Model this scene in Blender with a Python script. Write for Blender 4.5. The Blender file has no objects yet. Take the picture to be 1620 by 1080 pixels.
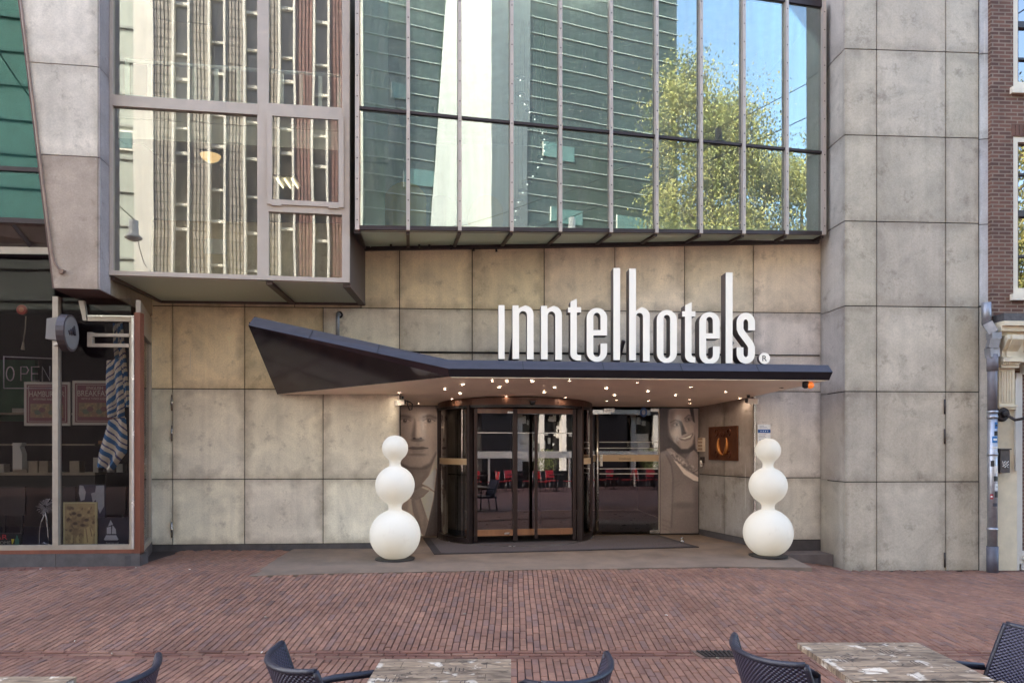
import bpy, bmesh, math, random
import numpy as np
from mathutils import Vector, Matrix
random.seed(7)
SC = bpy.context.scene
COL = SC.collection
PI = math.pi
R = math.radians

# ------------------------------------------------------------------ camera model (world: X along the facade, Y into it, Z up)
A = R(3.3); FPX = 1125.0; YH = 706.0; CX = 810.0; EYE = 1.7
FW = (math.sin(A), math.cos(A)); RT = (math.cos(A), -math.sin(A))
def ray(px, py):
    u = (px-CX)/FPX; v = (YH-py)/FPX
    return (FW[0]+u*RT[0], FW[1]+u*RT[1], v)
def unp(px, py, t):
    d = ray(px, py); return Vector((d[0]*t, d[1]*t, EYE+d[2]*t))
def cam2w(xc, t):
    return (xc*RT[0]+t*FW[0], xc*RT[1]+t*FW[1])
class PL:
    """vertical plane: origin, horizontal direction (degrees from X); n points to the street"""
    def __init__(s, o, deg):
        a = R(deg); s.o = Vector(o); s.a = a
        s.d = Vector((math.cos(a), math.sin(a), 0)); s.n = Vector((math.sin(a), -math.cos(a), 0))
    def t(s, px):
        d = ray(px, 0); return (s.o.x*s.n.x+s.o.y*s.n.y)/(d[0]*s.n.x+d[1]*s.n.y)
    def s(s_, px):
        return (unp(px, 0, s_.t(px))-s_.o).dot(s_.d)
    def z(s, px, py):
        return EYE+(YH-py)/FPX*s.t(px)
    def sz(s, px, py): return (s.s(px), s.z(px, py))
    def p(s, u, z, out=0.0):
        q = s.o+s.d*u+s.n*out; return Vector((q.x, q.y, z))
    def hit(s, px, py, out=0.0):
        return s.p(s.s(px), s.z(px, py), out)
    def refl(s, px, py, Yp):
        p = unp(px, py, s.t(px)); d = Vector(ray(px, py)); r = d-s.n*(2*d.dot(s.n))
        return p+r*((Yp-p.y)/r.y)

# ------------------------------------------------------------------ colours and materials
def lin(c):
    c /= 255.0
    return c/12.92 if c <= .04045 else ((c+.055)/1.055)**2.4
def S(r, g, b): return (lin(r), lin(g), lin(b), 1.0)
MATS = {}
def newmat(name):
    m = bpy.data.materials.new(name); m.use_nodes = True
    nt = m.node_tree; nt.nodes.clear()
    out = nt.nodes.new('ShaderNodeOutputMaterial')
    return m, nt, nt.nodes, nt.links, out
def mul(c, k): return (c[0]*k, c[1]*k, c[2]*k, 1)
def simple(name, col, rough=.5, metal=0, var=.25, scale=4, bump=0.0, bscale=None, emit=0, ecol=None, coat=0, stretch=None, spec=.5):
    if name in MATS: return MATS[name]
    m, nt, N, L, out = newmat(name)
    b = N.new('ShaderNodeBsdfPrincipled'); L.new(b.outputs[0], out.inputs[0])
    tc = N.new('ShaderNodeTexCoord'); mp = N.new('ShaderNodeMapping'); L.new(tc.outputs['Object'], mp.inputs[0])
    if stretch: mp.inputs['Scale'].default_value = stretch
    no = N.new('ShaderNodeTexNoise'); no.inputs['Scale'].default_value = scale; no.inputs['Detail'].default_value = 6
    no.inputs['Roughness'].default_value = .62
    L.new(mp.outputs[0], no.inputs[0])
    rp = N.new('ShaderNodeValToRGB'); rp.color_ramp.elements[0].position = .3; rp.color_ramp.elements[1].position = .72
    rp.color_ramp.elements[0].color = mul(col, 1-var); rp.color_ramp.elements[1].color = mul(col, 1+var*.5)
    L.new(no.outputs[0], rp.inputs[0]); L.new(rp.outputs[0], b.inputs['Base Color'])
    mr = N.new('ShaderNodeMapRange'); mr.inputs[3].default_value = max(.02, rough-.1); mr.inputs[4].default_value = min(1, rough+.1)
    L.new(no.outputs[0], mr.inputs[0]); L.new(mr.outputs[0], b.inputs['Roughness'])
    b.inputs['Metallic'].default_value = metal
    b.inputs['Specular IOR Level'].default_value = spec
    if coat: b.inputs['Coat Weight'].default_value = coat; b.inputs['Coat Roughness'].default_value = .08
    if bump:
        n2 = N.new('ShaderNodeTexNoise'); n2.inputs['Scale'].default_value = bscale or scale*8; n2.inputs['Detail'].default_value = 5
        L.new(mp.outputs[0], n2.inputs[0])
        bp = N.new('ShaderNodeBump'); bp.inputs['Strength'].default_value = 1; bp.inputs['Distance'].default_value = bump
        L.new(n2.outputs[0], bp.inputs['Height']); L.new(bp.outputs[0], b.inputs['Normal'])
    if emit:
        b.inputs['Emission Color'].default_value = ecol or col; b.inputs['Emission Strength'].default_value = emit
    MATS[name] = m; return m
def glass(name, tint, refl, rcol=(1, 1, 1, 1), amp=.0006, wl=1.2, fres=1.0, film=0.0):
    if name in MATS: return MATS[name]
    m, nt, N, L, out = newmat(name)
    tr = N.new('ShaderNodeBsdfTransparent'); tr.inputs[0].default_value = tint
    gl = N.new('ShaderNodeBsdfGlossy'); gl.inputs[0].default_value = rcol; gl.inputs['Roughness'].default_value = .004
    fr = N.new('ShaderNodeFresnel'); fr.inputs[0].default_value = 1.45
    ad = N.new('ShaderNodeMath'); ad.operation = 'MULTIPLY_ADD'; ad.inputs[1].default_value = fres; ad.inputs[2].default_value = refl; ad.use_clamp = True
    L.new(fr.outputs[0], ad.inputs[0])
    mx = N.new('ShaderNodeMixShader'); L.new(ad.outputs[0], mx.inputs[0]); L.new(tr.outputs[0], mx.inputs[1]); L.new(gl.outputs[0], mx.inputs[2])
    if film:
        df = N.new('ShaderNodeBsdfDiffuse'); df.inputs[0].default_value = (.62, .62, .58, 1); m3_ = N.new('ShaderNodeMixShader')
        tcf = N.new('ShaderNodeTexCoord'); mpf = N.new('ShaderNodeMapping'); mpf.inputs['Scale'].default_value = (6, 6, .5); L.new(tcf.outputs['Object'], mpf.inputs[0])
        nf = N.new('ShaderNodeTexNoise'); nf.inputs['Scale'].default_value = 1.5; nf.inputs['Detail'].default_value = 6; L.new(mpf.outputs[0], nf.inputs[0])
        rf = N.new('ShaderNodeMapRange'); rf.inputs[1].default_value = .3; rf.inputs[2].default_value = .75; rf.inputs[3].default_value = film*.4; rf.inputs[4].default_value = film*1.8; L.new(nf.outputs[0], rf.inputs[0])
        L.new(rf.outputs[0], m3_.inputs[0]); L.new(mx.outputs[0], m3_.inputs[1]); L.new(df.outputs[0], m3_.inputs[2]); mx = m3_
    L.new(mx.outputs[0], out.inputs[0])
    if amp:
        tc = N.new('ShaderNodeTexCoord'); oi = N.new('ShaderNodeObjectInfo')
        mp = N.new('ShaderNodeMapping'); mp.inputs['Scale'].default_value = (1, 1, .55)
        L.new(tc.outputs['Object'], mp.inputs[0])
        no = N.new('ShaderNodeTexNoise'); no.noise_dimensions = '4D'; no.inputs['Scale'].default_value = wl; no.inputs['Detail'].default_value = 1.2
        L.new(mp.outputs[0], no.inputs[0])
        mu = N.new('ShaderNodeMath'); mu.operation = 'MULTIPLY'; mu.inputs[1].default_value = 37.0
        L.new(oi.outputs['Random'], mu.inputs[0]); L.new(mu.outputs[0], no.inputs['W'])
        bp = N.new('ShaderNodeBump'); bp.inputs['Strength'].default_value = 1; bp.inputs['Distance'].default_value = amp
        L.new(no.outputs[0], bp.inputs['Height']); L.new(bp.outputs[0], gl.inputs['Normal'])
    MATS[name] = m; return m
def panelmat(name, rough=.55, dirt=1.0, streak=.35):
    """cladding sheet: per-panel tint in 'Col', cloudy patina, dirty joints from the panel UV"""
    m, nt, N, L, out = newmat(name)
    b = N.new('ShaderNodeBsdfPrincipled'); L.new(b.outputs[0], out.inputs[0])
    at = N.new('ShaderNodeAttribute'); at.attribute_name = 'Col'
    tc = N.new('ShaderNodeTexCoord')
    n1 = N.new('ShaderNodeTexNoise'); n1.inputs['Scale'].default_value = 1.5; n1.inputs['Detail'].default_value = 7; n1.inputs['Roughness'].default_value = .62
    n1.inputs['Distortion'].default_value = .6
    L.new(tc.outputs['Object'], n1.inputs[0])
    r1 = N.new('ShaderNodeValToRGB'); e = r1.color_ramp.elements
    e[0].position = .32; e[0].color = (.84, .82, .79, 1); e[1].position = .66; e[1].color = (1.28, 1.26, 1.22, 1)
    L.new(n1.outputs[0], r1.inputs[0])
    m1 = N.new('ShaderNodeMixRGB'); m1.blend_type = 'MULTIPLY'; m1.inputs[0].default_value = .85
    L.new(at.outputs['Color'], m1.inputs[1]); L.new(r1.outputs[0], m1.inputs[2])
    # vertical streaks
    mp = N.new('ShaderNodeMapping'); mp.inputs['Scale'].default_value = (9, 9, .35); L.new(tc.outputs['Object'], mp.inputs[0])
    n2 = N.new('ShaderNodeTexNoise'); n2.inputs['Scale'].default_value = 1.0; n2.inputs['Detail'].default_value = 4; L.new(mp.outputs[0], n2.inputs[0])
    r2 = N.new('ShaderNodeValToRGB'); r2.color_ramp.elements[0].position = .3; r2.color_ramp.elements[1].position = .62
    r2.color_ramp.elements[0].color = (.62, .6, .57, 1); r2.color_ramp.elements[1].color = (1, 1, 1, 1); L.new(n2.outputs[0], r2.inputs[0])
    m2 = N.new('ShaderNodeMixRGB'); m2.blend_type = 'MULTIPLY'; m2.inputs[0].default_value = streak
    L.new(m1.outputs[0], m2.inputs[1]); L.new(r2.outputs[0], m2.inputs[2])
    # dirt close to the joints, broken up by noise
    uv = N.new('ShaderNodeUVMap'); uv.uv_map = 'UVMap'
    sx = N.new('ShaderNodeSeparateXYZ'); L.new(uv.outputs[0], sx.inputs[0])
    def edge(sock):
        a = N.new('ShaderNodeMath'); a.operation = 'SUBTRACT'; a.inputs[1].default_value = .5; L.new(sock, a.inputs[0])
        c = N.new('ShaderNodeMath'); c.operation = 'ABSOLUTE'; L.new(a.outputs[0], c.inputs[0]); return c
    mxn = N.new('ShaderNodeMath'); mxn.operation = 'MAXIMUM'; L.new(edge(sx.outputs[0]).outputs[0], mxn.inputs[0]); L.new(edge(sx.outputs[1]).outputs[0], mxn.inputs[1])
    n3 = N.new('ShaderNodeTexNoise'); n3.inputs['Scale'].default_value = 5; n3.inputs['Detail'].default_value = 6; L.new(tc.outputs['Object'], n3.inputs[0])
    sc = N.new('ShaderNodeMath'); sc.operation = 'MULTIPLY_ADD'; sc.inputs[1].default_value = .30; L.new(n3.outputs[0], sc.inputs[0]); L.new(mxn.outputs[0], sc.inputs[2])
    r3 = N.new('ShaderNodeValToRGB'); r3.color_ramp.elements[0].position = .52; r3.color_ramp.elements[1].position = .69
    r3.color_ramp.elements[0].color = (1, 1, 1, 1); r3.color_ramp.elements[1].color = (.50, .46, .42, 1); L.new(sc.outputs[0], r3.inputs[0])
    m3 = N.new('ShaderNodeMixRGB'); m3.blend_type = 'MULTIPLY'; m3.inputs[0].default_value = .75*dirt
    L.new(m2.outputs[0], m3.inputs[1]); L.new(r3.outputs[0], m3.inputs[2])
    # small pale specks and scratches
    n4 = N.new('ShaderNodeTexVoronoi'); n4.inputs['Scale'].default_value = 7; L.new(tc.outputs['Object'], n4.inputs[0])
    r4 = N.new('ShaderNodeValToRGB'); r4.color_ramp.elements[0].position = .035; r4.color_ramp.elements[1].position = .06
    r4.color_ramp.elements[0].color = (.6, .6, .6, 1); r4.color_ramp.elements[1].color = (0, 0, 0, 1); L.new(n4.outputs[0], r4.inputs[0])
    m4 = N.new('ShaderNodeMixRGB'); m4.blend_type = 'MIX'; m4.inputs[2].default_value = (.5, .48, .45, 1)
    L.new(r4.outputs[0], m4.inputs[0]); L.new(m3.outputs[0], m4.inputs[1])
    n5 = N.new('ShaderNodeTexNoise'); n5.inputs['Scale'].default_value = 42; n5.inputs['Detail'].default_value = 5; n5.inputs['Roughness'].default_value = .7; L.new(tc.outputs['Object'], n5.inputs[0])
    r5 = N.new('ShaderNodeValToRGB'); r5.color_ramp.elements[0].position = .3; r5.color_ramp.elements[0].color = (.84, .83, .82, 1); r5.color_ramp.elements[1].position = .68; r5.color_ramp.elements[1].color = (1.07, 1.07, 1.07, 1); L.new(n5.outputs[0], r5.inputs[0])
    m5 = N.new('ShaderNodeMixRGB'); m5.blend_type = 'MULTIPLY'; m5.inputs[0].default_value = 1; L.new(m4.outputs[0], m5.inputs[1]); L.new(r5.outputs[0], m5.inputs[2])
    mp6 = N.new('ShaderNodeMapping'); mp6.inputs['Scale'].default_value = (11, 11, .5); L.new(tc.outputs['Object'], mp6.inputs[0])
    n6 = N.new('ShaderNodeTexNoise'); n6.inputs['Scale'].default_value = 1; n6.inputs['Detail'].default_value = 3; n6.inputs['Distortion'].default_value = .3; L.new(mp6.outputs[0], n6.inputs[0])
    r6 = N.new('ShaderNodeValToRGB'); r6.color_ramp.elements[0].position = .70; r6.color_ramp.elements[0].color = (0, 0, 0, 1); r6.color_ramp.elements[1].position = .74; r6.color_ramp.elements[1].color = (.45, .45, .45, 1); L.new(n6.outputs[0], r6.inputs[0])
    m6 = N.new('ShaderNodeMixRGB'); m6.inputs[2].default_value = (.66, .62, .55, 1); L.new(r6.outputs[0], m6.inputs[0]); L.new(m5.outputs[0], m6.inputs[1])
    n7 = N.new('ShaderNodeTexNoise'); n7.inputs['Scale'].default_value = 3.1; n7.inputs['Detail'].default_value = 9; n7.inputs['Roughness'].default_value = .72; L.new(tc.outputs['Object'], n7.inputs[0])
    r7 = N.new('ShaderNodeValToRGB'); r7.color_ramp.elements[0].position = .30; r7.color_ramp.elements[0].color = (.55, .52, .50, 1); r7.color_ramp.elements[1].position = .44; r7.color_ramp.elements[1].color = (1, 1, 1, 1); L.new(n7.outputs[0], r7.inputs[0])
    m7 = N.new('ShaderNodeMixRGB'); m7.blend_type = 'MULTIPLY'; m7.inputs[0].default_value = .9; L.new(m6.outputs[0], m7.inputs[1]); L.new(r7.outputs[0], m7.inputs[2])
    L.new(m7.outputs[0], b.inputs['Base Color'])
    mr = N.new('ShaderNodeMapRange'); mr.inputs[3].default_value = rough-.12; mr.inputs[4].default_value = rough+.15; L.new(n1.outputs[0], mr.inputs[0]); L.new(mr.outputs[0], b.inputs['Roughness'])
    bp = N.new('ShaderNodeBump'); bp.inputs['Distance'].default_value = .004; bp.inputs['Strength'].default_value = .6
    L.new(n3.outputs[0], bp.inputs['Height']); L.new(bp.outputs[0], b.inputs['Normal'])
    MATS[name] = m; return m
def attrmat(name, rough=.7, nscale=20, namt=.25, bump=.0, spec=.5, coat=0, attr='Col'):
    m, nt, N, L, out = newmat(name)
    b = N.new('ShaderNodeBsdfPrincipled'); L.new(b.outputs[0], out.inputs[0])
    at = N.new('ShaderNodeAttribute'); at.attribute_name = attr
    tc = N.new('ShaderNodeTexCoord'); no = N.new('ShaderNodeTexNoise'); no.inputs['Scale'].default_value = nscale; no.inputs['Detail'].default_value = 5
    L.new(tc.outputs['Object'], no.inputs[0])
    rp = N.new('ShaderNodeValToRGB'); rp.color_ramp.elements[0].position = .3; rp.color_ramp.elements[1].position = .7
    k = 1-namt; rp.color_ramp.elements[0].color = (k, k, k, 1); k = 1+namt*.4; rp.color_ramp.elements[1].color = (k, k, k, 1)
    L.new(no.outputs[0], rp.inputs[0])
    mx = N.new('ShaderNodeMixRGB'); mx.blend_type = 'MULTIPLY'; mx.inputs[0].default_value = 1
    L.new(at.outputs['Color'], mx.inputs[1]); L.new(rp.outputs[0], mx.inputs[2]); L.new(mx.outputs[0], b.inputs['Base Color'])
    b.inputs['Roughness'].default_value = rough; b.inputs['Specular IOR Level'].default_value = spec
    if coat: b.inputs['Coat Weight'].default_value = coat; b.inputs['Coat Roughness'].default_value = .03
    if bump:
        bp = N.new('ShaderNodeBump'); bp.inputs['Distance'].default_value = bump; bp.inputs['Strength'].default_value = 1
        L.new(no.outputs[0], bp.inputs['Height']); L.new(bp.outputs[0], b.inputs['Normal'])
    MATS[name] = m; return m
def brickmat(name, c1, c2, mortar, sx, sy, ms=.012, rough=.8, vertical=True, tile=False):
    m, nt, N, L, out = newmat(name)
    b = N.new('ShaderNodeBsdfPrincipled'); L.new(b.outputs[0], out.inputs[0])
    tc = N.new('ShaderNodeTexCoord'); mp = N.new('ShaderNodeMapping'); L.new(tc.outputs['Object'], mp.inputs[0])
    if vertical: mp.inputs['Rotation'].default_value = (R(-90), 0, 0)
    br = N.new('ShaderNodeTexBrick'); br.inputs['Scale'].default_value = 1; br.inputs['Brick Width'].default_value = sx; br.inputs['Row Height'].default_value = sy
    br.inputs['Mortar Size'].default_value = ms; br.inputs['Color1'].default_value = c1; br.inputs['Color2'].default_value = c2; br.inputs['Mortar'].default_value = mortar
    br.inputs['Bias'].default_value = 0; br.offset = 0.0 if tile else .5
    L.new(mp.outputs[0], br.inputs[0])
    no = N.new('ShaderNodeTexNoise'); no.inputs['Scale'].default_value = 3; no.inputs['Detail'].default_value = 6; L.new(tc.outputs['Object'], no.inputs[0])
    rp = N.new('ShaderNodeValToRGB'); rp.color_ramp.elements[0].position = .3; rp.color_ramp.elements[0].color = (.65, .65, .65, 1); rp.color_ramp.elements[1].position = .7; rp.color_ramp.elements[1].color = (1.1, 1.1, 1.1, 1)
    L.new(no.outputs[0], rp.inputs[0])
    mx = N.new('ShaderNodeMixRGB'); mx.blend_type = 'MULTIPLY'; mx.inputs[0].default_value = .8; L.new(br.outputs[0], mx.inputs[1]); L.new(rp.outputs[0], mx.inputs[2])
    L.new(mx.outputs[0], b.inputs['Base Color']); b.inputs['Roughness'].default_value = rough
    bp = N.new('ShaderNodeBump'); bp.inputs['Distance'].default_value = -.006; L.new(br.outputs['Fac'], bp.inputs['Height']); L.new(bp.outputs[0], b.inputs['Normal'])
    MATS[name] = m; return m

# ------------------------------------------------------------------ mesh builder
WL = {}
class MB:
    def __init__(s): s.v = []; s.f = []; s.mi = []; s.col = []; s.uv = []; s.usecol = False; s.useuv = False; s.sm = []
    def face(s, pts, mi=0, col=None, uv=None, smooth=False):
        i = len(s.v); s.v += [tuple(p) for p in pts]; s.f.append(tuple(range(i, i+len(pts)))); s.mi.append(mi); s.sm.append(smooth)
        s.col.append(col or (1, 1, 1, 1)); s.uv.append(uv)
        if col: s.usecol = True
        if uv: s.useuv = True
    def hexa(s, c, mi=0, col=None, frontuv=False, mis=None):
        """c: 8 corners, 0-3 back loop, 4-7 front loop (same order)"""
        q = [(3, 2, 1, 0), (4, 5, 6, 7), (0, 1, 5, 4), (1, 2, 6, 5), (2, 3, 7, 6), (3, 0, 4, 7)]
        for k, f in enumerate(q):
            s.face([c[i] for i in f], mi if mis is None else mis[k], col, [(0, 0), (1, 0), (1, 1), (0, 1)] if frontuv else None)
    def box(s, x0, x1, y0, y1, z0, z1, mi=0, col=None, frontuv=False):
        s.hexa([(x0, y1, z0), (x1, y1, z0), (x1, y1, z1), (x0, y1, z1), (x0, y0, z0), (x1, y0, z0), (x1, y0, z1), (x0, y0, z1)], mi, col, frontuv)
    def pbox(s, pl, u0, u1, z0, z1, o0, o1, mi=0, col=None, frontuv=False):
        """o0 = back offset, o1 = front offset (towards the street)"""
        s.hexa([pl.p(u0, z0, o0), pl.p(u1, z0, o0), pl.p(u1, z1, o0), pl.p(u0, z1, o0), pl.p(u0, z0, o1), pl.p(u1, z0, o1), pl.p(u1, z1, o1), pl.p(u0, z1, o1)], mi, col, frontuv)
    def pquad(s, pl, q, o0, o1, mi=0, col=None, frontuv=False):
        s.hexa([pl.p(u, z, o0) for u, z in q]+[pl.p(u, z, o1) for u, z in q], mi, col, frontuv)
    def bar(s, a, b, w, h=None, mi=0, up=(0, 0, 1), col=None):
        a = Vector(a); b = Vector(b); h = h or w; d = (b-a).normalized(); up = Vector(up)
        if abs(d.dot(up)) > .98: up = Vector((0, 1, 0))
        x = d.cross(up).normalized(); y = x.cross(d).normalized()
        c = [-x*w/2-y*h/2, x*w/2-y*h/2, x*w/2+y*h/2, -x*w/2+y*h/2]
        s.hexa([b+k for k in c]+[a+k for k in c], mi, col)
    def prism(s, poly, ext, mi=0, mi_side=None, col=None):
        ext = Vector(ext); n = len(poly); P = [Vector(p) for p in poly]
        s.face(P, mi, col); s.face([p+ext for p in reversed(P)], mi, col)
        for i in range(n):
            j = (i+1) % n; s.face([P[j], P[i], P[i]+ext, P[j]+ext], mi if mi_side is None else mi_side, col)
    def tube(s, pts, r, n=8, mi=0, caps=True, col=None):
        pts = [Vector(p) for p in pts]; rs = r if isinstance(r, (list, tuple)) else [r]*len(pts)
        base = len(s.v); ref = None
        for i, p in enumerate(pts):
            d = ((pts[min(i+1, len(pts)-1)]-pts[max(i-1, 0)])).normalized()
            if ref is None:
                ref = Vector((0, 0, 1)) if abs(d.z) < .9 else Vector((1, 0, 0))
                x = d.cross(ref).normalized()
            else:
                x = (x-d*x.dot(d)).normalized()
            y = d.cross(x)
            for k in range(n):
                a = 2*PI*k/n; s.v.append(tuple(p+(x*math.cos(a)+y*math.sin(a))*rs[i]))
        def add(f):
            s.f.append(f); s.mi.append(mi); s.sm.append(len(f) == 4); s.col.append(col or (1, 1, 1, 1)); s.uv.append(None)
        for i in range(len(pts)-1):
            for k in range(n):
                k2 = (k+1) % n; add((base+i*n+k, base+i*n+k2, base+(i+1)*n+k2, base+(i+1)*n+k))
        if caps:
            add(tuple(base+k for k in reversed(range(n)))); add(tuple(base+(len(pts)-1)*n+k for k in range(n)))
    def lathe(s, c, prof, n=32, mi=0, smooth=True, a0=0, a1=2*PI):
        base = len(s.v); full = abs(a1-a0-2*PI) < 1e-6; m = n if full else n+1
        for r, z in prof:
            for k in range(m):
                a = a0+(a1-a0)*k/n; s.v.append((c[0]+r*math.cos(a), c[1]+r*math.sin(a), c[2]+z))
        for i in range(len(prof)-1):
            for k in range(n):
                k2 = (k+1) % m
                s.f.append((base+i*m+k, base+i*m+k2, base+(i+1)*m+k2, base+(i+1)*m+k)); s.mi.append(mi); s.sm.append(smooth); s.col.append((1, 1, 1, 1)); s.uv.append(None)
    def sphere(s, c, r, n=16, mi=0, sc=(1, 1, 1)):
        pr = [(max(1e-4, r*math.sin(PI*i/n)), -r*math.cos(PI*i/n)) for i in range(n+1)]
        b0 = len(s.v); s.lathe((0, 0, 0), pr, n*2, mi)
        for i in range(b0, len(s.v)):
            x, y, z = s.v[i]; s.v[i] = (c[0]+x*sc[0], c[1]+y*sc[1], c[2]+z*sc[2])
    def build(s, name, mats, parent=None, bevel=0):
        off = WL.get(parent, Vector((0, 0, 0))) if parent else Vector((0, 0, 0))
        me = bpy.data.meshes.new(name)
        me.from_pydata([(x-off.x, y-off.y, z-off.z) for x, y, z in s.v], [], s.f)
        if not isinstance(mats, (list, tuple)): mats = [mats]
        for m in mats: me.materials.append(m)
        me.polygons.foreach_set('material_index', s.mi); me.polygons.foreach_set('use_smooth', s.sm)
        if s.usecol:
            ca = me.color_attributes.new('Col', 'FLOAT_COLOR', 'CORNER')
            buf = np.empty((len(me.loops), 4), dtype=np.float32); k = 0
            for f, c in zip(s.f, s.col): buf[k:k+len(f)] = c; k += len(f)
            ca.data.foreach_set('color', buf.ravel())
        if s.useuv:
            ul = me.uv_layers.new(name='UVMap'); buf = np.zeros((len(me.loops), 2), dtype=np.float32); k = 0
            for f, u in zip(s.f, s.uv):
                if u: buf[k:k+len(f)] = u
                else: buf[k:k+len(f)] = .5
                k += len(f)
            ul.data.foreach_set('uv', buf.ravel())
        me.update()
        o = bpy.data.objects.new(name, me); COL.objects.link(o)
        if parent: o.parent = parent
        WL[o] = off
        if bevel:
            bm = bmesh.new(); bm.from_mesh(me); bmesh.ops.remove_doubles(bm, verts=bm.verts, dist=1e-5)
            bmesh.ops.bevel(bm, geom=[e for e in bm.edges if e.is_manifold and e.calc_face_angle(0) > .5], offset=bevel, segments=2, profile=.6, affect='EDGES')
            bm.to_mesh(me); bm.free()
        return o
def thing(name, label, cat, loc=(0, 0, 0), group=None):
    o = bpy.data.objects.new(name, None); COL.objects.link(o); o.location = loc; o.empty_display_size = .2
    WL[o] = Vector(loc); o['label'] = label; o['category'] = cat
    if group: o['group'] = group
    return o
def tag(o, label, cat, group=None):
    o['label'] = label; o['category'] = cat
    if group: o['group'] = group
    return o
def struct(o): o['kind'] = 'structure'; return o
def stuff(o): o['kind'] = 'stuff'; return o
def copy_tree(o, parent=None):
    c = o.copy(); COL.objects.link(c)
    if parent: c.parent = parent
    for ch in list(o.children): copy_tree(ch, c)
    return c
def text_faces(mb, txt, pl, u0, z0, h, out, mi=0, width=None, thick=.003, mirror=False, spacing=1.0):
    """lettering as extruded mesh on plane pl; (u0,z0) lower left, h = cap height"""
    cu = bpy.data.curves.new('t', 'FONT'); cu.body = txt; cu.size = 1; cu.space_character = spacing; cu.resolution_u = 3
    ob = bpy.data.objects.new('t', cu); COL.objects.link(ob)
    dg = bpy.context.evaluated_depsgraph_get(); me = bpy.data.meshes.new_from_object(ob.evaluated_get(dg))
    if len(me.vertices):
        xs = [v.co.x for v in me.vertices]; x0 = min(xs); w = max(xs)-x0
        ky = h/.69; kx = ky if width is None else width/max(w, 1e-6)
        for f in me.polygons:
            pts = [me.vertices[i].co for i in f.vertices]
            q = [pl.p(u0+(p.x-x0)*kx, z0+p.y*ky, out) for p in pts]
            mb.face(q, mi)
    bpy.data.objects.remove(ob); bpy.data.curves.remove(cu); bpy.data.meshes.remove(me)

def rect(u0, u1, z0, z1): return [(u0, z0), (u1, z0), (u1, z1), (u0, z1)]
# ------------------------------------------------------------------ planes
WF = PL((0, 12, 0), 0)                      # lower hotel wall
RB = PL((0, 13.7, 0), 0)                    # back of the entrance recess
PIER = PL((0, 11.2, 0), 0)
SF = PL((0, 10.49, 0), 0)                   # snack bar front
BAY = PL(unp(172, 438, 10.0), 4.8)          # projecting bay window
CUR = PL(unp(1302, 368, 12.0), 8.7)         # glass curtain wall
FIN = PL(unp(155, 458, 9.7), 4.7)
LCU = PL(unp(60, 350, 9.95), 4.8)
NB = PL((0, 11.1, 0), 0)                    # neighbouring brick house

# ------------------------------------------------------------------ palette
joint = simple('dark_joint', S(30, 25, 22), .8)
clad = panelmat('weathered_cladding', streak=.24)
clad_s = panelmat('smooth_cladding', rough=.5, dirt=.7, streak=.2)
stone_dark = simple('dark_plinth_stone', S(86, 80, 80), .6, var=.35, scale=6, bump=.003)
alu = simple('taupe_window_metal', S(188, 175, 162), .42, .05, var=.12, scale=3)
alu_lt = simple('pale_mullion_metal', S(192, 179, 168), .4, .15, var=.12, scale=3)
alu_dk = simple('dark_mullion_metal', S(58, 48, 50), .45, .3, var=.2)
bronze = simple('dark_bronze', S(58, 46, 44), .35, .6, var=.2)
wood = simple('orange_wood', S(142, 96, 64), .4, var=.3, scale=8, stretch=(1, 1, .15), coat=.4)
black = simple('black_paint', S(22, 20, 24), .4, var=.2)
white = simple('white_paint', S(232, 226, 216), .45, var=.06)
cream = simple('cream_paint', S(218, 204, 176), .5, var=.14, scale=5)
steel = simple('brushed_steel', S(190, 185, 180), .25, .9, var=.1)
zinc = simple('zinc_pipe', S(150, 150, 155), .45, .55, var=.25, scale=9)
iron = simple('rusty_black_iron', S(52, 44, 42), .6, .3, var=.4, scale=20)
g_bay = glass('bay_window_glass', (.95, .98, .95, 1), .115, (.97, .97, .95, 1), amp=.0013, wl=1.1, film=.05)
g_cur = glass('green_curtain_glass', (.84, .92, .89, 1), .165, (.86, .94, .91, 1), amp=.0015, wl=.9, film=.075)
g_teal = glass('teal_glass', (.55, .78, .75, 1), .05, (.30, .46, .45, 1), amp=.0016, wl=.9)
g_und, nt, N, L, out = newmat('painted_bright_underside_glass')  # pale body colour stands in for light coming through clear panes
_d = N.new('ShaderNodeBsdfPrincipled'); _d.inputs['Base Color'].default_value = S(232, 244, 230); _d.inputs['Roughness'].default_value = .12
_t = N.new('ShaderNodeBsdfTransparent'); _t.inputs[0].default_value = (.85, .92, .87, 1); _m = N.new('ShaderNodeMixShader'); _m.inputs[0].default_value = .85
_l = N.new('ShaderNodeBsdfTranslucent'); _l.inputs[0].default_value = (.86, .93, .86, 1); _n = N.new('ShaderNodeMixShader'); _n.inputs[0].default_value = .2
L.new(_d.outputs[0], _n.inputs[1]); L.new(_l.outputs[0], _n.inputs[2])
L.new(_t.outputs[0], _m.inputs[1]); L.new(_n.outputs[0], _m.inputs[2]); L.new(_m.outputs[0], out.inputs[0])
g_und2 = simple('pale_green_underside_glass', S(176, 206, 188), .10, var=.18, scale=1.5, spec=.8)
g_shop = glass('shop_glass', (.85, .84, .85, 1), .0, amp=.0008, fres=.30)
g_door = glass('door_glass', (.72, .66, .64, 1), .09, amp=.0003, fres=1.0)
g_win = glass('old_window_glass', (.3, .3, .3, 1), .22, amp=.002)

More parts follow.
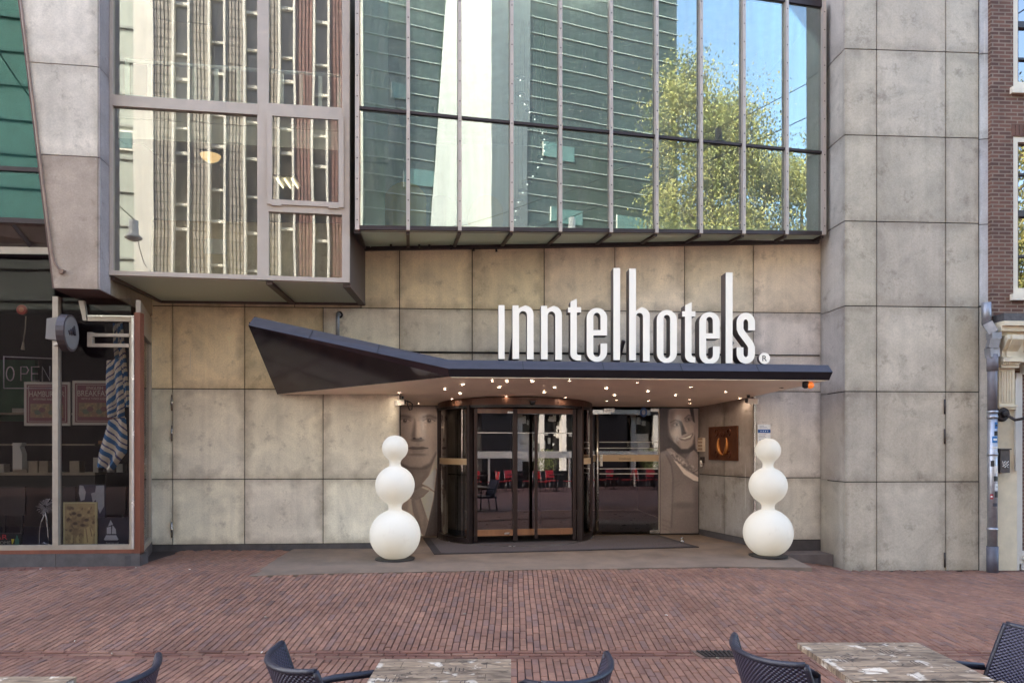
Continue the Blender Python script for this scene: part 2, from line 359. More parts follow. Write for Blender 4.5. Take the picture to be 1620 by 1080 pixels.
# ------------------------------------------------------------------ ground: paving bricks laid one by one
T_G = 6.83
def smooth(t): t = max(0, min(1, t)); return t*t*(3-2*t)
def interp(x, pts):
    if x <= pts[0][0]: return pts[0][1]
    for (a, b), (c, d) in zip(pts, pts[1:]):
        if x <= c: return b+(d-b)*(x-a)/(c-a)
    return pts[-1][1]
ZFAR = [(-5, 0), (-2.8, -.012), (1, -.045), (4, -.10), (5.3, -.20), (6.1, -.30), (8, -.32)]
def gz(x, y):
    t = x*FW[0]+y*FW[1]
    if t < T_G-.2: return -.255+.012*math.sin(x*.7)*.3
    k = max(0, min(1, (t-T_G)/(9.6-T_G)))
    return -.255+(interp(x, ZFAR)+.255)*k
SLABF = [(-2.95, 9.64), (.6, 9.98), (5.16, 10.50)]
def slab_front(x): return interp(x, SLABF)
def slab_z(x, y):
    f = slab_front(x); k = max(0, min(1, (y-f)/(12-f)))
    zf = gz(x, f)+interp(x, [(-2.9, .006), (2, .008), (4.2, .02), (5.2, .06)])
    return zf+(interp(x, [(-3, 0), (6, -.03)])-zf)*k
brick_c = [S(156, 120, 111), S(150, 114, 106), S(160, 124, 114), S(146, 112, 106), S(154, 116, 106), S(143, 114, 113), S(158, 121, 112)]
mb = MB()
def put_brick(xc, t, w, l, ang=0.0, lift=0, cc=None):
    cx, cy = cam2w(xc, t); z = gz(cx, cy)+lift+random.gauss(0, .0016)
    a = -A+ang+random.gauss(0, .008); ca, sa = math.cos(a), math.sin(a); tx = random.gauss(0, .006); ty = random.gauss(0, .004)
    c = cc or random.choice(brick_c); c = (c[0]*.75, c[1]*.67, c[2]*.53, 1); k = random.uniform(.88, 1.08)*(.8 if random.random() < .04 else 1); c = (c[0]*k, c[1]*k, c[2]*k, 1)
    slx = (gz(cx+.1, cy)-gz(cx-.1, cy))/.2; sly = (gz(cx, cy+.1)-gz(cx, cy-.1))/.2
    top = []; mid = []; bot = []
    for dx, dy in ((-1, -1), (1, -1), (1, 1), (-1, 1)):
        def P(f, dz):
            x = dx*(w/2-f); y = dy*(l/2-f); X = ca*x-sa*y; Y = sa*x+ca*y
            return (cx+X, cy+Y, z+X*slx+Y*sly+tx*x+ty*y+dz)
        top.append(P(.005, 0)); mid.append(P(0, -.005)); bot.append(P(0, -.03))
    mb.face(top, 0, c)
    for i in range(4):
        j = (i+1) % 4; mb.face([mid[i], mid[j], top[j], top[i]], 0, c); mb.face([bot[i], bot[j], mid[j], mid[i]], 0, c)
PW, PLN = .0655, .212
def blocked(x, y):
    if y > slab_front(x)+.015 and -2.92 < x < 5.15: return True
    if y > 11.97 or (x > 6.02 and y > 11.16) or (y > 10.44 and x < -4.72-(y-10.49)*.33): return True
    return False
x0 = -12.2; ncol = int(24.6/PW); lastoff = 0
for i in range(ncol):
    xc = x0+i*PW
    off = (lastoff+PLN*random.choice([.5, .5, .5, .4, .33]))%PLN; lastoff = off
    wob = .006*math.sin(xc*1.7)
    t = T_G+.004
    first = True
    while t < 12.3:
        l = (PLN-.004) if not first else max(.07, off+.02)
        first = False
        if random.random() < .06: l *= .5
        tc_ = t+l/2; X, Y = cam2w(xc, tc_)
        if abs(xc) < .80*tc_+3.2 and not blocked(X, Y) and not (X < -4.72 and Y > 10.18):
            put_brick(xc+wob+.004*math.sin(tc_*3+i*.05), tc_, PW-random.uniform(.006, .0095), l-.011)
        t += l+.001
for r_ in range(4):                              # lengthwise course along the snack bar
    x = -10.2+random.random()*.1
    while x < -4.7:
        put_brick((x)*RT[0]+(10.20+.066*r_)*RT[1], x*FW[0]+(10.20+.066*r_)*FW[1], .205, .058, A, cc=random.choice([S(122, 80, 72), S(112, 76, 70), S(128, 88, 80)])); x += .214
for r_, lift in ((0, .0), (1, -.008), (2, -.014), (3, -.006)):       # gutter: lengthwise courses
    x = -9.6+random.random()*.2
    while x < 9.8:
        put_brick(x, T_G-.034-r_*.066, .206, .057, 0, lift, random.choice([S(136, 96, 90), S(146, 106, 98), S(128, 90, 84), S(150, 116, 108)])); x += .213
lastoff = 0
for i in range(int(17/PW)):                      # terrace side
    xc = -8.5+i*PW
    lastoff = (lastoff+PLN*random.choice([.5, .5, .4, .33]))%PLN
    t = T_G-.034-3.5*.066-.01; first = True
    while t > 4.6:
        l = (PLN-.004) if not first else max(.07, lastoff+.02); first = False
        tc_ = t-l/2
        if abs(xc) < .78*tc_+2.2: put_brick(xc, tc_, PW-random.uniform(.006, .0095), l-.011)
        t -= l+.001
pav = attrmat('paving_brick', rough=.78, nscale=9, namt=.22, bump=.0025)
_nt = pav.node_tree; _b = [n for n in _nt.nodes if n.type == 'BSDF_PRINCIPLED'][0]; _lk = _b.inputs['Base Color'].links[0].from_socket
_tc = _nt.nodes.new('ShaderNodeTexCoord'); _n1 = _nt.nodes.new('ShaderNodeTexNoise'); _n1.inputs['Scale'].default_value = .55; _n1.inputs['Detail'].default_value = 7; _n1.inputs['Distortion'].default_value = 1.2; _nt.links.new(_tc.outputs['Object'], _n1.inputs[0])
_r1 = _nt.nodes.new('ShaderNodeValToRGB'); _r1.color_ramp.elements[0].position = .36; _r1.color_ramp.elements[0].color = (.72, .66, .64, 1); _r1.color_ramp.elements[1].position = .6; _r1.color_ramp.elements[1].color = (1.04, 1.03, 1.02, 1); _nt.links.new(_n1.outputs[0], _r1.inputs[0])
_m1 = _nt.nodes.new('ShaderNodeMixRGB'); _m1.blend_type = 'MULTIPLY'; _m1.inputs[0].default_value = .8; _nt.links.new(_lk, _m1.inputs[1]); _nt.links.new(_r1.outputs[0], _m1.inputs[2])
_v = _nt.nodes.new('ShaderNodeTexVoronoi'); _v.inputs['Scale'].default_value = 2.6; _nt.links.new(_tc.outputs['Object'], _v.inputs[0])
_r2 = _nt.nodes.new('ShaderNodeValToRGB'); _r2.color_ramp.elements[0].position = .045; _r2.color_ramp.elements[0].color = (.42, .4, .4, 1); _r2.color_ramp.elements[1].position = .06; _r2.color_ramp.elements[1].color = (1, 1, 1, 1); _nt.links.new(_v.outputs['Distance'], _r2.inputs[0])
_m2 = _nt.nodes.new('ShaderNodeMixRGB'); _m2.blend_type = 'MULTIPLY'; _m2.inputs[0].default_value = 1; _nt.links.new(_m1.outputs[0], _m2.inputs[1]); _nt.links.new(_r2.outputs[0], _m2.inputs[2]); _nt.links.new(_m2.outputs[0], _b.inputs['Base Color'])
struct(mb.build('brick_pavement', pav))
# earth / sand bed below the bricks, and the rest of the square as one sheet
bed_m = simple('joint_sand', S(54, 40, 37), .95, var=.4, scale=30)
mb = MB()
xs = [-60, -20]+[-9.5+.5*i for i in range(39)]+[20, 60]; ys = [4.4, 5, 5.5, 6, 6.4, 6.6, 6.7, 6.8, 6.9, 7, 7.5, 8, 8.5, 9, 9.5, 10, 10.5, 11, 11.5, 12.2, 14.5]
def bz(x, y): return gz(x, y)-.024 if -9.6 < x < 9.8 else gz(x, y)-.01
for a, b in zip(xs, xs[1:]):
    for c, d in zip(ys, ys[1:]):
        if a > -2.9 and b < 5.1 and c > 10.6: continue
        mb.face([(a, c, bz(a, c)), (b, c, bz(b, c)), (b, d, bz(b, d)), (a, d, bz(a, d))], 0, smooth=True)
struct(mb.build('ground', bed_m))
sq = brickmat('square_paving', S(150, 112, 104), S(128, 94, 90), S(60, 46, 42), .21, .065, .008, vertical=False)
mb = MB()
mb.face([(-160, -160, -.262), (160, -160, -.262), (160, 4.6, -.262), (-160, 4.6, -.262)]); mb.face([(-160, 4.6, -.262), (-60, 4.6, -.262), (-60, 160, -.262), (-160, 160, -.262)])
mb.face([(60, 4.6, -.262), (160, 4.6, -.262), (160, 160, -.262), (60, 160, -.262)])
struct(mb.build('square_ground', sq))
# entrance slab of grey granite flags
slabm = simple('granite_flags', S(122, 103, 88), .7, var=.4, scale=2.2, bump=.002, bscale=60)
mb = MB(); gx = [-2.95+8.11*i/18 for i in range(19)]
for a, b in zip(gx, gx[1:]):
    for k in range(8):
        def Pt(x, q):
            y = slab_front(x)+(14.2-slab_front(x))*q/8
            return (x, y, slab_z(x, y))
        mb.face([Pt(a, k), Pt(b, k), Pt(b, k+1), Pt(a, k+1)], 0, smooth=True)
    pa, pb = Pt(a, 0), Pt(b, 0); mb.face([(pa[0], pa[1], -.4), (pb[0], pb[1], -.4), pb, pa])
for x in (gx[0], gx[-1]):
    mb.face([(x, slab_front(x), -.4), (x, 14.2, -.4), (x, 14.2, slab_z(x, 14.2)), (x, slab_front(x), slab_z(x, slab_front(x)))])
struct(mb.build('entrance_slab', slabm))
mb = MB()                                         # slab strip by the pier
for x0_, x1_ in ((5.17, 6.04),):
    mb.box(x0_, x1_, 11.55, 12, -.4, -.10)
struct(mb.build('kerb_stone', simple('old_kerb_stone', S(120, 108, 104), .75, var=.3, scale=5, bump=.004)))

# ================================================================== HOTEL BUILDING
hotel = thing('hotel_building', 'grey hotel building with weathered panel cladding and glazed bays above the entrance', 'building', (0, 12, 0))
def panels(mb, pl, us, zs, cols, skip=lambda i, j: False, gap=.0078, th=.022, front=0.0):
    for i, (a, b) in enumerate(zip(us, us[1:])):
        for j, (c, d) in enumerate(zip(zs, zs[1:])):
            if skip(i, j): continue
            k = random.uniform(.86, 1.07); base = cols(i, j); col = (base[0]*k, base[1]*k*random.uniform(.985, 1.01), base[2]*k*random.uniform(.97, 1.02), 1)
            mb.pbox(pl, a+gap, b-gap, c+gap, d-gap, front-th, front, 0, col, True)
# --- lower wall
wx = [WF.s(p) for p in (240, 273, 387, 511, 632, 747, 861, 973, 1083, 1192, 1299.5)]
wx[0] = -5.27; wx[-1] = 6.06
wz = [.085, 1.16, 2.65, 4.01]
c_lo = S(230, 223, 206)
mb = MB()
def colr(i, j):
    if j == 2: return S(238, 220, 186) if i < 3 else S(236, 226, 208)
    return c_lo
panels(mb, WF, wx[:5], wz, colr)
panels(mb, WF, wx[9:], wz, lambda i, j: S(226, 218, 210) if j < 2 else S(222, 210, 198))
panels(mb, WF, wx[4:10], [3.29, 4.01], lambda i, j: S(222, 212, 194) if i < 2 else S(216, 202, 184))
panels(mb, WF, wx[4:10], [2.66, 3.27], lambda i, j: S(200, 186, 168), th=.02)
top_us = wx[:3]+[WF.s(466)]+[WF.s(571)]+wx[4:]
panels(mb, WF, top_us, [4.01, 5.42], lambda i, j: S(238, 222, 190) if i < 7 else S(238, 220, 194))
mb.pbox(WF, -5.27, wx[4], -.3, 5.42, -.22, -.021, 1); mb.pbox(WF, wx[9], 6.06, -.3, 5.42, -.22, -.021, 1); mb.pbox(WF, wx[4], wx[9], 2.62, 5.42, -.22, -.021, 1)
# thin flashing line above the canopy
mb.pbox(WF, WF.s(668), WF.s(1296), 3.268, 3.285, -.02, .012, 1)
mb.build('cladding', [clad, joint], hotel)
mb = MB()
mb.pbox(WF, -5.25, wx[4], -.25, .082, -.2, -.012); mb.build('plinth', stone_dark, hotel); mb = MB(); mb.pbox(WF, wx[9]+.01, 6.05, -.25, .078, -.2, -.012)
mb.build('plinth', stone_dark, hotel)
# hinges of the flush service door panels
for px, py in ((272.5, 637), (272.5, 685), (272.5, 837)):
    mb = MB(); u, z = WF.sz(px, py); mb.tube([WF.p(u, z-.13, .014), WF.p(u, z+.13, .014)], .014, 8); mb.tube([WF.p(u, z-.04, .014), WF.p(u, z+.04, .014)], .018, 8); mb.build('hinge', steel, hotel)
# --- side walls of the recess
RW = PL((4.86, 12.0, 0), math.degrees(math.atan2(1.7, -.41)))   # right wall, runs inwards
rw_len = math.hypot(1.7, .41)
rw = PL((4.86, 12.0, 0), 0); rw.d = Vector((-.41, 1.7, 0)).normalized(); rw.n = Vector((-1.7, -.41, 0)).normalized()
mb = MB()
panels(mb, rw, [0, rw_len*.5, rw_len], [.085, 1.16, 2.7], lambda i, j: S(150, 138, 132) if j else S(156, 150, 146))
mb.pbox(rw, 0, rw_len, -.3, 2.8, -.3, -.021, 1)
mb.build('recess_wall', [clad, joint], hotel); mb = MB()
lw = PL((-1.195, 12.0, 0), 0); lw.d = Vector((-.25, 1.7, 0)).normalized(); lw.n = Vector((1.7, .25, 0)).normalized()
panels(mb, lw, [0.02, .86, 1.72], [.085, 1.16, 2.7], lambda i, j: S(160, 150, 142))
mb.pbox(lw, .08, 1.72, -.3, 2.8, -.3, -.021, 1)
mb.build('recess_wall', [clad, joint], hotel)
mb = MB(); mb.pbox(rw, 0, rw_len, -.2, .082, -.1, -.010); mb.build('recess_plinth', stone_dark, hotel); mb = MB(); mb.pbox(lw, .04, 1.72, -.2, .082, -.1, -.010)
mb.build('recess_plinth', stone_dark, hotel)
mb = MB()                                                     # pale corner bead of the recess
mb.box(4.862, 4.893, 11.975, 11.999, .0, 2.58); mb.build('corner_bead', steel, hotel); mb = MB(); mb.box(-1.222, -1.197, 11.975, 11.999, .0, 2.6)
mb.build('corner_bead', simple('corner_bead_metal', S(172, 160, 150), .4, .3), hotel)
# --- corner pier on the right
pz = [PIER.z(1360, y) for y in (903, 762, 619, 484, 350, 214, 78, -58, -200)]
pz[0] = -.33
pu = [6.05, PIER.s(1387), PIER.s(1496), PIER.s(1548.5)]
pc = lambda i, j: S(190, 179, 162)
mb = MB(); panels(mb, PIER, pu, pz, pc)
mb.pbox(PIER, 6.07, pu[-1], -.4, pz[-1], -.6, -.021, 1)
pr = PL((6.05, 12.0, 0), 0); pr.d = Vector((0, -1, 0)); pr.n = Vector((-1, 0, 0))
panels(mb, pr, [0, .80], pz, lambda i, j: S(184, 178, 170))
mb.pbox(pr, 0, .78, -.4, pz[-1], -.5, -.021, 1)
# narrow splayed strip next to the brick house
px_ = PL((pu[-1], 11.2, 0), 0); px_.d = Vector((.21, -.06, 0)).normalized(); px_.n = Vector((-.06, -.21, 0)).normalized()
pz2 = [4.0]+[z-.02 for z in pz if z > 4.2]
panels(mb, px_, [0, .215], pz2, lambda i, j: S(196, 196, 198))
mb.pbox(px_, 0, .21, -.35, pz2[-1], -.3, -.021, 1)
mb.pquad(px_, rect(.012, .2, -.34, 3.98), -.02, 0, 0, S(196, 188, 176), True)
mb.build('corner_pier', [clad_s, joint], hotel)
for px, py in ((1494, 643), (1494, 690), (1494, 885)):
    mb = MB(); u, z = PIER.sz(px, py); mb.tube([PIER.p(u, z-.12, .01), PIER.p(u, z+.12, .01)], .013, 8); mb.build('hinge', simple('dark_hinge', S(70, 62, 58), .5, .4), hotel)
# --- upper storeys (above the picture)
upm = simple('upper_cladding', S(176, 170, 162), .6, var=.2, scale=1)
mb = MB(); mb.box(-46, 6.05, 12.25, 24, 9.3, 24.5); mb.box(-46, -11.0, 10.6, 24, -.4, 9.3); mb.box(6.07, 8.05, 11.8, 24, -.3, 24.5)
mb.box(-11.0, 6.05, 19.1, 24, -.3, 9.3)
mb.build('upper_storeys', upm, hotel)

# --- concrete fin left of the bay window
fz = FIN.z(155, 458)
def fq(x0t, x0b, yt, yb, x1): return [(FIN.s(x0b), FIN.z(x0b, yb)), (FIN.s(x1), FIN.z(x1, yb)), (FIN.s(x1), FIN.z(x1, yt)), (FIN.s(x0t), FIN.z(x0t, yt))]
def xl(y): return 26+(82-26)*(y/458.0)
fl_s = lambda z: None
mb = MB()
zj = [fz, FIN.z(155, 249), FIN.z(155, 106), FIN.z(155, -60), FIN.z(155, -230)]
uR = FIN.s(155)
def uL(z):       # left edge slants outwards going up
    y = YH-(z-EYE)/FIN.t(100)*FPX; return FIN.s(xl(y))
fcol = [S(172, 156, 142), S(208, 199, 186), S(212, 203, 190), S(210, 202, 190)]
for j, (c, d) in enumerate(zip(zj, zj[1:])):
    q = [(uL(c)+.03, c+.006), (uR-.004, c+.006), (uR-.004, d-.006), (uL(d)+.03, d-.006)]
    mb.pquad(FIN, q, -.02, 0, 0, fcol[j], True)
# body behind the sheets, its right-hand return and its soffit
mb.pquad(FIN, [(uL(zj[0]), zj[0]), (uR, zj[0]), (uR, zj[-1]), (uL(zj[-1]), zj[-1])], -2.25, -.021, 1)
fr = PL(FIN.p(uR, 0), 0); fr.d = -FIN.n; fr.n = FIN.d.copy()
for j, (c, d) in enumerate(zip(zj, zj[1:])):
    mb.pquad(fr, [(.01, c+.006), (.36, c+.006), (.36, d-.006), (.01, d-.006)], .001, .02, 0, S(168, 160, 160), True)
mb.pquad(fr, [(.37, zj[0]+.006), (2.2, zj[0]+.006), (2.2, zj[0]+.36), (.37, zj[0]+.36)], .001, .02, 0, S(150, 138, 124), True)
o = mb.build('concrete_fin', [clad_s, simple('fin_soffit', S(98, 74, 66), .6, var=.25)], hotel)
mb = MB()                                                    # conduit down its slanted edge
pts = []
for y in (-60, 60, 160, 240, 330, 400, 418, 427, 430):
    px = {418: xl(418)+11, 427: xl(427)+17, 430: xl(430)+26}.get(y, xl(y)+8)
    pts.append(FIN.hit(px, y, .02))
mb.tube(pts, .014, 8); mb.pbox(FIN, FIN.s(95), FIN.s(102), FIN.z(98, 433), FIN.z(98, 427), 0, .04)
mb.build('conduit', simple('rusty_conduit', S(140, 116, 100), .6, .3, var=.3), hotel)

# --- projecting bay window
BZ0 = BAY.z(360, 441)-.0; BZB = 4.09
bay_l, bay_r = BAY.s(173), BAY.s(553)
BZT = 8.7
mb = MB()
def fr_(u0, u1, z0, z1, o0=-.09, o1=0, mi=0): mb.pbox(BAY, u0, u1, z0, z1, o0, o1, mi)
uA, uB, uC, uD = BAY.s(178), BAY.s(407), BAY.s(425), BAY.s(541)
zb_top = BAY.z(360, 434); zb = BAY.z(360, 441)
zt0, zt1 = BAY.z(300, 175), BAY.z(300, 158)               # transom band
fr_(bay_l, uA, zb, BZT); fr_(uD, bay_r, zb, BZT); fr_(uB, uC, zb, BZT)
fr_(bay_l, bay_r, zb, zb_top, -.09, .012)
fr_(uA, uB, zt0, zt1, -.09, .006); fr_(uC, uD, BAY.z(480, 181), BAY.z(480, 167), -.09, .006)
zr0, zr1 = BAY.z(480, 337), BAY.z(480, 325)
fr_(uC, uD, zr0, zr1, -.09, .004)
fr_(bay_l, bay_r, 8.5, BZT, -.09, .01)
mb.build_name = None
bay = mb.build('bay_window', alu, hotel)
# opening casement with its own frame and hinges
mb = MB()
cz0, cz1 = zr1-.01, BAY.z(480, 180)
cu0, cu1 = BAY.s(423), BAY.s(544)
for a in ((cu0, cu0+.07, cz0, cz1), (cu1-.075, cu1, cz0, cz1), (cu0+.07, cu1-.075, cz0, cz0+.07), (cu0+.07, cu1-.075, cz1-.07, cz1)):
    mb.pbox(BAY, *a, .002, .028)
for px in (438, 528): mb.pbox(BAY, BAY.s(px)-.07, BAY.s(px)+.07, cz0-.02, cz0+.012, .006, .035)
mb.build('casement', alu, bay)
def paneq(pl, q, o, name, m, parent, th=.006):
    mb = MB()
    if len(q) == 4 and pl in (BAY, CUR):
        tu, tz = random.gauss(0, .0016), random.gauss(0, .0012); u_ = sum(a for a, b in q)/4; z_ = sum(b for a, b in q)/4
        d_ = [tu*(a-u_)+tz*(b-z_) for a, b in q]; mb.hexa([pl.p(a, b, o-th+k) for (a, b), k in zip(q, d_)]+[pl.p(a, b, o+k) for (a, b), k in zip(q, d_)])
    else: mb.pquad(pl, q, o-th, o)
    return mb.build(name, m, parent)
paneq(BAY, rect(uA, uB, zb_top, zt0), -.04, 'pane', g_bay, bay)
paneq(BAY, rect(uA, uB, zt1, 8.5), -.04, 'pane', g_bay, bay)
paneq(BAY, rect(uC, uD, zb_top, zr0), -.04, 'pane', g_bay, bay)
paneq(BAY, rect(cu0+.07, cu1-.075, cz0+.07, cz1-.07), .012, 'pane', g_bay, bay)
paneq(BAY, rect(uC, uD, BAY.z(480, 167), 8.5), -.04, 'pane', g_bay, bay)
# right-hand cheek, bottom rail, glazed underside
mb = MB()
bk = lambda u, z, y=12.0: Vector((BAY.p(u, 0).x+(y-BAY.p(u, 0).y)*math.tan(R(-4.8))*-1*0, y, z))
pR = BAY.p(bay_r, 0); 
mb.hexa([(pR.x-.1, 12, zb), (pR.x+.02, 12, zb), (pR.x+.02, 12, BZT), (pR.x-.1, 12, BZT), BAY.p(bay_r-.1, zb, -.1), BAY.p(bay_r, zb, -.1), BAY.p(bay_r, BZT, -.1), BAY.p(bay_r-.1, BZT, -.1)])
mb.build('cheek', simple('brown_cheek', S(96, 84, 80), .55, .1), bay)
mb = MB()
yb = 11.985
for px, w in ((176, .05), (425, .085), (548, .11)):
    f = BAY.hit(px, 441, -.05); mb.bar((f.x, f.y, zb-.03), (f.x+.02 if px > 500 else f.x-.02, yb, BZB-.01), w, .05)
a = BAY.p(bay_l, zb-.005, -.03); b = BAY.p(bay_r, zb-.005, -.03)
mb.bar((a.x, yb-.02, BZB-.02), (b.x+.03, yb-.02, BZB-.02), .04, .04)
mb.build('underside_bar', simple('underside_bars', S(92, 78, 74), .5, .2), bay)
mb = MB()
a = BAY.p(bay_l+.03, 0, -.06); b = BAY.p(bay_r-.05, 0, -.06)
mb.hexa([(a.x, a.y, zb-.006), (b.x, b.y, zb-.006), (b.x, yb, BZB-.006), (a.x, yb, BZB-.006), (a.x, a.y, zb), (b.x, b.y, zb), (b.x, yb, BZB), (a.x, yb, BZB)])
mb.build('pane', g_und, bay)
# railing behind the upper panes
mb = MB(); ro = -.12
zr_t = BAY.z(300, 97); zr_b = BAY.z(300, 152)
for u0, u1 in ((BAY.s(196), uB+.02), (uB+.05, uD-.05)):
    mb.tube([BAY.p(u0, zr_t, ro), BAY.p(u1, zr_t, ro)], .03, 8); mb.tube([BAY.p(u0, zr_b, ro), BAY.p(u1, zr_b, ro)], .015, 8)
    n = max(2, round((u1-u0)/.30))
    for i in range(n+1):
        u = u0+(u1-u0)*i/n; mb.pbox(BAY, u-.028, u+.028, zr_b, zr_t, ro-.01, ro+.01)
mb.build('railing', simple('pale_rail', S(236, 246, 246), .35, .2), bay)
# rooms behind the bay
room = simple('pale_room', S(226, 224, 212), .8, var=.04); roomc = simple('room_ceiling', S(232, 232, 226), .8, var=.03); roomf = simple('room_floor', S(92, 78, 66), .6)
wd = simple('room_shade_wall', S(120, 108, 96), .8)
mb = MB()
xl_, xr_ = BAY.p(bay_l, 0).x+.02, pR.x-.12
for (z0, z1) in ((4.5, 6.38), (6.62, 8.7)):
    mb.face([(xl_, 12.0, z0), (xr_, 12.0, z0), (xr_, 16, z0), (xl_, 16, z0)], 1)
    mb.face([(xl_, 10.7, z1), (xl_, 16, z1), (xr_, 16, z1), (xr_, 11, z1)], 2)
    mb.face([(xl_, 16, z0), (xr_, 16, z0), (xr_, 16, z1), (xl_, 16, z1)], 0)
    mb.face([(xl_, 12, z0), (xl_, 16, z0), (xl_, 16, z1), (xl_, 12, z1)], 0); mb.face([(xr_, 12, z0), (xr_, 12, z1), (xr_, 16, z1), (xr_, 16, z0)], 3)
pa, pb = BAY.p(bay_l+.06, 0, -.12), BAY.p(bay_r-.12, 0, -.12)     # slab edge behind the transom
mb.hexa([(pa.x, 12.0, 6.38), (pb.x, 12.0, 6.38), (pb.x, 12.0, 6.56), (pa.x, 12.0, 6.56), (pa.x, pa.y, 6.38), (pb.x, pb.y, 6.38), (pb.x, pb.y, 6.56), (pa.x, pa.y, 6.56)], 2)
mb.hexa([(pa.x, pa.y+.2, 6.10), (pb.x, pb.y+.2, 6.10), (pb.x, pb.y+.2, 6.38), (pa.x, pa.y+.2, 6.38), (pa.x, pa.y+.02, 6.10), (pb.x, pb.y+.02, 6.10), (pb.x, pb.y+.02, 6.38), (pa.x, pa.y+.02, 6.38)], 2)
mb.box(xl_, xl_+.9, 12.05, 12.25, 4.5, 6.38, 0); mb.box(xl_, xl_+.75, 12.05, 12.25, 6.62, 8.7, 0)
mb.build('bay_room', [room, roomf, roomc, wd], hotel)
# --- glass curtain wall
cpx = [565, 645.5, 727, 809, 886, 966, 1038, 1108, 1175.5, 1243.5, 1302]
cu_ = [CUR.s(p) for p in cpx]
ua, ub = cu_[0], cu_[-1]
def cbot(u): return 4.90+(5.30-4.90)*(u-ua)/(ub-ua)
CT = 9.22; CTR = 6.655
mb = MB()
mw = .05
for i, u in enumerate(cu_):
    w = mw if 0 < i < 10 else .06
    mb.pbox(CUR, u-w/2, u+w/2, cbot(u)-.04, CT, -.02, .045, 0)
    mb.pbox(CUR, u-w/2+.008, u+w/2-.008, cbot(u)-.02, CT, -.09, -.021, 1)
    z = cbot(u)+.1
    while z < CT:                                   # rivets
        mb.pbox(CUR, u-.008, u+.008, z-.008, z+.008, .044, .049, 1); z += .30
cur = mb.build('curtain_wall', [alu_lt, alu_dk], hotel)
mb = MB()
for a, b in zip(cu_, cu_[1:]):
    a += mw/2; b -= mw/2
    mb = MB(); mb.pbox(CUR, a, b, CTR-.02, CTR+.02, -.08, .012); mb.build('transom', alu_dk, cur)
    mb = MB(); mb.pquad(CUR, [(a, cbot(a)-.03), (b, cbot(b)-.03), (b, cbot(b)+.03), (a, cbot(a)+.03)], -.10, .014); mb.build('bottom_rail', alu_dk, cur)
    mb = MB(); mb.pbox(CUR, a, b, CT-.12, CT+.05, -.10, .014); mb.build('head_rail', alu_dk, cur)
for a, b in zip(cu_, cu_[1:]):
    a += mw/2; b -= mw/2
    paneq(CUR, [(a, cbot(a)+.03), (b, cbot(b)+.03), (b, CTR-.028), (a, CTR-.028)], -.02, 'pane', g_cur, cur)
    paneq(CUR, rect(a, b, CTR+.028, CT-.12), -.02, 'pane', g_cur, cur)
def wline(u):                                      # where the underside meets the wall
    k = (u-ua)/(ub-ua); 
    p = CUR.p(u, 0); dx = (12-p.y)*-math.tan(R(8.7)); return Vector((p.x+dx*.55, 11.97, 5.02+(5.27-5.02)*k))
mb = MB()
for i, u in enumerate(cu_):
    f = CUR.p(u, cbot(u)-.045, -.02); w = wline(u); mb.bar(f, w, .05 if 0 < i else .09, .07, 0)
f0 = wline(ua); f1 = wline(ub)
mb.bar(f0+Vector((-.1, -.0, -.03)), f1+Vector((.1, -.0, -.03)), .07, .07, 0)
mb.build('underside_bar', alu_dk, cur)
for a, b in zip(cu_, cu_[1:]):
    p = [CUR.p(a, cbot(a)-.035, -.03), CUR.p(b, cbot(b)-.035, -.03), wline(b)+Vector((0, 0, .0)), wline(a)]
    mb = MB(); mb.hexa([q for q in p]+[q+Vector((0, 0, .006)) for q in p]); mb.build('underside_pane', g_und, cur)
# lounge behind it
lounge = simple('lounge_wall', S(150, 156, 150), .8, var=.1); lcol = simple('lounge_column', S(214, 222, 214), .7, var=.05)
mb = MB()
lx0, lx1 = CUR.p(ua, 0).x, 6.04
mb.face([(lx0, 12.0, 5.0), (lx1, 12.0, 5.3), (lx1, 17.8, 5.3), (lx0, 17.8, 5.0)], 1)
mb.face([(lx0, 10.8, 9.25), (lx0, 17.8, 9.25), (lx1, 17.8, 9.25), (lx1, 11.9, 9.25)], 2)
mb.face([(lx0, 17.8, 5), (lx1, 17.8, 5), (lx1, 17.8, 9.25), (lx0, 17.8, 9.25)], 0)
mb.face([(lx0, 10.8, 5), (lx0, 17.8, 5), (lx0, 17.8, 9.25), (lx0, 10.8, 9.25)], 3); mb.face([(lx1, 12, 5), (lx1, 12, 9.25), (lx1, 17.8, 9.25), (lx1, 17.8, 5)], 0)
q0 = CUR.s(567); q1 = CUR.s(616)
mb.pbox(CUR, q0, q1, 6.05, 9.2, -.5, -.42, 3)                     # pale partition seen through the first bay
mb.pbox(CUR, CUR.s(567), CUR.s(612), 5.0, 5.72, -.9, -.8, 3); 
mb.pbox(CUR, CUR.s(1042), CUR.s(1288), 5.23, 5.42, -.42, -.34, 3)  # pale sill board on the right
mb.build('lounge', [lounge, roomf, simple('lounge_ceiling', S(226, 232, 226), .8), lcol], hotel)
# --- glass bay at the far left
mb = MB()
lz0 = LCU.z(40, 350); lztr = LCU.z(40, 268)
lu0, lu1 = LCU.s(-180), LCU.s(90)
mb.pbox(LCU, lu0, lu1, lz0-.03, lz0+.04, -.1, .01); mb.pbox(LCU, lu0, lu1, lztr-.03, lztr+.03, -.1, .01); mb.pbox(LCU, LCU.s(-90)-.03, LCU.s(-90)+.03, lz0, 8.9, -.1, .03)
lc = mb.build('side_curtain_wall', alu_dk, hotel)
for u0, u1 in ((lu0, LCU.s(-90)-.03), (LCU.s(-90)+.03, lu1)):
    paneq(LCU, rect(u0, u1, lz0+.04, lztr-.03), -.02, 'pane', g_teal, lc); paneq(LCU, rect(u0, u1, lztr+.03, 8.9), -.02, 'pane', g_teal, lc)
mb = MB()
p0, p1 = LCU.p(lu0, lz0-.03), LCU.p(lu1, lz0-.03)
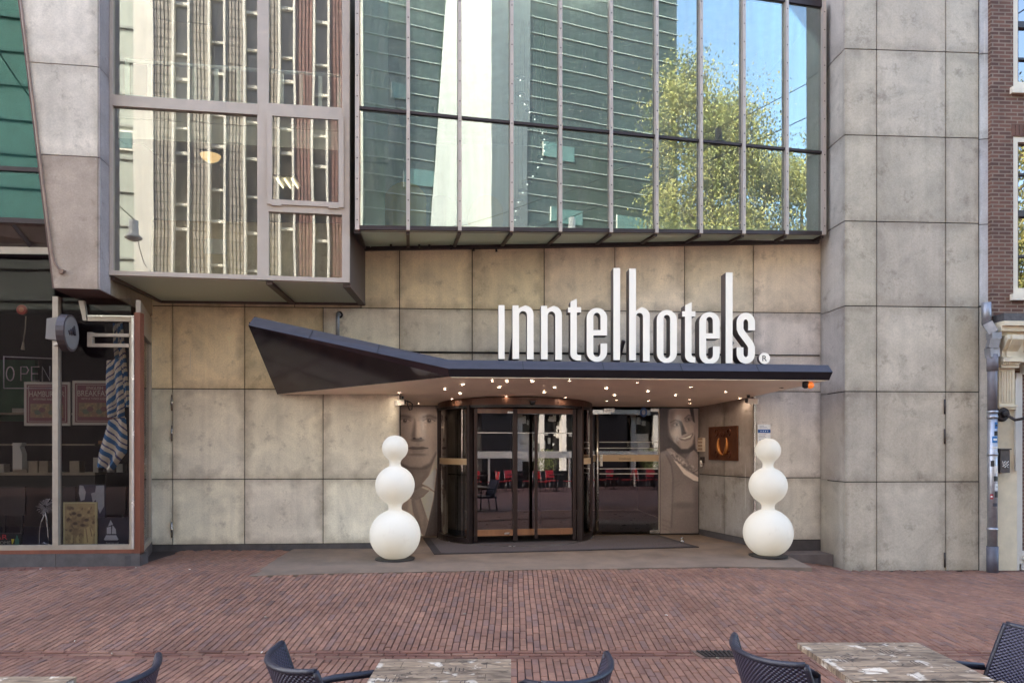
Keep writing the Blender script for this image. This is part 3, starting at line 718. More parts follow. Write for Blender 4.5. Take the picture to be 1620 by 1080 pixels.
mb.hexa([p0, p1, (p1.x, 10.52, 4.52), (p0.x, 10.52, 4.52), p0+Vector((0, 0, .03)), p1+Vector((0, 0, .03)), (p1.x, 10.52, 4.55), (p0.x, 10.52, 4.55)], 0)
for px in (-60, 20, 75):
    f = LCU.hit(px, 351, -.02); mb.bar((f.x, f.y, lz0-.05), (f.x+.15, 10.45, 4.53), .04, .05, 1)
mb.build('side_underside', [simple('dark_underside', S(92, 82, 78), .5), alu_dk], hotel)
mb = MB(); mb.box(-12, LCU.p(lu1, 0).x, 12.2, 12.3, 4.5, 9.3); mb.box(-12, -5.3, 10.3, 12.2, 8.9, 9.3)
mb.box(-12, -5.6, 10.6, 12.2, 4.7, 4.75)
mb.build('side_room', simple('dark_teal_room', S(78, 104, 104), .8), hotel)

# ================================================================== ENTRANCE CANOPY
blue = simple('dark_blue_canopy_paint', S(62, 57, 64), .45, .0, var=.3, scale=2.5, coat=.0, stretch=(1.5, 1, 6))
gloss = simple('glossy_black_panel', S(64, 52, 58), .11, .6, var=.45, scale=1.0, coat=.6)
soff = simple('canopy_soffit_paint', S(250, 228, 208), .5, var=.10, scale=1.6)
dkfas = simple('black_fascia', S(24, 22, 28), .4)
canopy = thing('entrance_canopy', 'dark blue folded canopy with upswept left wing over the hotel entrance', 'canopy', (1.8, 11.3, 2.6))
YF = 10.6
K = Vector((-.33, YF, 2.735)); Tp = Vector((-3.25, YF, 3.47)); Bp = Vector((-3.19, 11.93, 2.56)); RT_ = Vector((5.48, YF, 2.715))
def up(p, dy, dz): return Vector((p.x, p.y+dy, p.z+dz))
K1 = up(K, -.05, .115); K2 = up(K, .03, .255); R1 = up(RT_, -.05, .12); R1.x += .03; R2 = up(RT_, .03, .235)
T2 = up(Tp, .05, .135); T2.x += .07
# soffit (one folded sheet with thickness)
mb = MB()
wl_ = Vector((-1.19, 11.97, 2.575)); wr_ = Vector((4.86, 11.98, 2.56)); bl_ = Vector((-1.45, 13.72, 2.485)); br_ = Vector((4.45, 13.72, 2.47))
def sheet(q, dz=.03, mi=0): mb.hexa([p+Vector((0, 0, dz)) for p in q]+[p for p in q][::1], mi)
for q in ([Bp, wl_, K],):
    mb.face(q, 0); mb.face([p+Vector((0, 0, .03)) for p in reversed(q)], 0)
for q in ([K, wl_, wr_, RT_], [wl_, bl_, br_, wr_]):
    mb.face(q, 0); mb.face([p+Vector((0, 0, .03)) for p in reversed(q)], 0)
sof = mb.build('soffit', soff, canopy)
mb = MB()                                          # wing: glossy underside and blue edge
Kw = K+Vector((.02, 0, 0))
mb.face([Tp, Bp, K, K1], 0)
mb.face([Tp+Vector((0, .02, .05)), K1+Vector((0, .05, .05)), K+Vector((0, .05, .05)), Bp+Vector((0, .02, .05))], 0)
mb.build('wing_panel', gloss, canopy)
mb = MB()
mb.face([Tp, K1, K2, T2], 0); mb.face([K1, R1, R2, K2], 0)
mb.face([K, RT_, R1, K1], 1)
E_ = Vector((5.0, 11.97, 2.8)); E0 = wr_.copy()
mb.face([RT_, Vector((4.9, 11.97, 2.57)), Vector((4.98, 11.97, 2.82)), R2, R1], 1)
# roof sheet
Wt = Vector((-3.1, 11.97, 2.9))
mb.face([T2, K2, Vector((-.3, 11.97, 2.85)), Wt], 0); mb.face([K2, R2, Vector((4.98, 11.97, 2.82)), Vector((-.3, 11.97, 2.85))], 0)
mb.face([Tp, T2, Wt, Bp], 0)
mb.build('fascia', [blue, dkfas], canopy)
for px in (820, 945, 1068, 1190):
    mb = MB(); f_ = (px-706)/(1308-706); a_ = K1.lerp(R1, f_); b_ = K2.lerp(R2, f_); mb.bar(a_+Vector((0, -.0015, .002)), b_+Vector((0, -.0015, -.002)), .010, .004); mb.build('sheet_joint', simple('fascia_joint', S(34, 32, 38), .6), canopy)
for f_ in (.3, .64):
    mb = MB(); a_ = Tp.lerp(K1, f_); b_ = T2.lerp(K2, f_); mb.bar(a_+Vector((0, -.0015, .002)), b_+Vector((0, -.0015, -.002)), .010, .004); mb.build('sheet_joint', simple('fascia_joint', S(34, 32, 38), .6), canopy)
# pale drip edge below the fascia
mb = MB(); mb.bar(K+Vector((.03, .012, -.004)), RT_+Vector((-.04, .012, -.004)), .02, .014)
mb.build('drip_edge', cream, canopy)
# recessed spotlights in the soffit
lampm = simple('spot_light_lens', S(255, 232, 200), .3, emit=70, ecol=(1, .84, .66, 1))
def soffit_hit(px, py):
    d = Vector(ray(px, py)); best = None
    for (a, b, c) in ((K, wl_, wr_), (wl_, bl_, br_), (Bp, wl_, K)):
        n = (b-a).cross(c-a); den = d.dot(n)
        if abs(den) < 1e-9: continue
        t = (a-Vector((0, 0, EYE))).dot(n)/den; p = Vector((0, 0, EYE))+d*t
        if a is K and 10.6 < p.y <= 11.97: best = p
        if a is wl_ and 11.97 < p.y < 13.8: best = p
        if a is Bp and best is None and p.y < 11.95 and p.x < -.3: best = p
    return best
spots = [(704, 615), (728, 622), (715, 630), (732, 608), (662, 637), (632, 620), (583, 625.5), (779, 602), (790, 612), (801, 626), (861, 620), (878, 612.5), (894, 627.5), (802, 603), (901, 601), (959, 614), (972, 625), (975, 632), (960, 633), (1008, 604), (1025, 618.5), (1026, 633), (1069, 625), (1093, 611), (1091, 631), (1091, 637), (1148, 619), (1170, 629), (1236, 613), (842, 603)]
for px, py in spots:
    p = soffit_hit(px, py)
    if p is None: continue
    mb = MB(); mb.lathe((p.x, p.y, p.z-.004), [(.001, 0), (.020, 0), (.020, .003)], 12, 0, False); mb.lathe((p.x, p.y, p.z-.012), [(.024, .011), (.024, 0), (.036, .004), (.036, .014)], 14, 1, False)
    mb.build('spotlight', [lampm, simple('spot_trim', S(70, 58, 52), .6)], canopy)

# ================================================================== LETTERS
CS = PL((0, 10.78, 0), 0)                          # front plane of the letters
sign = thing('hotel_sign', 'white block letters reading inntel hotels standing on the canopy edge', 'sign', (2.2, 10.9, 2.95))
face_m = simple('letter_face_white', S(250, 242, 226), .4, var=.02, emit=.015, ecol=(1, .97, .93, 1)); ret_m = simple('letter_side_brown', S(92, 80, 78), .45, .1)  # slight glow added to the letter faces, which are not lamps
def cxy(x, y): return (760+x/2.793, 400+y/2.793)
def arc(cx, cy, rx, ry, a0, a1, n=10): return [(cx+rx*math.cos(R(a0+(a1-a0)*i/n)), cy+ry*math.sin(R(a0+(a1-a0)*i/n))) for i in range(n+1)]
def letter(outer, holes=(), name='letter'):
    cu = bpy.data.curves.new('l', 'CURVE'); cu.dimensions = '2D'; cu.fill_mode = 'FRONT'
    P = []
    for lp in (outer,)+tuple(holes):
        pts = []
        for x, y in lp:
            px, py = cxy(x, y); u, z = CS.sz(px, py); pts.append((u, z))
        sp = cu.splines.new('POLY'); sp.points.add(len(pts)-1)
        for i, (u, z) in enumerate(pts): sp.points[i].co = (u, z, 0, 1)
        sp.use_cyclic_u = True; P.append(pts)
    ob = bpy.data.objects.new('l', cu); COL.objects.link(ob)
    dg = bpy.context.evaluated_depsgraph_get(); me = bpy.data.meshes.new_from_object(ob.evaluated_get(dg))
    mb = MB()
    for f in me.polygons:
        q = [me.vertices[i].co for i in f.vertices]
        mb.face([CS.p(p.x, p.y, .004) for p in q], 0); mb.face([CS.p(p.x, p.y, -.22) for p in reversed(q)], 1)
    for pts in P:
        n = len(pts)
        for i in range(n):
            a, b = pts[i], pts[(i+1) % n]
            mb.face([CS.p(a[0], a[1], .004), CS.p(b[0], b[1], .004), CS.p(b[0], b[1], -.012), CS.p(a[0], a[1], -.012)], 0)
            mb.face([CS.p(a[0], a[1], -.012), CS.p(b[0], b[1], -.012), CS.p(b[0], b[1], -.22), CS.p(a[0], a[1], -.22)], 1)
    bpy.data.objects.remove(ob); bpy.data.curves.remove(cu); bpy.data.meshes.remove(me)
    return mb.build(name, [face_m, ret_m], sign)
SW = 29
def L_i(x0, x1, y0, y1): letter([(x0, y0), (x1, y0), (x1, y1), (x0, y1)])
def L_n(x0, x1, y0, y1, yb2, asc=None):
    w = x1-x0; r = w*.46; top = y0 if asc is None else asc
    o = [(x0, y1), (x0, top)]
    if asc is None: o += [(x0+SW-2, top), (x0+SW-2, y0+13)]
    else: o += [(x0+SW, top), (x0+SW, y0+16)]
    o += arc(x0+w*.62, y0+24, w*.2, 24, 250, 272, 3)+arc(x1-r, y0+r*.9, r, r*.9, 285, 360, 8)+[(x1, yb2), (x1-SW, yb2)]
    ri = (w-2*SW)/2+.1
    o += arc(x0+SW+ri, y0+26+ri, ri, ri*1.1, 360, 180, 8)+[(x0+SW, y1)]
    letter(o)
def L_o(x0, x1, y0, y1):
    r = (x1-x0)/2; cx = (x0+x1)/2; ri = r-SW; k = 1.0
    letter(arc(cx, y0+r, r, r, 180, 360, 14)+arc(cx, y1-r, r, r, 0, 180, 14), [arc(cx, y0+24+ri, ri, ri*1.2, 180, 360, 10)+arc(cx, y1-24-ri, ri, ri*1.2, 0, 180, 10)])
def L_e(x0, x1, y0, y1):
    r = (x1-x0)/2; cx = (x0+x1)/2; ri = r-SW; yc1 = y0+(y1-y0)*.41; yc2 = y0+(y1-y0)*.51; yt = y0+(y1-y0)*.66
    o = arc(cx, y0+r, r, r, 180, 360, 14)+[(x1, yc2), (x0+SW, yc2)]+arc(cx, y1-25-ri, ri, ri*1.2, 180, 0, 10)+[(x1-SW, yt), (x1, yt)]+arc(cx, y1-r, r, r, 0, 180, 14)
    letter(o, [arc(cx, y0+24+ri, ri, ri*1.2, 180, 360, 10)+[(x1-SW, yc1), (x0+SW, yc1)]])
def L_t(xs0, xs1, xc0, xc1, yt, yc0, yc1, y1):
    o = [(xs0, yt+13), (xs1, yt), (xs1, yc0), (xc1, yc0), (xc1, yc1), (xs1, yc1), (xs1, y1-32)]+arc(xs1+10, y1-34, 10, 10, 180, 90, 5)+[(xc1, y1-24), (xc1, y1)]+arc(xs0+32, y1-30, 32, 30, 90, 180, 8)+[(xs0, yc1), (xc0, yc1), (xc0, yc0), (xs0, yc0)]
    letter(o)
def L_s(x0, x1, y0, y1):
    w = x1-x0; r = w/2-SW/2; cx = (x0+x1)/2; m = (y0+y1)/2; h = SW/2; kk = 1.35
    c = [(cx+r, y0+78)]+arc(cx, y0+h+r*1.15, r, r*1.15, 0, -180, 12)+[(cx-r, y0+72), (cx-r*.75, m-26), (cx, m), (cx+r*.75, m+26), (cx+r, y1-72)]+arc(cx, y1-h-r*1.15, r, r*1.15, 0, 180, 12)+[(cx-r, y1-72)]
    lft, rgt = [], []
    for i, p in enumerate(c):
        a = c[max(0, i-1)]; b = c[min(len(c)-1, i+1)]; dx, dy = b[0]-a[0], b[1]-a[1]; l = math.hypot(dx, dy) or 1
        nx, ny = -dy/l*h, dx/l*h; lft.append((p[0]+nx, p[1]+ny)); rgt.append((p[0]-nx, p[1]-ny))
    letter(lft+rgt[::-1])
L_i(80, 107, 231, 468); L_n(142, 235, 232, 468, 470); L_n(268, 360, 234, 470, 472)
L_t(398, 426, 387, 445, 202, 240, 263, 475); L_e(470, 560, 243, 481)
L_i(588, 617, 67, 473); L_n(658, 748, 240, 474, 478, asc=70); L_o(780, 868, 252, 486)
L_t(905, 933, 892, 950, 218, 258, 281, 484); L_e(968, 1057, 261, 491); L_i(1085, 1114, 87, 487); L_s(1133, 1213, 264, 489)
# registered mark: white disc, ring and R
mb = MB()
u, z = CS.sz(*cxy(1253, 466)); ra = .088
cpts = [(u+ra*math.cos(2*PI*i/28), z+ra*math.sin(2*PI*i/28)) for i in range(28)]
mb.face([CS.p(a, b, .02) for a, b in cpts], 0)
for i in range(28):
    a, b = cpts[i], cpts[(i+1) % 28]; mb.face([CS.p(b[0], b[1], .02), CS.p(a[0], a[1], .02), CS.p(a[0], a[1], -.06), CS.p(b[0], b[1], -.06)], 1)
text_faces(mb, 'R', CS, u-.034, z-.042, .085, .023, 2, width=.07)
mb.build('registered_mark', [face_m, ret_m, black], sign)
mb = MB()                                          # rail and feet under the letters
ua_, ub_ = CS.s(786), CS.s(1190)
mb.pbox(CS, ua_, ub_, 2.955, 2.985, -.26, -.225); 
for i in range(9):
    u = ua_+(ub_-ua_)*i/8; mb.pbox(CS, u-.03, u+.03, 2.86, 2.97, -.25, -.2)
mb.build('mounting_rail', simple('sign_rail', S(176, 168, 156), .5, .3), sign)
for px in (807, 985, 1160): 
    mb = MB(); u = CS.s(px); mb.bar(CS.p(u, 2.9, -.6), CS.p(u+.06, 3.35, -.22), .05, .05); mb.build('brace', simple('sign_brace', S(110, 108, 110), .5, .3), sign)

# ================================================================== ENTRANCE
DC = (.84, 13.57); DR = 1.45
def dpt(th, r=DR, z=0): return Vector((DC[0]+r*math.sin(th), DC[1]-r*math.cos(th), z))
def th_px(px, r=DR):
    best = min((i*.002-1.57 for i in range(1571)), key=lambda th: abs((lambda p: CX+FPX*((p.x*RT[0]+p.y*RT[1])/(p.x*FW[0]+p.y*FW[1])) - px)(dpt(th, r))))
    return best
thL, thR = th_px(742), th_px(920)
rev = thing('revolving_door', 'round dark bronze revolving door drum with orange wood inner frames', 'revolving door', (DC[0], DC[1], 0))
def ring(mb, r0, r1, z0, z1, a0, a1, n=20, mi=0):
    for i in range(n):
        p, q = a0+(a1-a0)*i/n, a0+(a1-a0)*(i+1)/n
        mb.hexa([dpt(p, r0, z0), dpt(q, r0, z0), dpt(q, r0, z1), dpt(p, r0, z1), dpt(p, r1, z0), dpt(q, r1, z0), dpt(q, r1, z1), dpt(p, r1, z1)], mi)
mb = MB(); ring(mb, DR-.10, DR+.02, 2.42, 2.535, -1.52, 1.52, 36); mb.build('drum_head', simple('bronze_head', S(92, 62, 48), .35, .4, var=.2), rev)
mb = MB(); ring(mb, DR-.12, DR+.01, 2.375, 2.419, -1.52, 1.52, 36); mb.lathe((DC[0], DC[1], 2.40), [(.01, 0), (DR-.13, 0)], 40, 0, False); mb.build('drum_ceiling', black, rev)
mb = MB(); ring(mb, DR-.09, DR+.015, -.02, .10, -1.52, thL, 10); ring(mb, DR-.09, DR+.015, -.02, .10, thR, 1.52, 10)
mb.build('kick_plate', bronze, rev)
mb = MB(); ring(mb, DR+.016, DR+.045, -.02, .008, -1.45, 1.45, 36); mb.build('threshold', steel, rev)
for th in (thL, thR, -1.5, 1.5):
    mb = MB(); ring(mb, DR-.08, DR+.03, -.01, 2.42, th-.019, th+.019, 2); mb.build('post', bronze, rev)
for a0, a1 in ((-1.46, thL-.03), (thR+.03, 1.46)):
    mb = MB(); ring(mb, DR-.03, DR-.02, .10, 2.37, a0, a1, 14); mb.build('curved_pane', g_door, rev)
    mb = MB(); ring(mb, DR-.018, DR-.012, 1.38, 1.49, a0, a1, 14); mb.build('frosted_band', simple('frosted_band_film', S(188, 160, 128), .6, var=.05), rev)
# wood framed wing behind the left curved pane
mb = MB(); 
for th in (th_px(706, DR-.16), th_px(928, DR-.16)):
    p = dpt(th, DR-.16); mb.bar((p.x, p.y, .06), (p.x, p.y, 2.36), .10, .06, 0, up=(0, 1, 0))
ring(mb, DR-.2, DR-.12, 2.285, 2.365, -1.1, thL-.04, 8); ring(mb, DR-.2, DR-.12, .12, .23, -1.1, thL-.04, 8)
mb.build('wing_frame', wood, rev)
# flat double leaf between the posts
pL, pR_ = dpt(thL+.03, DR-.09), dpt(thR-.03, DR-.09)
DL = PL((pL.x, pL.y, 0), math.degrees(math.atan2(pR_.y-pL.y, pR_.x-pL.x))); dw = (pR_-pL).length
mid = DL.s(815)
mb = MB()
for a, b in ((.06, mid-.04), (mid+.04, dw-.06)):
    mb.pbox(DL, a, b, 2.285, 2.37, -.06, -.0); mb.pbox(DL, a, b, .13, .24, -.06, 0)
mb.build('door_rail', wood, rev)
mb = MB()
for a, b in ((0, .06), (mid-.04, mid+.04), (dw-.06, dw)): mb.pbox(DL, a, b, .03, 2.375, -.065, .008)
mb.build('stile', bronze, rev)
for a, b in ((.06, mid-.04), (mid+.04, dw-.06)):
    paneq(DL, rect(a, b, .24, 2.285), -.03, 'pane', g_door, rev)
mb = MB(); mb.pbox(DL, .06, mid-.04, 1.935, 1.95, -.029, -.02); mb.pbox(DL, mid+.04, dw-.06, 1.935, 1.95, -.029, -.02); mb.build('glazing_bar', steel, rev)
mb = MB()
for px, py in ((807, 652), (802, 843)):
    u, z = DL.sz(px, py); mb.pbox(DL, u-.05, u+.05, z-.015, z+.015, .001, .012)
mb.build('lock', steel, rev)
mb = MB()
for th in (.25, .25+2*PI/3+.3, .25+PI+.6):           # wings and shaft inside
    a = dpt(th, .05, .1); b = dpt(th, DR-.25, .1)
    mb.bar((a.x, a.y, 1.2), (a.x, a.y, 2.2), .08, .08); mb.bar(b, (b.x, b.y, 2.25), .05, .05)
mb.build('inner_wing', bronze, rev)
# drum floor and black dome camera on the head
p = dpt(th_px(842), DR+.03, 2.5)
dome = thing('dome_camera', 'small black dome camera on the rim of the revolving door', 'camera', p)
mb = MB(); mb.lathe((p.x, p.y, p.z-.06), [(.005, -.03), (.04, -.02), (.055, .01), (.055, .03)], 14); mb.build('dome', simple('black_dome', S(18, 16, 18), .12, coat=.5), dome)
mb = MB(); mb.lathe((p.x, p.y, p.z-.03), [(.07, 0), (.07, .02), (.01, .025)], 14); mb.build('ring', bronze, dome)
# back wall around the doors, lobby
lob = simple('lobby_wall', S(70, 58, 54), .7, var=.2); 
mb = MB(); mb.box(-1.5, 4.5, 13.72, 13.9, 2.47, 5.0); mb.build('entrance_lintel', joint, hotel)
mb = MB()
mb.face([(-1.4, 13.9, -.02), (4.5, 13.9, -.02), (4.5, 19, -.02), (-1.4, 19, -.02)], 1); mb.face([(-1.4, 13.9, 2.6), (-1.4, 19, 2.6), (4.5, 19, 2.6), (4.5, 13.9, 2.6)], 0)
mb.face([(-1.4, 19, 0), (4.5, 19, 0), (4.5, 19, 2.6), (-1.4, 19, 2.6)], 0); mb.face([(-1.4, 13.9, 0), (-1.4, 19, 0), (-1.4, 19, 2.6), (-1.4, 13.9, 2.6)], 0); mb.face([(4.5, 13.9, 0), (4.5, 13.9, 2.6), (4.5, 19, 2.6), (4.5, 19, 0)], 0)
mb.build('lobby', [lob, simple('lobby_floor', S(84, 66, 60), .3, var=.2)], hotel)

sd = thing('glass_side_door', 'frameless glass swing door with long steel handle beside the revolving door', 'door', RB.hit(988, 843))
s0, s1, zb0, zt = RB.s(937), RB.s(1042), RB.z(988, 842), RB.z(988, 648)
paneq(RB, rect(s0, s1, zb0+.01, zt), .0, 'pane', glass('side_door_glass', (.85, .8, .78, 1), .045, amp=.0003), sd, .01)
mb = MB(); hs = RB.s(944)
mb.tube([RB.p(hs, RB.z(944, 838), .07), RB.p(hs, RB.z(944, 656), .07)], .027, 10)
for py in (668, 826): mb.tube([RB.p(hs, RB.z(944, py), .0), RB.p(hs, RB.z(944, py), .07)], .01, 8)
mb.build('handle', steel, sd)
mb = MB(); z0, z1 = RB.z(988, 729.5), RB.z(988, 719); mb.pbox(RB, s0+.02, s1, z0, z1, .002, .006)
bandm = simple('frosted_band_film', S(188, 160, 128), .6)
text_faces(mb, 'inntelhotels', RB, RB.s(979), z0+.03, .05, .009, 1, width=.24)
mb.build('frosted_band', [bandm, simple('band_print', S(90, 74, 62), .6)], sd)
mb = MB()
for py in (699, 708.5, 741, 749): mb.pbox(RB, RB.s(948), s1-.01, RB.z(988, py)-.008, RB.z(988, py)+.008, .002, .006)
mb.build('safety_stripe', simple('frosted_stripe', S(196, 190, 184), .5), sd)
mb = MB()
for a, b, c, d in ((955, 972, 652, 646), (1029, 1042, 651, 646), (1028, 1042, 843, 838)):
    mb.pbox(RB, RB.s(a), RB.s(b), RB.z(a, c), RB.z(a, d), -.02, .02)
mb.build('patch_fitting', steel, sd)
mb = MB(); mb.pbox(RB, s1-.002, s1+.02, zb0, zt+.02, -.03, .02); mb.pbox(RB, s0-.03, s0-.006, zb0, zt+.02, -.03, .02); mb.build('door_jamb', alu_lt, sd)
st = thing('round_door_sticker', 'small round blue sticker high on the glass side door', 'sticker', RB.hit(1018, 652, .01))
mb = MB(); u, z = RB.sz(1018, 652)
mb.face([RB.p(u+.07*math.cos(i*PI/10), z+.09*math.sin(i*PI/10), .012) for i in range(20)], 0); mb.face([RB.p(u+.035*math.cos(i*PI/10), z+.05*math.sin(i*PI/10), .014) for i in range(20)], 1)
mb.build('disc', [simple('sticker_blue', S(70, 110, 170), .5), simple('sticker_pale', S(170, 190, 210), .5)], st)
mb = MB(); u, z = RB.sz(951, 728); mb.pbox(RB, u-.025, u+.025, z-.11, z+.11, .012, .016, 0)
for k, ch in enumerate('PULL'): text_faces(mb, ch, RB, u-.014, z+.06-.052*k, .034, .018, 1)
tag(mb.build('pull_label', [white, black]), 'narrow white upright label reading PULL beside the steel door handle', 'label')
# mat
matm = simple('entrance_mat_fibre', S(84, 74, 74), .95, var=.25, scale=40, bump=.004, bscale=200)
mb = MB()
def sp(px, py, dz=.0):
    z = -.02
    for _ in range(6):
        t = (EYE-z)*FPX/(py-YH); p = unp(px, py, t); z = slab_z(p.x, p.y)
    return Vector((p.x, p.y, z+dz))
mp_ = [sp(687, 877), sp(1106, 865.5), sp(1042, 846.5), sp(669, 851)]
def inset(pts, k):
    c = sum(pts, Vector())/len(pts); return [p+(c-p)*k for p in pts]
mb.hexa([p+Vector((0, 0, .002)) for p in mp_]+[p+Vector((0, 0, .011)) for p in mp_], 1)
mi_ = inset(mp_, .05); mb.hexa([p+Vector((0, 0, .012)) for p in mi_]+[p+Vector((0, 0, .016)) for p in mi_], 0)
tag(mb.build('entrance_mat', [matm, simple('mat_border', S(48, 42, 44), .8)]), 'dark grey ribbed mat in front of the revolving door', 'mat')
p = sp(1079, 856)
ds = thing('door_stop', 'small steel door stop on the floor near the woman mural', 'door stop', p)
mb = MB(); mb.lathe((p.x, p.y, p.z), [(.05, .0), (.05, .012), (.02, .014), (.02, .05), (.03, .055), (.03, .07), (.001, .075)], 14); mb.build('stop', steel, ds)

# ------------------------------------------------------------------ photo murals: painted as sepia tones on a fine sheet
class Paint:
    def __init__(s, x0, x1, y0, y1, nx, ny, bg):
        s.x, s.y = np.meshgrid(np.linspace(x0, x1, nx), np.linspace(y0, y1, ny)); s.v = np.full(s.x.shape, bg, dtype=float)
    def sdf(s, pts):
        d = np.full(s.x.shape, 1e9); ins = np.zeros(s.x.shape, bool); n = len(pts)
        for i in range(n):
            (ax, ay), (bx, by) = pts[i], pts[(i+1) % n]
            ex, ey = bx-ax, by-ay; wx, wy = s.x-ax, s.y-ay
            t = np.clip((wx*ex+wy*ey)/(ex*ex+ey*ey+1e-9), 0, 1); d = np.minimum(d, (wx-ex*t)**2+(wy-ey*t)**2)
            c = (ay > s.y) != (by > s.y); xx = ex*(s.y-ay)/((by-ay) if by != ay else 1e-9)+ax; ins ^= c & (s.x < xx)
        return np.where(ins, -1, 1)*np.sqrt(d)
    def poly(s, pts, val, f=4, a=1.0):
        k = np.clip(.5-s.sdf(pts)/(2*f), 0, 1)*a; k = k*k*(3-2*k) if a == 1 else k; s.v = s.v*(1-k)+val*k
    def ell(s, cx, cy, rx, ry, val, f=.3, a=1.0, rot=0):
        c, n = math.cos(R(rot)), math.sin(R(rot)); X = (s.x-cx)*c+(s.y-cy)*n; Y = -(s.x-cx)*n+(s.y-cy)*c
        q = np.sqrt((X/rx)**2+(Y/ry)**2); k = np.clip((1+f-q)/(2*f), 0, 1); k = k*k*(3-2*k)*a; s.v = s.v*(1-k)+val*k
    def line(s, pts, w, val, f=3, a=1.0):
        d = np.full(s.x.shape, 1e9)
        for (ax, ay), (bx, by) in zip(pts, pts[1:]):
            ex, ey = bx-ax, by-ay; t = np.clip(((s.x-ax)*ex+(s.y-ay)*ey)/(ex*ex+ey*ey+1e-9), 0, 1); d = np.minimum(d, np.hypot(s.x-ax-ex*t, s.y-ay-ey*t))
        k = np.clip(.5-(d-w/2)/(2*f), 0, 1)*a; s.v = s.v*(1-k)+val*k
def soften(v, n, seed):
    for _ in range(n):
        p = np.pad(v, 1, mode='edge'); v = (p[:-2, 1:-1]+p[2:, 1:-1]+p[1:-1, :-2]+p[1:-1, 2:]+2*p[1:-1, 1:-1])/6
    r_ = np.random.RandomState(seed); g_ = r_.normal(0, 1, v.shape); p = np.pad(g_, 1, mode='edge'); g_ = (p[:-2, 1:-1]+p[2:, 1:-1]+p[1:-1, :-2]+p[1:-1, 2:])/4
    return np.clip(v+g_*.022, 0, 1)
def man():
    P = Paint(20, 303, 92, 965, 96, 300, .60)
    P.poly([(-20, 60), (300, 60), (290, 300), (275, 420), (225, 485), (150, 500), (80, 480), (-20, 430)], .60, 10)      # face
    P.ell(170, 120, 120, 60, .68, .6, .7); P.poly([(-20, 92), (300, 92), (300, 104), (250, 100), (150, 98), (20, 108), (-20, 110)], .36, 10, .8)
    P.poly([(285, 92), (310, 92), (310, 150), (296, 130)], .25, 6)
    P.ell(60, 300, 60, 120, .50, .6, .6); P.ell(255, 300, 45, 90, .62, .6, .6)
    for ex in (86, 244):
        P.ell(ex, 172, 52, 24, .40, .5, .8); P.ell(ex, 190, 36, 13, .62, .3, .9); P.ell(ex+1, 190, 13, 12, .18, .3, 1); P.ell(ex+4, 186, 3, 3, .8, .3)
        P.line([(ex-40, 190), (ex-15, 178), (ex+15, 178), (ex+38, 192)], 4, .2, 3, .9); P.line([(ex-32, 202), (ex, 206), (ex+32, 200)], 2, .35, 3, .8)
    P.line([(40, 172), (70, 158), (118, 166)], 12, .30, 6, .85); P.line([(208, 164), (250, 156), (288, 172)], 12, .32, 6, .85)
    P.poly([(150, 180), (128, 290), (135, 318), (160, 318), (158, 200)], .34, 9, .95); P.poly([(162, 190), (160, 300), (190, 305), (205, 290), (185, 200)], .72, 8, .8)
    P.ell(168, 318, 42, 12, .30, .4, .9); P.ell(148, 308, 10, 6, .12, .4); P.ell(190, 306, 9, 5, .18, .4); P.ell(170, 345, 14, 16, .50, .5, .6)
    P.poly([(105, 368), (140, 360), (170, 364), (200, 360), (236, 370), (200, 380), (140, 382)], .32, 3); P.line([(104, 374), (165, 378), (238, 372)], 4, .14, 2); P.poly([(115, 382), (225, 380), (195, 402), (140, 402)], .52, 4); P.ell(170, 416, 55, 10, .38, .5, .8)
    P.ell(160, 450, 70, 26, .62, .6, .8); P.poly([(60, 470), (120, 496), (190, 500), (250, 470), (290, 400), (300, 430), (262, 500), (210, 530), (80, 530)], .30, 8, .9)
    P.poly([(96, 508), (230, 515), (275, 470), (280, 540), (205, 640), (110, 660), (60, 560)], .42, 8); P.poly([(150, 530), (210, 540), (180, 620), (130, 640)], .5, 14, .8)
    P.poly([(280, 440), (310, 380), (310, 540), (290, 505), (240, 560), (262, 500)], .74, 5)
    P.poly([(196, 612), (285, 505), (297, 540), (280, 662)], .84, 3); P.line([(196, 612), (240, 632), (280, 662)], 4, .25, 2)
    P.poly([(100, 700), (205, 625), (278, 665), (268, 760), (232, 900), (214, 965), (20, 965), (20, 760)], .80, 3)
    P.poly([(60, 740), (125, 690), (110, 720), (100, 850), (40, 900)], .68, 6, .8)
    P.poly([(118, 688), (186, 630), (240, 652), (205, 690), (150, 716)], .50, 3); P.line([(120, 700), (150, 718), (205, 692), (242, 654)], 4, .24, 2)
    P.poly([(128, 716), (188, 702), (214, 790), (236, 870), (214, 965), (190, 930), (140, 800)], .52, 3); P.poly([(150, 720), (175, 715), (210, 830), (200, 900)], .62, 7, .8); P.line([(186, 704), (238, 862)], 3, .3, 2)
    P.poly([(297, 510), (310, 560), (310, 970), (212, 970), (236, 880), (276, 700), (286, 600)], .22, 3); P.line([(290, 620), (262, 800), (230, 960)], 3, .34, 3, .7)
    P.v *= np.clip(.86+.3*(P.x-20)/283, .8, 1.1); return soften(P.v, 1, 5)
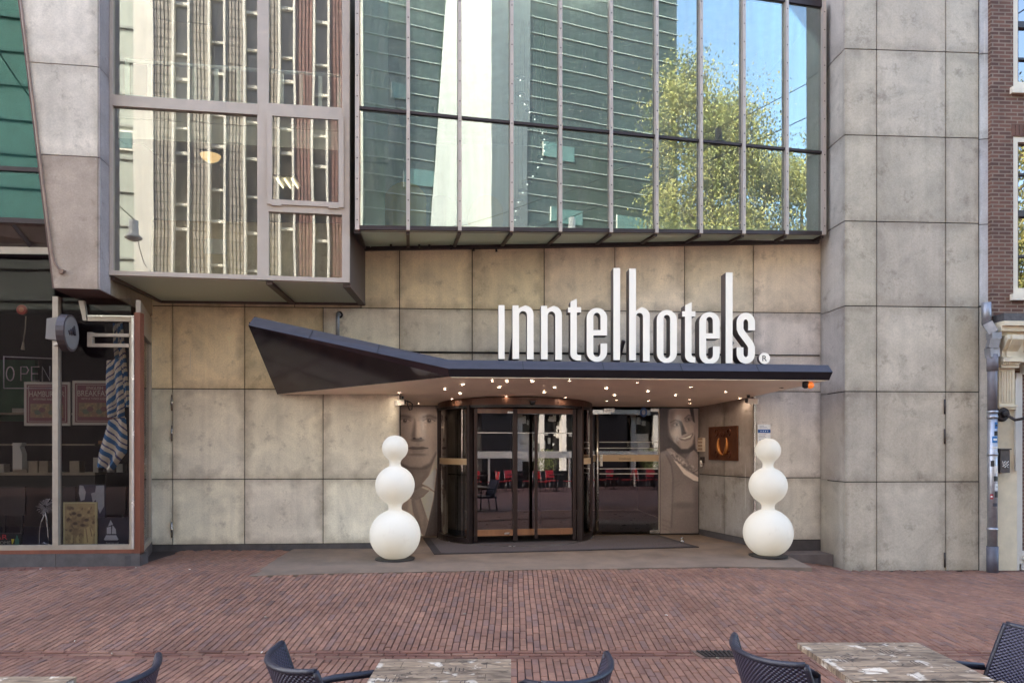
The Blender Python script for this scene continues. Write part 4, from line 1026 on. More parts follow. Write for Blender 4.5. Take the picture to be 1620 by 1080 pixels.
def woman():
    P = Paint(60, 366, 80, 1046, 104, 300, .24)
    P.poly([(300, 70), (380, 70), (380, 420), (345, 390), (338, 250)], .56, 5)
    P.poly([(60, 70), (150, 70), (120, 200), (130, 330), (150, 420), (60, 420)], .15, 14)
    P.poly([(130, 90), (200, 60), (300, 70), (330, 170), (338, 270), (318, 350), (280, 392), (225, 395), (170, 340), (135, 260), (122, 170)], .60, 9)
    P.poly([(128, 100), (175, 95), (165, 200), (190, 300), (230, 390), (170, 340), (132, 260)], .42, 16, .8); P.ell(240, 130, 70, 46, .70, .6, .8)
    P.poly([(292, 70), (325, 70), (338, 190), (322, 180), (306, 130)], .10, 4)
    P.ell(186, 202, 40, 20, .34, .5, .85, -10); P.ell(286, 164, 32, 18, .32, .5, .85, -18); P.ell(190, 206, 22, 8, .62, .3, 1, -10); P.ell(192, 205, 9, 8, .1, .3); P.ell(286, 166, 18, 7, .6, .3, 1, -18); P.ell(288, 165, 8, 7, .1, .3)
    P.line([(140, 188), (180, 170), (215, 178)], 7, .2, 4, .9); P.line([(256, 156), (285, 132), (312, 136)], 7, .2, 4, .9)
    P.poly([(212, 180), (228, 178), (270, 255), (262, 274), (232, 290), (226, 240)], .20, 7); P.poly([(240, 180), (272, 236), (280, 258), (262, 262)], .74, 7, .85); P.ell(255, 270, 14, 6, .14, .4)
    P.ell(180, 270, 32, 30, .66, .6, .7); P.ell(308, 236, 18, 32, .66, .6, .7)
    P.poly([(204, 308), (250, 300), (300, 280), (322, 268), (326, 280), (300, 318), (262, 332), (226, 326)], .34, 3); P.poly([(214, 308), (262, 304), (318, 276), (300, 304), (255, 318)], .88, 3); P.poly([(226, 324), (262, 322), (302, 308), (290, 324), (258, 334)], .48, 3)
    P.ell(276, 360, 40, 20, .58, .6, .8); P.line([(196, 300), (190, 330), (205, 350)], 4, .34, 4, .7)
    P.poly([(120, 300), (180, 350), (230, 395), (290, 395), (335, 350), (345, 410), (300, 430), (170, 430), (120, 390)], .12, 8)
    P.poly([(108, 392), (150, 385), (200, 430), (260, 470), (300, 420), (330, 400), (366, 440), (366, 612), (310, 590), (230, 530), (150, 470)], .46, 4)
    rng = np.random.RandomState(4)
    for _ in range(90):
        a = rng.rand(); x = 120+a*240; y = 400+a*150+rng.rand()*55; P.ell(x, y, 3+rng.rand()*8, 3+rng.rand()*6, rng.choice([.24, .32, .66, .72]), .5, .7)
    P.line([(150, 440), (240, 520), (366, 606)], 6, .22, 5, .8); P.poly([(240, 430), (300, 425), (280, 480), (330, 560), (280, 540)], .30, 8, .6)
    sw = [(60, 420), (112, 400), (170, 470), (250, 580), (330, 645), (370, 650), (370, 1050), (60, 1050)]
    P.poly(sw, .36, 5); P.poly([(168, 478), (190, 490), (270, 560), (366, 612), (366, 645), (328, 638), (250, 588)], .78, 3)
    P.poly([(60, 430), (110, 430), (150, 520), (160, 600), (150, 900), (130, 1050), (60, 1050)], .40, 8); P.line([(110, 440), (150, 520), (162, 620), (158, 800), (150, 1000)], 7, .20, 6, .8)
    P.ell(260, 760, 80, 90, .41, .7, .8); P.ell(250, 830, 90, 26, .26, .6, .7); P.poly([(330, 700), (370, 680), (370, 1050), (340, 1050)], .26, 20, .7)
    for q in ([(165, 650), (210, 640)], [(165, 690), (220, 660)], [(80, 940), (140, 960)], [(80, 980), (135, 1000)], [(90, 1010), (140, 1030)]): P.line(q, 5, .28, 6, .6)
    P.ell(290, 960, 60, 90, .32, .7, .6)
    return soften(P.v, 1, 9)
mural_m = attrmat('photo_print', rough=.35, nscale=60, namt=.06, spec=.4, coat=.55)
def sheet_from(v, pl, u0, u1, z0, z1, out, name, tone, mat):
    ny, nx = v.shape; mb = MB()
    V = []; F = []
    for j in range(ny):
        for i in range(nx): V.append(tuple(pl.p(u0+(u1-u0)*i/(nx-1), z1+(z0-z1)*j/(ny-1), out)))
    for j in range(ny-1):
        for i in range(nx-1): k = j*nx+i; F.append((k, k+nx, k+nx+1, k+1))
    me = bpy.data.meshes.new(name); me.from_pydata(V, [], F); ca = me.color_attributes.new('Col', 'FLOAT_COLOR', 'POINT')
    c = np.ones((ny*nx, 4), dtype=np.float32)
    if v.ndim == 2: c[:, :3] = tone(np.clip(v.ravel(), 0, 1))
    ca.data.foreach_set('color', c.ravel()); me.materials.append(mat)
    o = bpy.data.objects.new(name, me); COL.objects.link(o); return o
def sepia_lt(v):
    return np.clip(sepia(v)*2.1, 0, .88)
def sepia(v):
    lo = np.array([26, 20, 24]); hi = np.array([220, 203, 190]); c = lo+(hi-lo)*v[:, None]; c = c/255
    return np.where(c <= .04045, c/12.92, ((c+.055)/1.055)**2.4)
for nm, fn, p0, p1, y0, y1, lab in (('man_mural', man, 624.5, 693, 642, 849.5, 'tall sepia photo mural of a man in shirt and tie beside the revolving door'),
                                     ('woman_mural', woman, 1044, 1104.3, 646, 843, 'tall sepia photo mural of a smiling woman in a scarf beside the glass side door')):
    u0, u1 = RB.s(p0), RB.s(p1); pm = (p0+p1)/2; z0, z1 = RB.z(pm, y1), RB.z(pm, y0)
    t_ = thing(nm, lab, 'mural', RB.p((u0+u1)/2, z0, .03))
    mb = MB(); mb.pbox(RB, u0-.012, u1+.012, z0-.02, z1+.02, -.02, .02); bkd = mb.build('backing_board', black, t_)
    o = sheet_from(fn(), RB, u0, u1, z0, z1, .024, 'print', sepia_lt if fn is man else (lambda v: np.clip(sepia(v)*2.0, 0, .88)), mural_m); o.parent = t_; o.location = -WL[t_]
# ------------------------------------------------------------------ things on the recess walls
copper = simple('copper_plate', S(122, 76, 54), .38, .75, var=.3, scale=7, bump=.002); brass = simple('worn_brass', S(186, 120, 66), .45, .85)
u0, z1 = rw.sz(1168.5, 673); u1, z0 = rw.sz(1123, 727)
if u0 > u1: u0, u1 = u1, u0
pq = thing('copper_plaque', 'square copper plaque with two raised brass horns on the recess side wall', 'plaque', rw.p(u0, z0, .02))
mb = MB(); mb.pbox(rw, u0, u1, z0, z1, .001, .02); mb.build('plate', copper, pq)
mb = MB()
for a, b, c, d in ((u0, u1, z0, z0+.03), (u0, u1, z1-.03, z1), (u0, u0+.03, z0+.03, z1-.03), (u1-.03, u1, z0+.03, z1-.03)): mb.pbox(rw, a, b, c, d, .0205, .03)
mb.build('rim', copper, pq)
uc, zc = (u0+u1)/2, (z0+z1)/2-.02
for sg in (-1, 1):
    mb = MB(); pts = []; rs = []
    for i in range(13):
        a = R(-88+i*10.6); pts.append(rw.p(uc+sg*.145*math.cos(a), zc+.19*math.sin(a), .025)); rs.append(.005+.036*math.sin(PI*(i+1.5)/14.5)**1.2)
    mb.tube(pts, rs, 10); mb.build('horn', brass, pq)
mb = MB()
for du, dz in ((-.2, .2), (.2, .2), (-.2, -.2), (.2, -.2)):
    mb.tube([rw.p(uc+du+.05*math.cos(i*PI/6), zc+.02+dz+.06*math.sin(i*PI/6), .022) for i in range(11)], .012, 6)
for du in (-.06, .06): mb.tube([rw.p(uc+du*.6, zc+.14, .022), rw.p(uc+du, zc+.19, .022), rw.p(uc+du*.7, zc+.23, .022)], .014, 6)
mb.build('corner_ornament', simple('dark_copper', S(92, 50, 36), .45, .7), pq)
u0, z1 = rw.sz(1116, 692); u1, z0 = rw.sz(1107, 714); u0, u1 = min(u0, u1), max(u0, u1)
t_ = thing('intercom', 'pale intercom box on the side wall between woman mural and copper plaque', 'intercom', rw.p(u0, z0, .02))
mb = MB(); mb.pbox(rw, u0, u1, z0, z1, .001, .05); mb.build('housing', simple('pale_plastic', S(226, 206, 184), .5), t_)
mb = MB(); 
for k in range(4): mb.pbox(rw, u0+.03, u1-.03, z0+.03+k*.065, z0+.07+k*.065, .0505, .056)
mb.build('button', simple('tan_buttons', S(170, 140, 116), .5), t_)
u, z = rw.sz(1112, 729)
t_ = thing('door_release_switch', 'small knob switch on the side wall below the intercom', 'switch', rw.p(u, z, .02))
mb = MB(); mb.pbox(rw, u-.06, u+.05, z-.03, z+.08, .001, .03); mb.build('mount', simple('dark_mount', S(60, 50, 48), .6), t_)
mb = MB(); mb.tube([rw.p(u, z-.1, .03), rw.p(u-.02, z+.01, .06)], [.03, .02], 8); mb.build('knob', white, t_)
# hotel classification board with four stars
u0, z1 = WF.sz(1198, 671); u1, z0 = WF.sz(1218, 706)
t_ = thing('hotel_star_board', 'small white board with blue band and four stars above the right lamp', 'sign', WF.p(u0, z0, .01))
mb = MB(); mb.pbox(WF, u0, u1, z0, z1, .001, .025, 0); 
zb1, zb2 = WF.z(1208, 684.5), WF.z(1208, 679)
mb.pbox(WF, u0+.001, u1-.001, zb1, zb2, .0251, .027, 1)
for k in range(4):
    cu_x = u0+.055+.035*k*1.1; cz = (zb1+zb2)/2
    mb.face([WF.p(cu_x+(.014 if i % 2 == 0 else .006)*math.sin(-i*PI/5), cz+(.014 if i % 2 == 0 else .006)*math.cos(i*PI/5), .029) for i in range(10)], 0)
for k, w in enumerate((.08, .13, .15)): mb.pbox(WF, u0+.03, u0+.03+w, z1-.03-.02*k, z1-.024-.02*k, .0251, .026, 2)
for k in range(5): mb.pbox(WF, u0+.02, u0+.15-.02*(k % 2), zb1-.03-.025*k, zb1-.022-.025*k, .0251, .026, 2)
mb.build('board', [simple('board_white', S(252, 252, 252), .4), simple('board_blue', S(34, 96, 168), .5), simple('board_print', S(150, 160, 172), .6)], t_)
# two small security cameras under the canopy
def secam(p, dirv, lab):
    t_ = thing('security_camera', lab, 'camera', p, 'cameras under the canopy'); p = Vector(p); d = Vector(dirv).normalized()
    mb = MB(); mb.bar(p, p+d*.16, .075, .085); mb.build('housing', white, t_)
    mb = MB(); mb.bar(p+d*.005-Vector((0, 0, .0)), p-d*.05, .06, .07); mb.build('hood', black, t_)
    mb = MB(); q = p+Vector((0, 0, .05)); mb.bar(q, q+Vector((0, 0, .05)), .04, .04); mb.build('bracket', black, t_)
    return t_
p = unp(637, 636, 12.0); c1 = secam(p, (-.6, -.8, -.15), 'small white security camera with hanging cable above the man mural')
mb = MB(); p = unp(645, 636, 12.0); mb.tube([p+Vector((0, 0, .03)), p+Vector((.0, 0, -.05)), p+Vector((.03, 0, -.13)), p+Vector((.07, 0, -.12)), p+Vector((.08, 0, -.03)), p+Vector((.04, 0, .0)), p+Vector((-.03, 0, .02))], .011, 8); mb.build('cable', black, c1)
p = unp(1184, 634, 12.05); secam(p, (.85, -.5, -.1), 'small black and white security camera at the recess corner above the right lamp')
# orange beacon
p = unp(1278, 605, 11.0)
t_ = thing('orange_beacon', 'small orange beacon light hanging under the right tip of the canopy', 'beacon', p)
mb = MB(); mb.lathe((p.x-.035, p.y, p.z-.09), [(.02, 0), (.05, .02), (.05, .09), (.03, .12)], 14); mb.build('base', black, t_)
mb = MB(); mb.sphere((p.x+.03, p.y-.02, p.z-.045), .058, 10, 0, (1, 1, .9)); mb.build('lens', simple('orange_lens', S(236, 106, 30), .2, coat=.5, emit=.06, ecol=(1, .3, .05, 1)), t_)
# steel stub pipe above the canopy
u, z1 = WF.sz(537, 498); z0 = WF.z(537, 545)
t_ = thing('overflow_pipe', 'thin steel elbow pipe coming out of the wall above the canopy wing', 'pipe', WF.p(u, z0, .1))
mb = MB(); mb.tube([WF.p(u, z0, .16), WF.p(u, z1-.05, .16), WF.p(u, z1-.01, .14), WF.p(u, z1, .1), WF.p(u, z1, 0)], .032, 12); mb.build('tube', zinc, t_)
mb = MB(); mb.lathe((0, 0, 0), [(.034, 0), (.06, 0), (.06, .01)], 12)
mb2 = MB(); mb2.tube([WF.p(u, z1, .012), WF.p(u, z1, .002)], .06, 14); mb2.build('flange', iron, t_)

# ================================================================== SPHERE LAMPS
lampwhite, nt, N, L, out = newmat('white_lamp_plastic')
b = N.new('ShaderNodeBsdfPrincipled'); b.inputs['Base Color'].default_value = (.80, .765, .69, 1); b.inputs['Roughness'].default_value = .55; b.inputs['Specular IOR Level'].default_value = .3
_tc = N.new('ShaderNodeTexCoord'); _no = N.new('ShaderNodeTexNoise'); _no.inputs['Scale'].default_value = 5; _no.inputs['Detail'].default_value = 8; _no.inputs['Roughness'].default_value = .7; L.new(_tc.outputs['Object'], _no.inputs[0])
_rp = N.new('ShaderNodeValToRGB'); _rp.color_ramp.elements[0].position = .25; _rp.color_ramp.elements[0].color = (.54, .50, .44, 1); _rp.color_ramp.elements[1].position = .42; _rp.color_ramp.elements[1].color = (.60, .57, .51, 1); L.new(_no.outputs[0], _rp.inputs[0]); L.new(_rp.outputs[0], b.inputs['Base Color'])
b.inputs['Emission Color'].default_value = (1, .88, .68, 1); b.inputs['Emission Strength'].default_value = .035; L.new(b.outputs[0], out.inputs[0])
def sphere_lamp(p, lab, k):
    t_ = thing('sphere_lamp', lab, 'lamp', p, 'stacked sphere lamps flanking the entrance'); x, y, z = p
    sph = [(.385, .372), (.297, 1.125), (.196, 1.688)]; prof = []
    n = 160; zz = [.012+(1.688+.196-.012)*i/n for i in range(n+1)]
    def raw(h):
        r = 0
        for rr, c in sph:
            q = rr*rr-(h-c)**2
            if q > 0: r = max(r, math.sqrt(q))
        if .6 < h < .9: r = max(r, .098+1.0*(h-.785)**2*6)
        if 1.35 < h < 1.56: r = max(r, .082+(h-1.455)**2*6)
        return r
    for i, h in enumerate(zz): prof.append((max(.001, raw(h)*k), h*k))
    mb = MB(); mb.lathe(p, prof, 48); mb.build('shade', lampwhite, t_)
    mb = MB(); mb.lathe(p, [(.001, .002), (.30*k, .002), (.30*k, .018), (.2*k, .024), (.001, .024)], 36, 0, False); mb.build('base', simple('lamp_base', S(40, 36, 36), .6), t_)
p = sp(625, 884); sphere_lamp(p, 'white lamp of three stacked spheres left of the entrance by the man mural', 1.0)
p = sp(1215, 879); sphere_lamp(p, 'white lamp of three stacked spheres right of the entrance under the star board', (11.2/1125*193)/1.9)

# ================================================================== SNACK BAR (left)
bar = thing('snack_bar_front', 'dark snack bar shopfront with metal framed windows left of the hotel wall', 'shopfront', (-6.5, 10.5, 0))
fm = simple('shop_frame_metal', S(166, 154, 140), .45, .3, var=.18, scale=5)
zs0, zs1 = SF.z(140, 869), SF.z(140, 861.5)
uM0, uM1 = SF.s(83.5), SF.s(92.5); uR0, uR1 = SF.s(204.5), SF.s(213); uL0 = SF.s(-220)
ztop = 3.825; zhead = 4.42
mb = MB()
mb.pbox(SF, uL0, uR1, zs0, zs1, -.08, .0); mb.pbox(SF, uM0, uM1, zs1, ztop+.01, -.08, .012); mb.pbox(SF, uR0, uR1-.03, zs1, 3.52, -.08, .0)
mb.pbox(SF, SF.s(-60)-.10, SF.s(-60)-.05, zs1, zhead, -.08, 0); mb.pbox(SF, uL0, SF.s(80), zhead, zhead+.1, -.1, .05)
zz0, zz1 = SF.z(170, 508), SF.z(170, 501.5)
mb.pbox(SF, SF.s(139), uR1-.03, zz0, zz1, -.05, .01)
mb.pbox(SF, SF.s(141), uR0, SF.z(170, 532.5), SF.z(170, 527.5), -.04, .015); mb.pbox(SF, SF.s(141), uR0, SF.z(170, 549), SF.z(170, 543.5), -.04, .015); mb.pbox(SF, SF.s(139), SF.s(147), SF.z(170, 549), SF.z(170, 526), -.05, .02)
mb.pquad(SF, [(SF.s(132), SF.z(132, 507)), (SF.s(138), SF.z(138, 507)), (SF.s(133.5), SF.z(133, 476)), (SF.s(125), SF.z(125, 476))], -.04, .015)
mb.build('frame', fm, bar)
mb = MB(); mb.pbox(SF, uR1-.03, uR1, zs1-.05, 3.54, -.06, .03); mb.pbox(SF, SF.s(140), uR1, zz1, zz1+.02, -.02, .03); mb.build('bright_trim', simple('bright_trim_metal', S(226, 222, 214), .25, .6), bar)
mb = MB(); mb.pbox(SF, uR1, SF.s(222), .15, 3.62, -.12, .01); mb.pbox(SF, uL0, uR1, zs0-.055, zs0, -.1, .004); mb.build('wood_post', simple('red_brown_wood', S(122, 70, 52), .5, var=.25, scale=6, stretch=(1, 1, .2)), bar)
mb = MB(); mb.pbox(SF, uL0, uM1-.03, -.3, zs0-.057, -.25, .02); mb.pbox(SF, uM1-.022, SF.s(222), -.3, zs0-.057, -.25, .02)
sd_ = PL((-4.735, 10.49, 0), 0); sd_.d = Vector((-.50, 1.51, 0)).normalized(); sd_.n = Vector((1.51, .50, 0)).normalized()
mb.pbox(sd_, .02, 1.57, -.3, .14, -.2, .01); mb.build('stone_base', stone_dark, bar)
mb = MB()
for a in ((.10, .17, .15, 3.45), (1.40, 1.50, .15, 3.45), (.17, 1.40, .15, .24), (.17, 1.40, 3.36, 3.45)): mb.pbox(sd_, *a, -.06, .01)
mb.pbox(sd_, 0.02, 1.57, 3.46, 3.8, -.06, .0, 0); mb.build('side_frame', fm, bar)
paneq(sd_, rect(.17, 1.40, .24, 3.36), -.02, 'pane', g_shop, bar)
mb = MB(); u, z = .12, 1.66; mb.lathe(sd_.p(.13, 1.95, .02), [(.001, .0), (.03, .0)], 10); mb.pbox(sd_, .115, .155, 1.6, 1.72, .011, .03); mb.build('lock', steel, bar)
paneq(SF, rect(SF.s(-220)+.0, uM0, zs1, zhead), -.05, 'pane', g_shop, bar); paneq(SF, rect(uM1, uR0, zs1, ztop), -.05, 'pane', g_shop, bar)
mb = MB()
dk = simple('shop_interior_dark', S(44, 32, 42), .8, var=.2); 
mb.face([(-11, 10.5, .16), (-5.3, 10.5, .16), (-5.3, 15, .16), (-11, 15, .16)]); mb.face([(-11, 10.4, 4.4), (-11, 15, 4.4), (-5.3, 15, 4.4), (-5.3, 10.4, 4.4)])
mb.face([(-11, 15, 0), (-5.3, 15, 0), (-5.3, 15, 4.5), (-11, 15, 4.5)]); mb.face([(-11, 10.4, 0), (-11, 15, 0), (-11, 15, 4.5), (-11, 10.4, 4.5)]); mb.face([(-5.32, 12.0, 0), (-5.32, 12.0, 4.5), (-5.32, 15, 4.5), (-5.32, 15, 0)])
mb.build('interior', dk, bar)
mb = MB()                                          # counter, shelf and back bar in the gloom
SI3 = PL((0, 14.2, 0), 0)
mb.pbox(SI3, SI3.s(-20), SI3.s(150), .16, 1.15, -.4, 0, 0); mb.pbox(SI3, SI3.s(-20), SI3.s(152), 1.15, 1.2, -.4, .05, 1)
rs_ = random.Random(12)
for k in range(26):
    u_ = SI3.s(-15)+rs_.random()*4.2; zz_ = rs_.choice([1.2, 1.2, 1.75, 2.35]); w_ = rs_.uniform(.05, .22); mb.pbox(SI3, u_, u_+w_, zz_, zz_+rs_.uniform(.06, .3), -.2-.001*k, -.02-.001*k, rs_.choice([1, 0, 3, 4]))
for zz_ in (1.72, 2.32): mb.pbox(SI3, SI3.s(-20), SI3.s(150), zz_, zz_+.03, -.25, .0, 1)
for k in range(5):
    u_ = SI3.s(0)+.85*k; mb.pbox(SI3, u_, u_+.42, .5, 1.0, 1.3, 1.34, 0); mb.pbox(SI3, u_+.04, u_+.08, .16, .5, 1.3, 1.34, 0); mb.pbox(SI3, u_+.34, u_+.38, .16, .5, 1.3, 1.34, 0)
for a, b in ((20, 45), (45, 62), (62, 78), (110, 128)): mb.pbox(SI3, SI3.s(a), SI3.s(b)-.03, 1.2, 1.42, -.2, .0, 1)
mb.pbox(SI3, SI3.s(-40), SI3.s(40), 2.2, 3.4, -.4, -.3, 2)
mb.build('counter', [black, simple('counter_top', S(150, 136, 120), .5), simple('green_wall', S(40, 78, 58), .7), simple('bottle_amber', S(140, 96, 60), .3), simple('box_pale', S(170, 166, 160), .6)], bar)

SI1 = PL((0, 10.72, 0), 0); SI2 = PL((0, 11.4, 0), 0); SI0 = PL((0, 10.56, 0), 0)
posterred = simple('poster_maroon', S(90, 34, 36), .5, var=.1); posterw = simple('poster_cream', S(150, 140, 124), .5, var=.05); posterfood = simple('poster_food', S(120, 96, 60), .5, var=.8, scale=14)
def poster(name, x0, x1, y0, y1, lab, lines, grp=None):
    u0, u1 = SI2.s(x0), SI2.s(x1); z0, z1 = SI2.z((x0+x1)/2, y1), SI2.z((x0+x1)/2, y0)
    t_ = thing(name, lab, 'poster', SI2.p((u0+u1)/2, z0, 0), grp)
    mb = MB(); mb.pbox(SI2, u0, u1, z0, z1, -.03, 0); mb.build('frame', posterw, t_)
    mb = MB(); mb.pbox(SI2, u0+.04, u1-.04, z0+.04, z1-.04, .0005, .004)
    w = u1-u0; h = z1-z0
    mb.pbox(SI2, u0+.10, u1-.10, z0+.11*h/.6, z0+.50*h, .0042, .006, 1)
    for a in ((u0+.065, u1-.065, z0+.06, z0+.067), (u0+.065, u1-.065, z1-.067, z1-.06), (u0+.065, u0+.072, z0+.067, z1-.067), (u1-.072, u1-.065, z0+.067, z1-.067)): mb.pbox(SI2, *a, .0042, .005, 2)
    for tx, a, b, c in lines: text_faces(mb, tx, SI2, u0+w*a, z0+h*b, h*c, .008, 2, width=None if len(tx) < 4 else w*(1-2*a))
    for k in range(7): mb.face([SI2.p(u0+w*(.2+.1*k)+.05*math.cos(i*PI/5), z0+h*(.3+.06*(k % 3-1))+.04*math.sin(i*PI/5), .008+.0006*k) for i in range(10)], 3+k % 3)
    mb.build('print', [posterred, posterfood, posterw, simple('food_bun', S(112, 80, 50), .5), simple('food_green', S(70, 74, 52), .5), simple('food_red', S(90, 46, 38), .5)], t_)
poster('burger_poster', 38, 111, 604, 673, 'maroon poster reading hamburger hanging behind the snack bar mullion', [('HAMBURGER', .12, .66, .13), ('WITH FRIES AND SALAD', .2, .58, .045)], 'food posters in the snack bar')
poster('breakfast_poster', 114.5, 186, 602, 672, 'maroon poster reading English breakfast partly behind the striped cloth', [('ENGLISH', .32, .80, .07), ('BREAKFAST', .12, .65, .13), ('WITH TWO EGGS', .2, .57, .045)], 'food posters in the snack bar')
# unlit neon OPEN
neon = simple('unlit_neon_tube', S(150, 140, 140), .3)
t_ = thing('open_sign', 'unlit neon tube sign reading OPEN in the snack bar window', 'sign', SI1.hit(45, 614))
mb = MB()
def npath(pts, cl=False): mb.tube([SI1.hit(x, y) for x, y in pts], .0075, 6)
npath([(6, 563), (6, 614), (85, 614)]); npath([(6, 564), (85, 567)])
npath([(16+6*math.cos(a), 591+11*math.sin(a)) for a in [i*PI/8 for i in range(17)]][:17]); npath([(33, 602), (33, 580), (42, 580), (45, 585), (42, 591), (33, 591)])
npath([(62, 580), (50, 580), (50, 602), (62, 602)]); npath([(50, 591), (60, 591)]); npath([(67, 603), (67, 580), (79, 602), (79, 579)])
mb.build('tube', neon, t_)
# striped cloth hanging at the window
t_ = thing('striped_cloth', 'blue and cream striped cloth gathered and hanging inside the snack bar window', 'cloth', SI0.hit(180, 740))
stripem, nt, N, L, out = newmat('striped_fabric')
b = N.new('ShaderNodeBsdfPrincipled'); L.new(b.outputs[0], out.inputs[0]); at = N.new('ShaderNodeAttribute'); at.attribute_name = 'Col'; L.new(at.outputs['Color'], b.inputs['Base Color']); b.inputs['Roughness'].default_value = .9
def cloth(L_, R_, n=36, m=110, amp=.05, slant=.5, per=9.0, parent=None, ph=0, dp=.0):
    """L_, R_: left and right outline as (px,py) lists sampled equally"""
    def at_(pts, k):
        k *= len(pts)-1; i = min(int(k), len(pts)-2); f = k-i; return (pts[i][0]+(pts[i+1][0]-pts[i][0])*f, pts[i][1]+(pts[i+1][1]-pts[i][1])*f)
    mb = MB(); g = []; cc = []
    for j in range(m+1):
        a = at_(L_, j/m); b_ = at_(R_, j/m); row = []; rc = []
        for i in range(n+1):
            f = i/n; px = a[0]+(b_[0]-a[0])*f; py = a[1]+(b_[1]-a[1])*f
            row.append(SI0.hit(px, py, dp+amp*math.sin(f*2*PI*1.6+ph)*(.4+.6*j/m)-.05))
            s_ = (j/m*per+f*slant*2+ph); rc.append(S(54, 98, 138) if (s_ % 1) < .32 else (S(84, 84, 116) if .62 < (s_ % 1) < .74 else S(206, 196, 174)))
        g.append(row); cc.append(rc)
    for j in range(m):
        for i in range(n): mb.face([g[j+1][i], g[j+1][i+1], g[j][i+1], g[j][i]], 0, cc[j][i], smooth=True)
    o = mb.build('fold', stripem, parent)
    sm = o.modifiers.new('thickness', 'SOLIDIFY'); sm.thickness = .006
cloth([(166, 570), (165, 600), (166, 640), (168, 660)], [(186, 566), (190, 600), (192, 630), (193, 660)], parent=t_, ph=.3, per=4.2)
cloth([(174, 510), (175, 540), (177, 560), (180, 575)], [(184, 510), (187, 540), (189, 560), (192, 580)], parent=t_, per=2.6, n=20, m=80, dp=-.03)
cloth([(184, 510), (188, 560), (192, 600), (196, 644)], [(189, 508), (194, 560), (197, 600), (201, 642)], parent=t_, ph=.8, per=5.5, slant=.1, n=6, dp=-.02)
cloth([(170, 664), (163, 690), (155, 715), (152, 738)], [(197, 660), (199, 690), (198, 715), (176, 744)], parent=t_, ph=.1, per=3.4, slant=-.6, dp=.02)
# bracket sign at the mullion
p = SF.hit(128, 532, .30)
t_ = thing('round_bracket_sign', 'grey round light box sign projecting from the snack bar mullion', 'sign', p)
mb = MB(); ax = Vector((.99, .10, 0)).normalized(); q = SF.hit(103, 526, .16)
gs = simple('grey_sign_plastic', S(128, 122, 118), .5, var=.1)
e1 = Vector((0, 0, 1)); e2 = ax.cross(e1)
def disc(c, r, th, n=24, mi=0, mi2=1):
    a = [c+ax*(th/2)+(e1*math.cos(2*PI*i/n)*r*1.05+e2*math.sin(2*PI*i/n)*r) for i in range(n)]; b2 = [v-ax*th for v in a]
    mb.face(a, mi2); mb.face(b2[::-1], mi2)
    for i in range(n): mb.face([a[(i+1) % n], a[i], b2[i], b2[(i+1) % n]], mi)
disc(p+ax*-.02, .245, .10, mi=1, mi2=1); disc(p+ax*-.02, .215, .115, mi=0, mi2=0)
mb.build('disc', [gs, simple('sign_rim_dark', S(72, 62, 64), .5)], t_)
mb = MB(); mb.hexa([SF.hit(93, 541, .02), SF.hit(111, 543, .02), SF.hit(114, 507, .02), SF.hit(95, 510, .02), SF.hit(93, 541, .32), SF.hit(111, 543, .32), SF.hit(114, 507, .32), SF.hit(95, 510, .32)]); mb.build('housing', gs, t_)
mb = MB()
for y in (528, 545): mb.bar(SF.hit(88, y, .02), SF.hit(100, y, .10), .03, .035)
mb.build('bracket', fm, t_)
mb = MB(); fpts = [(-.09, -.02), (-.05, .10), (-.04, -.02), (-.01, .07), (.02, -.03), (.05, .04), (.08, -.03), (.11, .02)]
fc = p+ax*-.02
mb.tube([fc+ax*-.064+e2*a+e1*b_ for a, b_ in fpts], .012, 6); mb.tube([fc-ax*.064+e2*a+e1*(-.11) for a in (-.1, .1)], .008, 6)
mb.tube([fc+ax*.064+e2*a+e1*b_ for a, b_ in fpts], .012, 6)
mb.build('script', simple('faded_sign_print', S(70, 60, 62), .6), t_)
# dandelion sculptures of wire
def dandelion(x, y, base, lab, rng):
    c = SI1.hit(x, y); t_ = thing('wire_dandelion', lab, 'ornament', SI1.hit(base[0][0], base[0][1])); mb = MB(); r_ = random.Random(rng)
    for _ in range(120):
        v = Vector((r_.gauss(0, 1), r_.gauss(0, 1), r_.gauss(0, 1))).normalized(); r0 = r_.uniform(.06, .125)
        q = c+v*r0; mb.bar(c+v*.04, q, .003, .003); w = v.cross(Vector((.3, .2, .9))).normalized()*.012
        mb.face([q+w, q+v*.014, q-w, q-v*.006])
    mb.build('seed_head', simple('dandelion_silver', S(190, 184, 182), .4, .3), t_)
    mb = MB(); mb.tube([SI1.hit(a, b_) for a, b_ in base], .010, 6); mb.build('stem', steel, t_)
dandelion(72, 801, [(79, 861), (76, 848), (75, 835), (73, 818), (71, 806)], 'silver wire dandelion ornament standing in the left snack bar window', 3)
t_ = thing('wire_stand', 'thin bent wire stand beside the dandelion in the left snack bar window', 'ornament', SI1.hit(66, 863)); mb = MB(); mb.tube([SI1.hit(*q, -.02) for q in ((72, 806), (64, 826), (61, 842), (60, 863), (68, 858), (78, 863))], .008, 6); mb.build('wire', steel, t_)
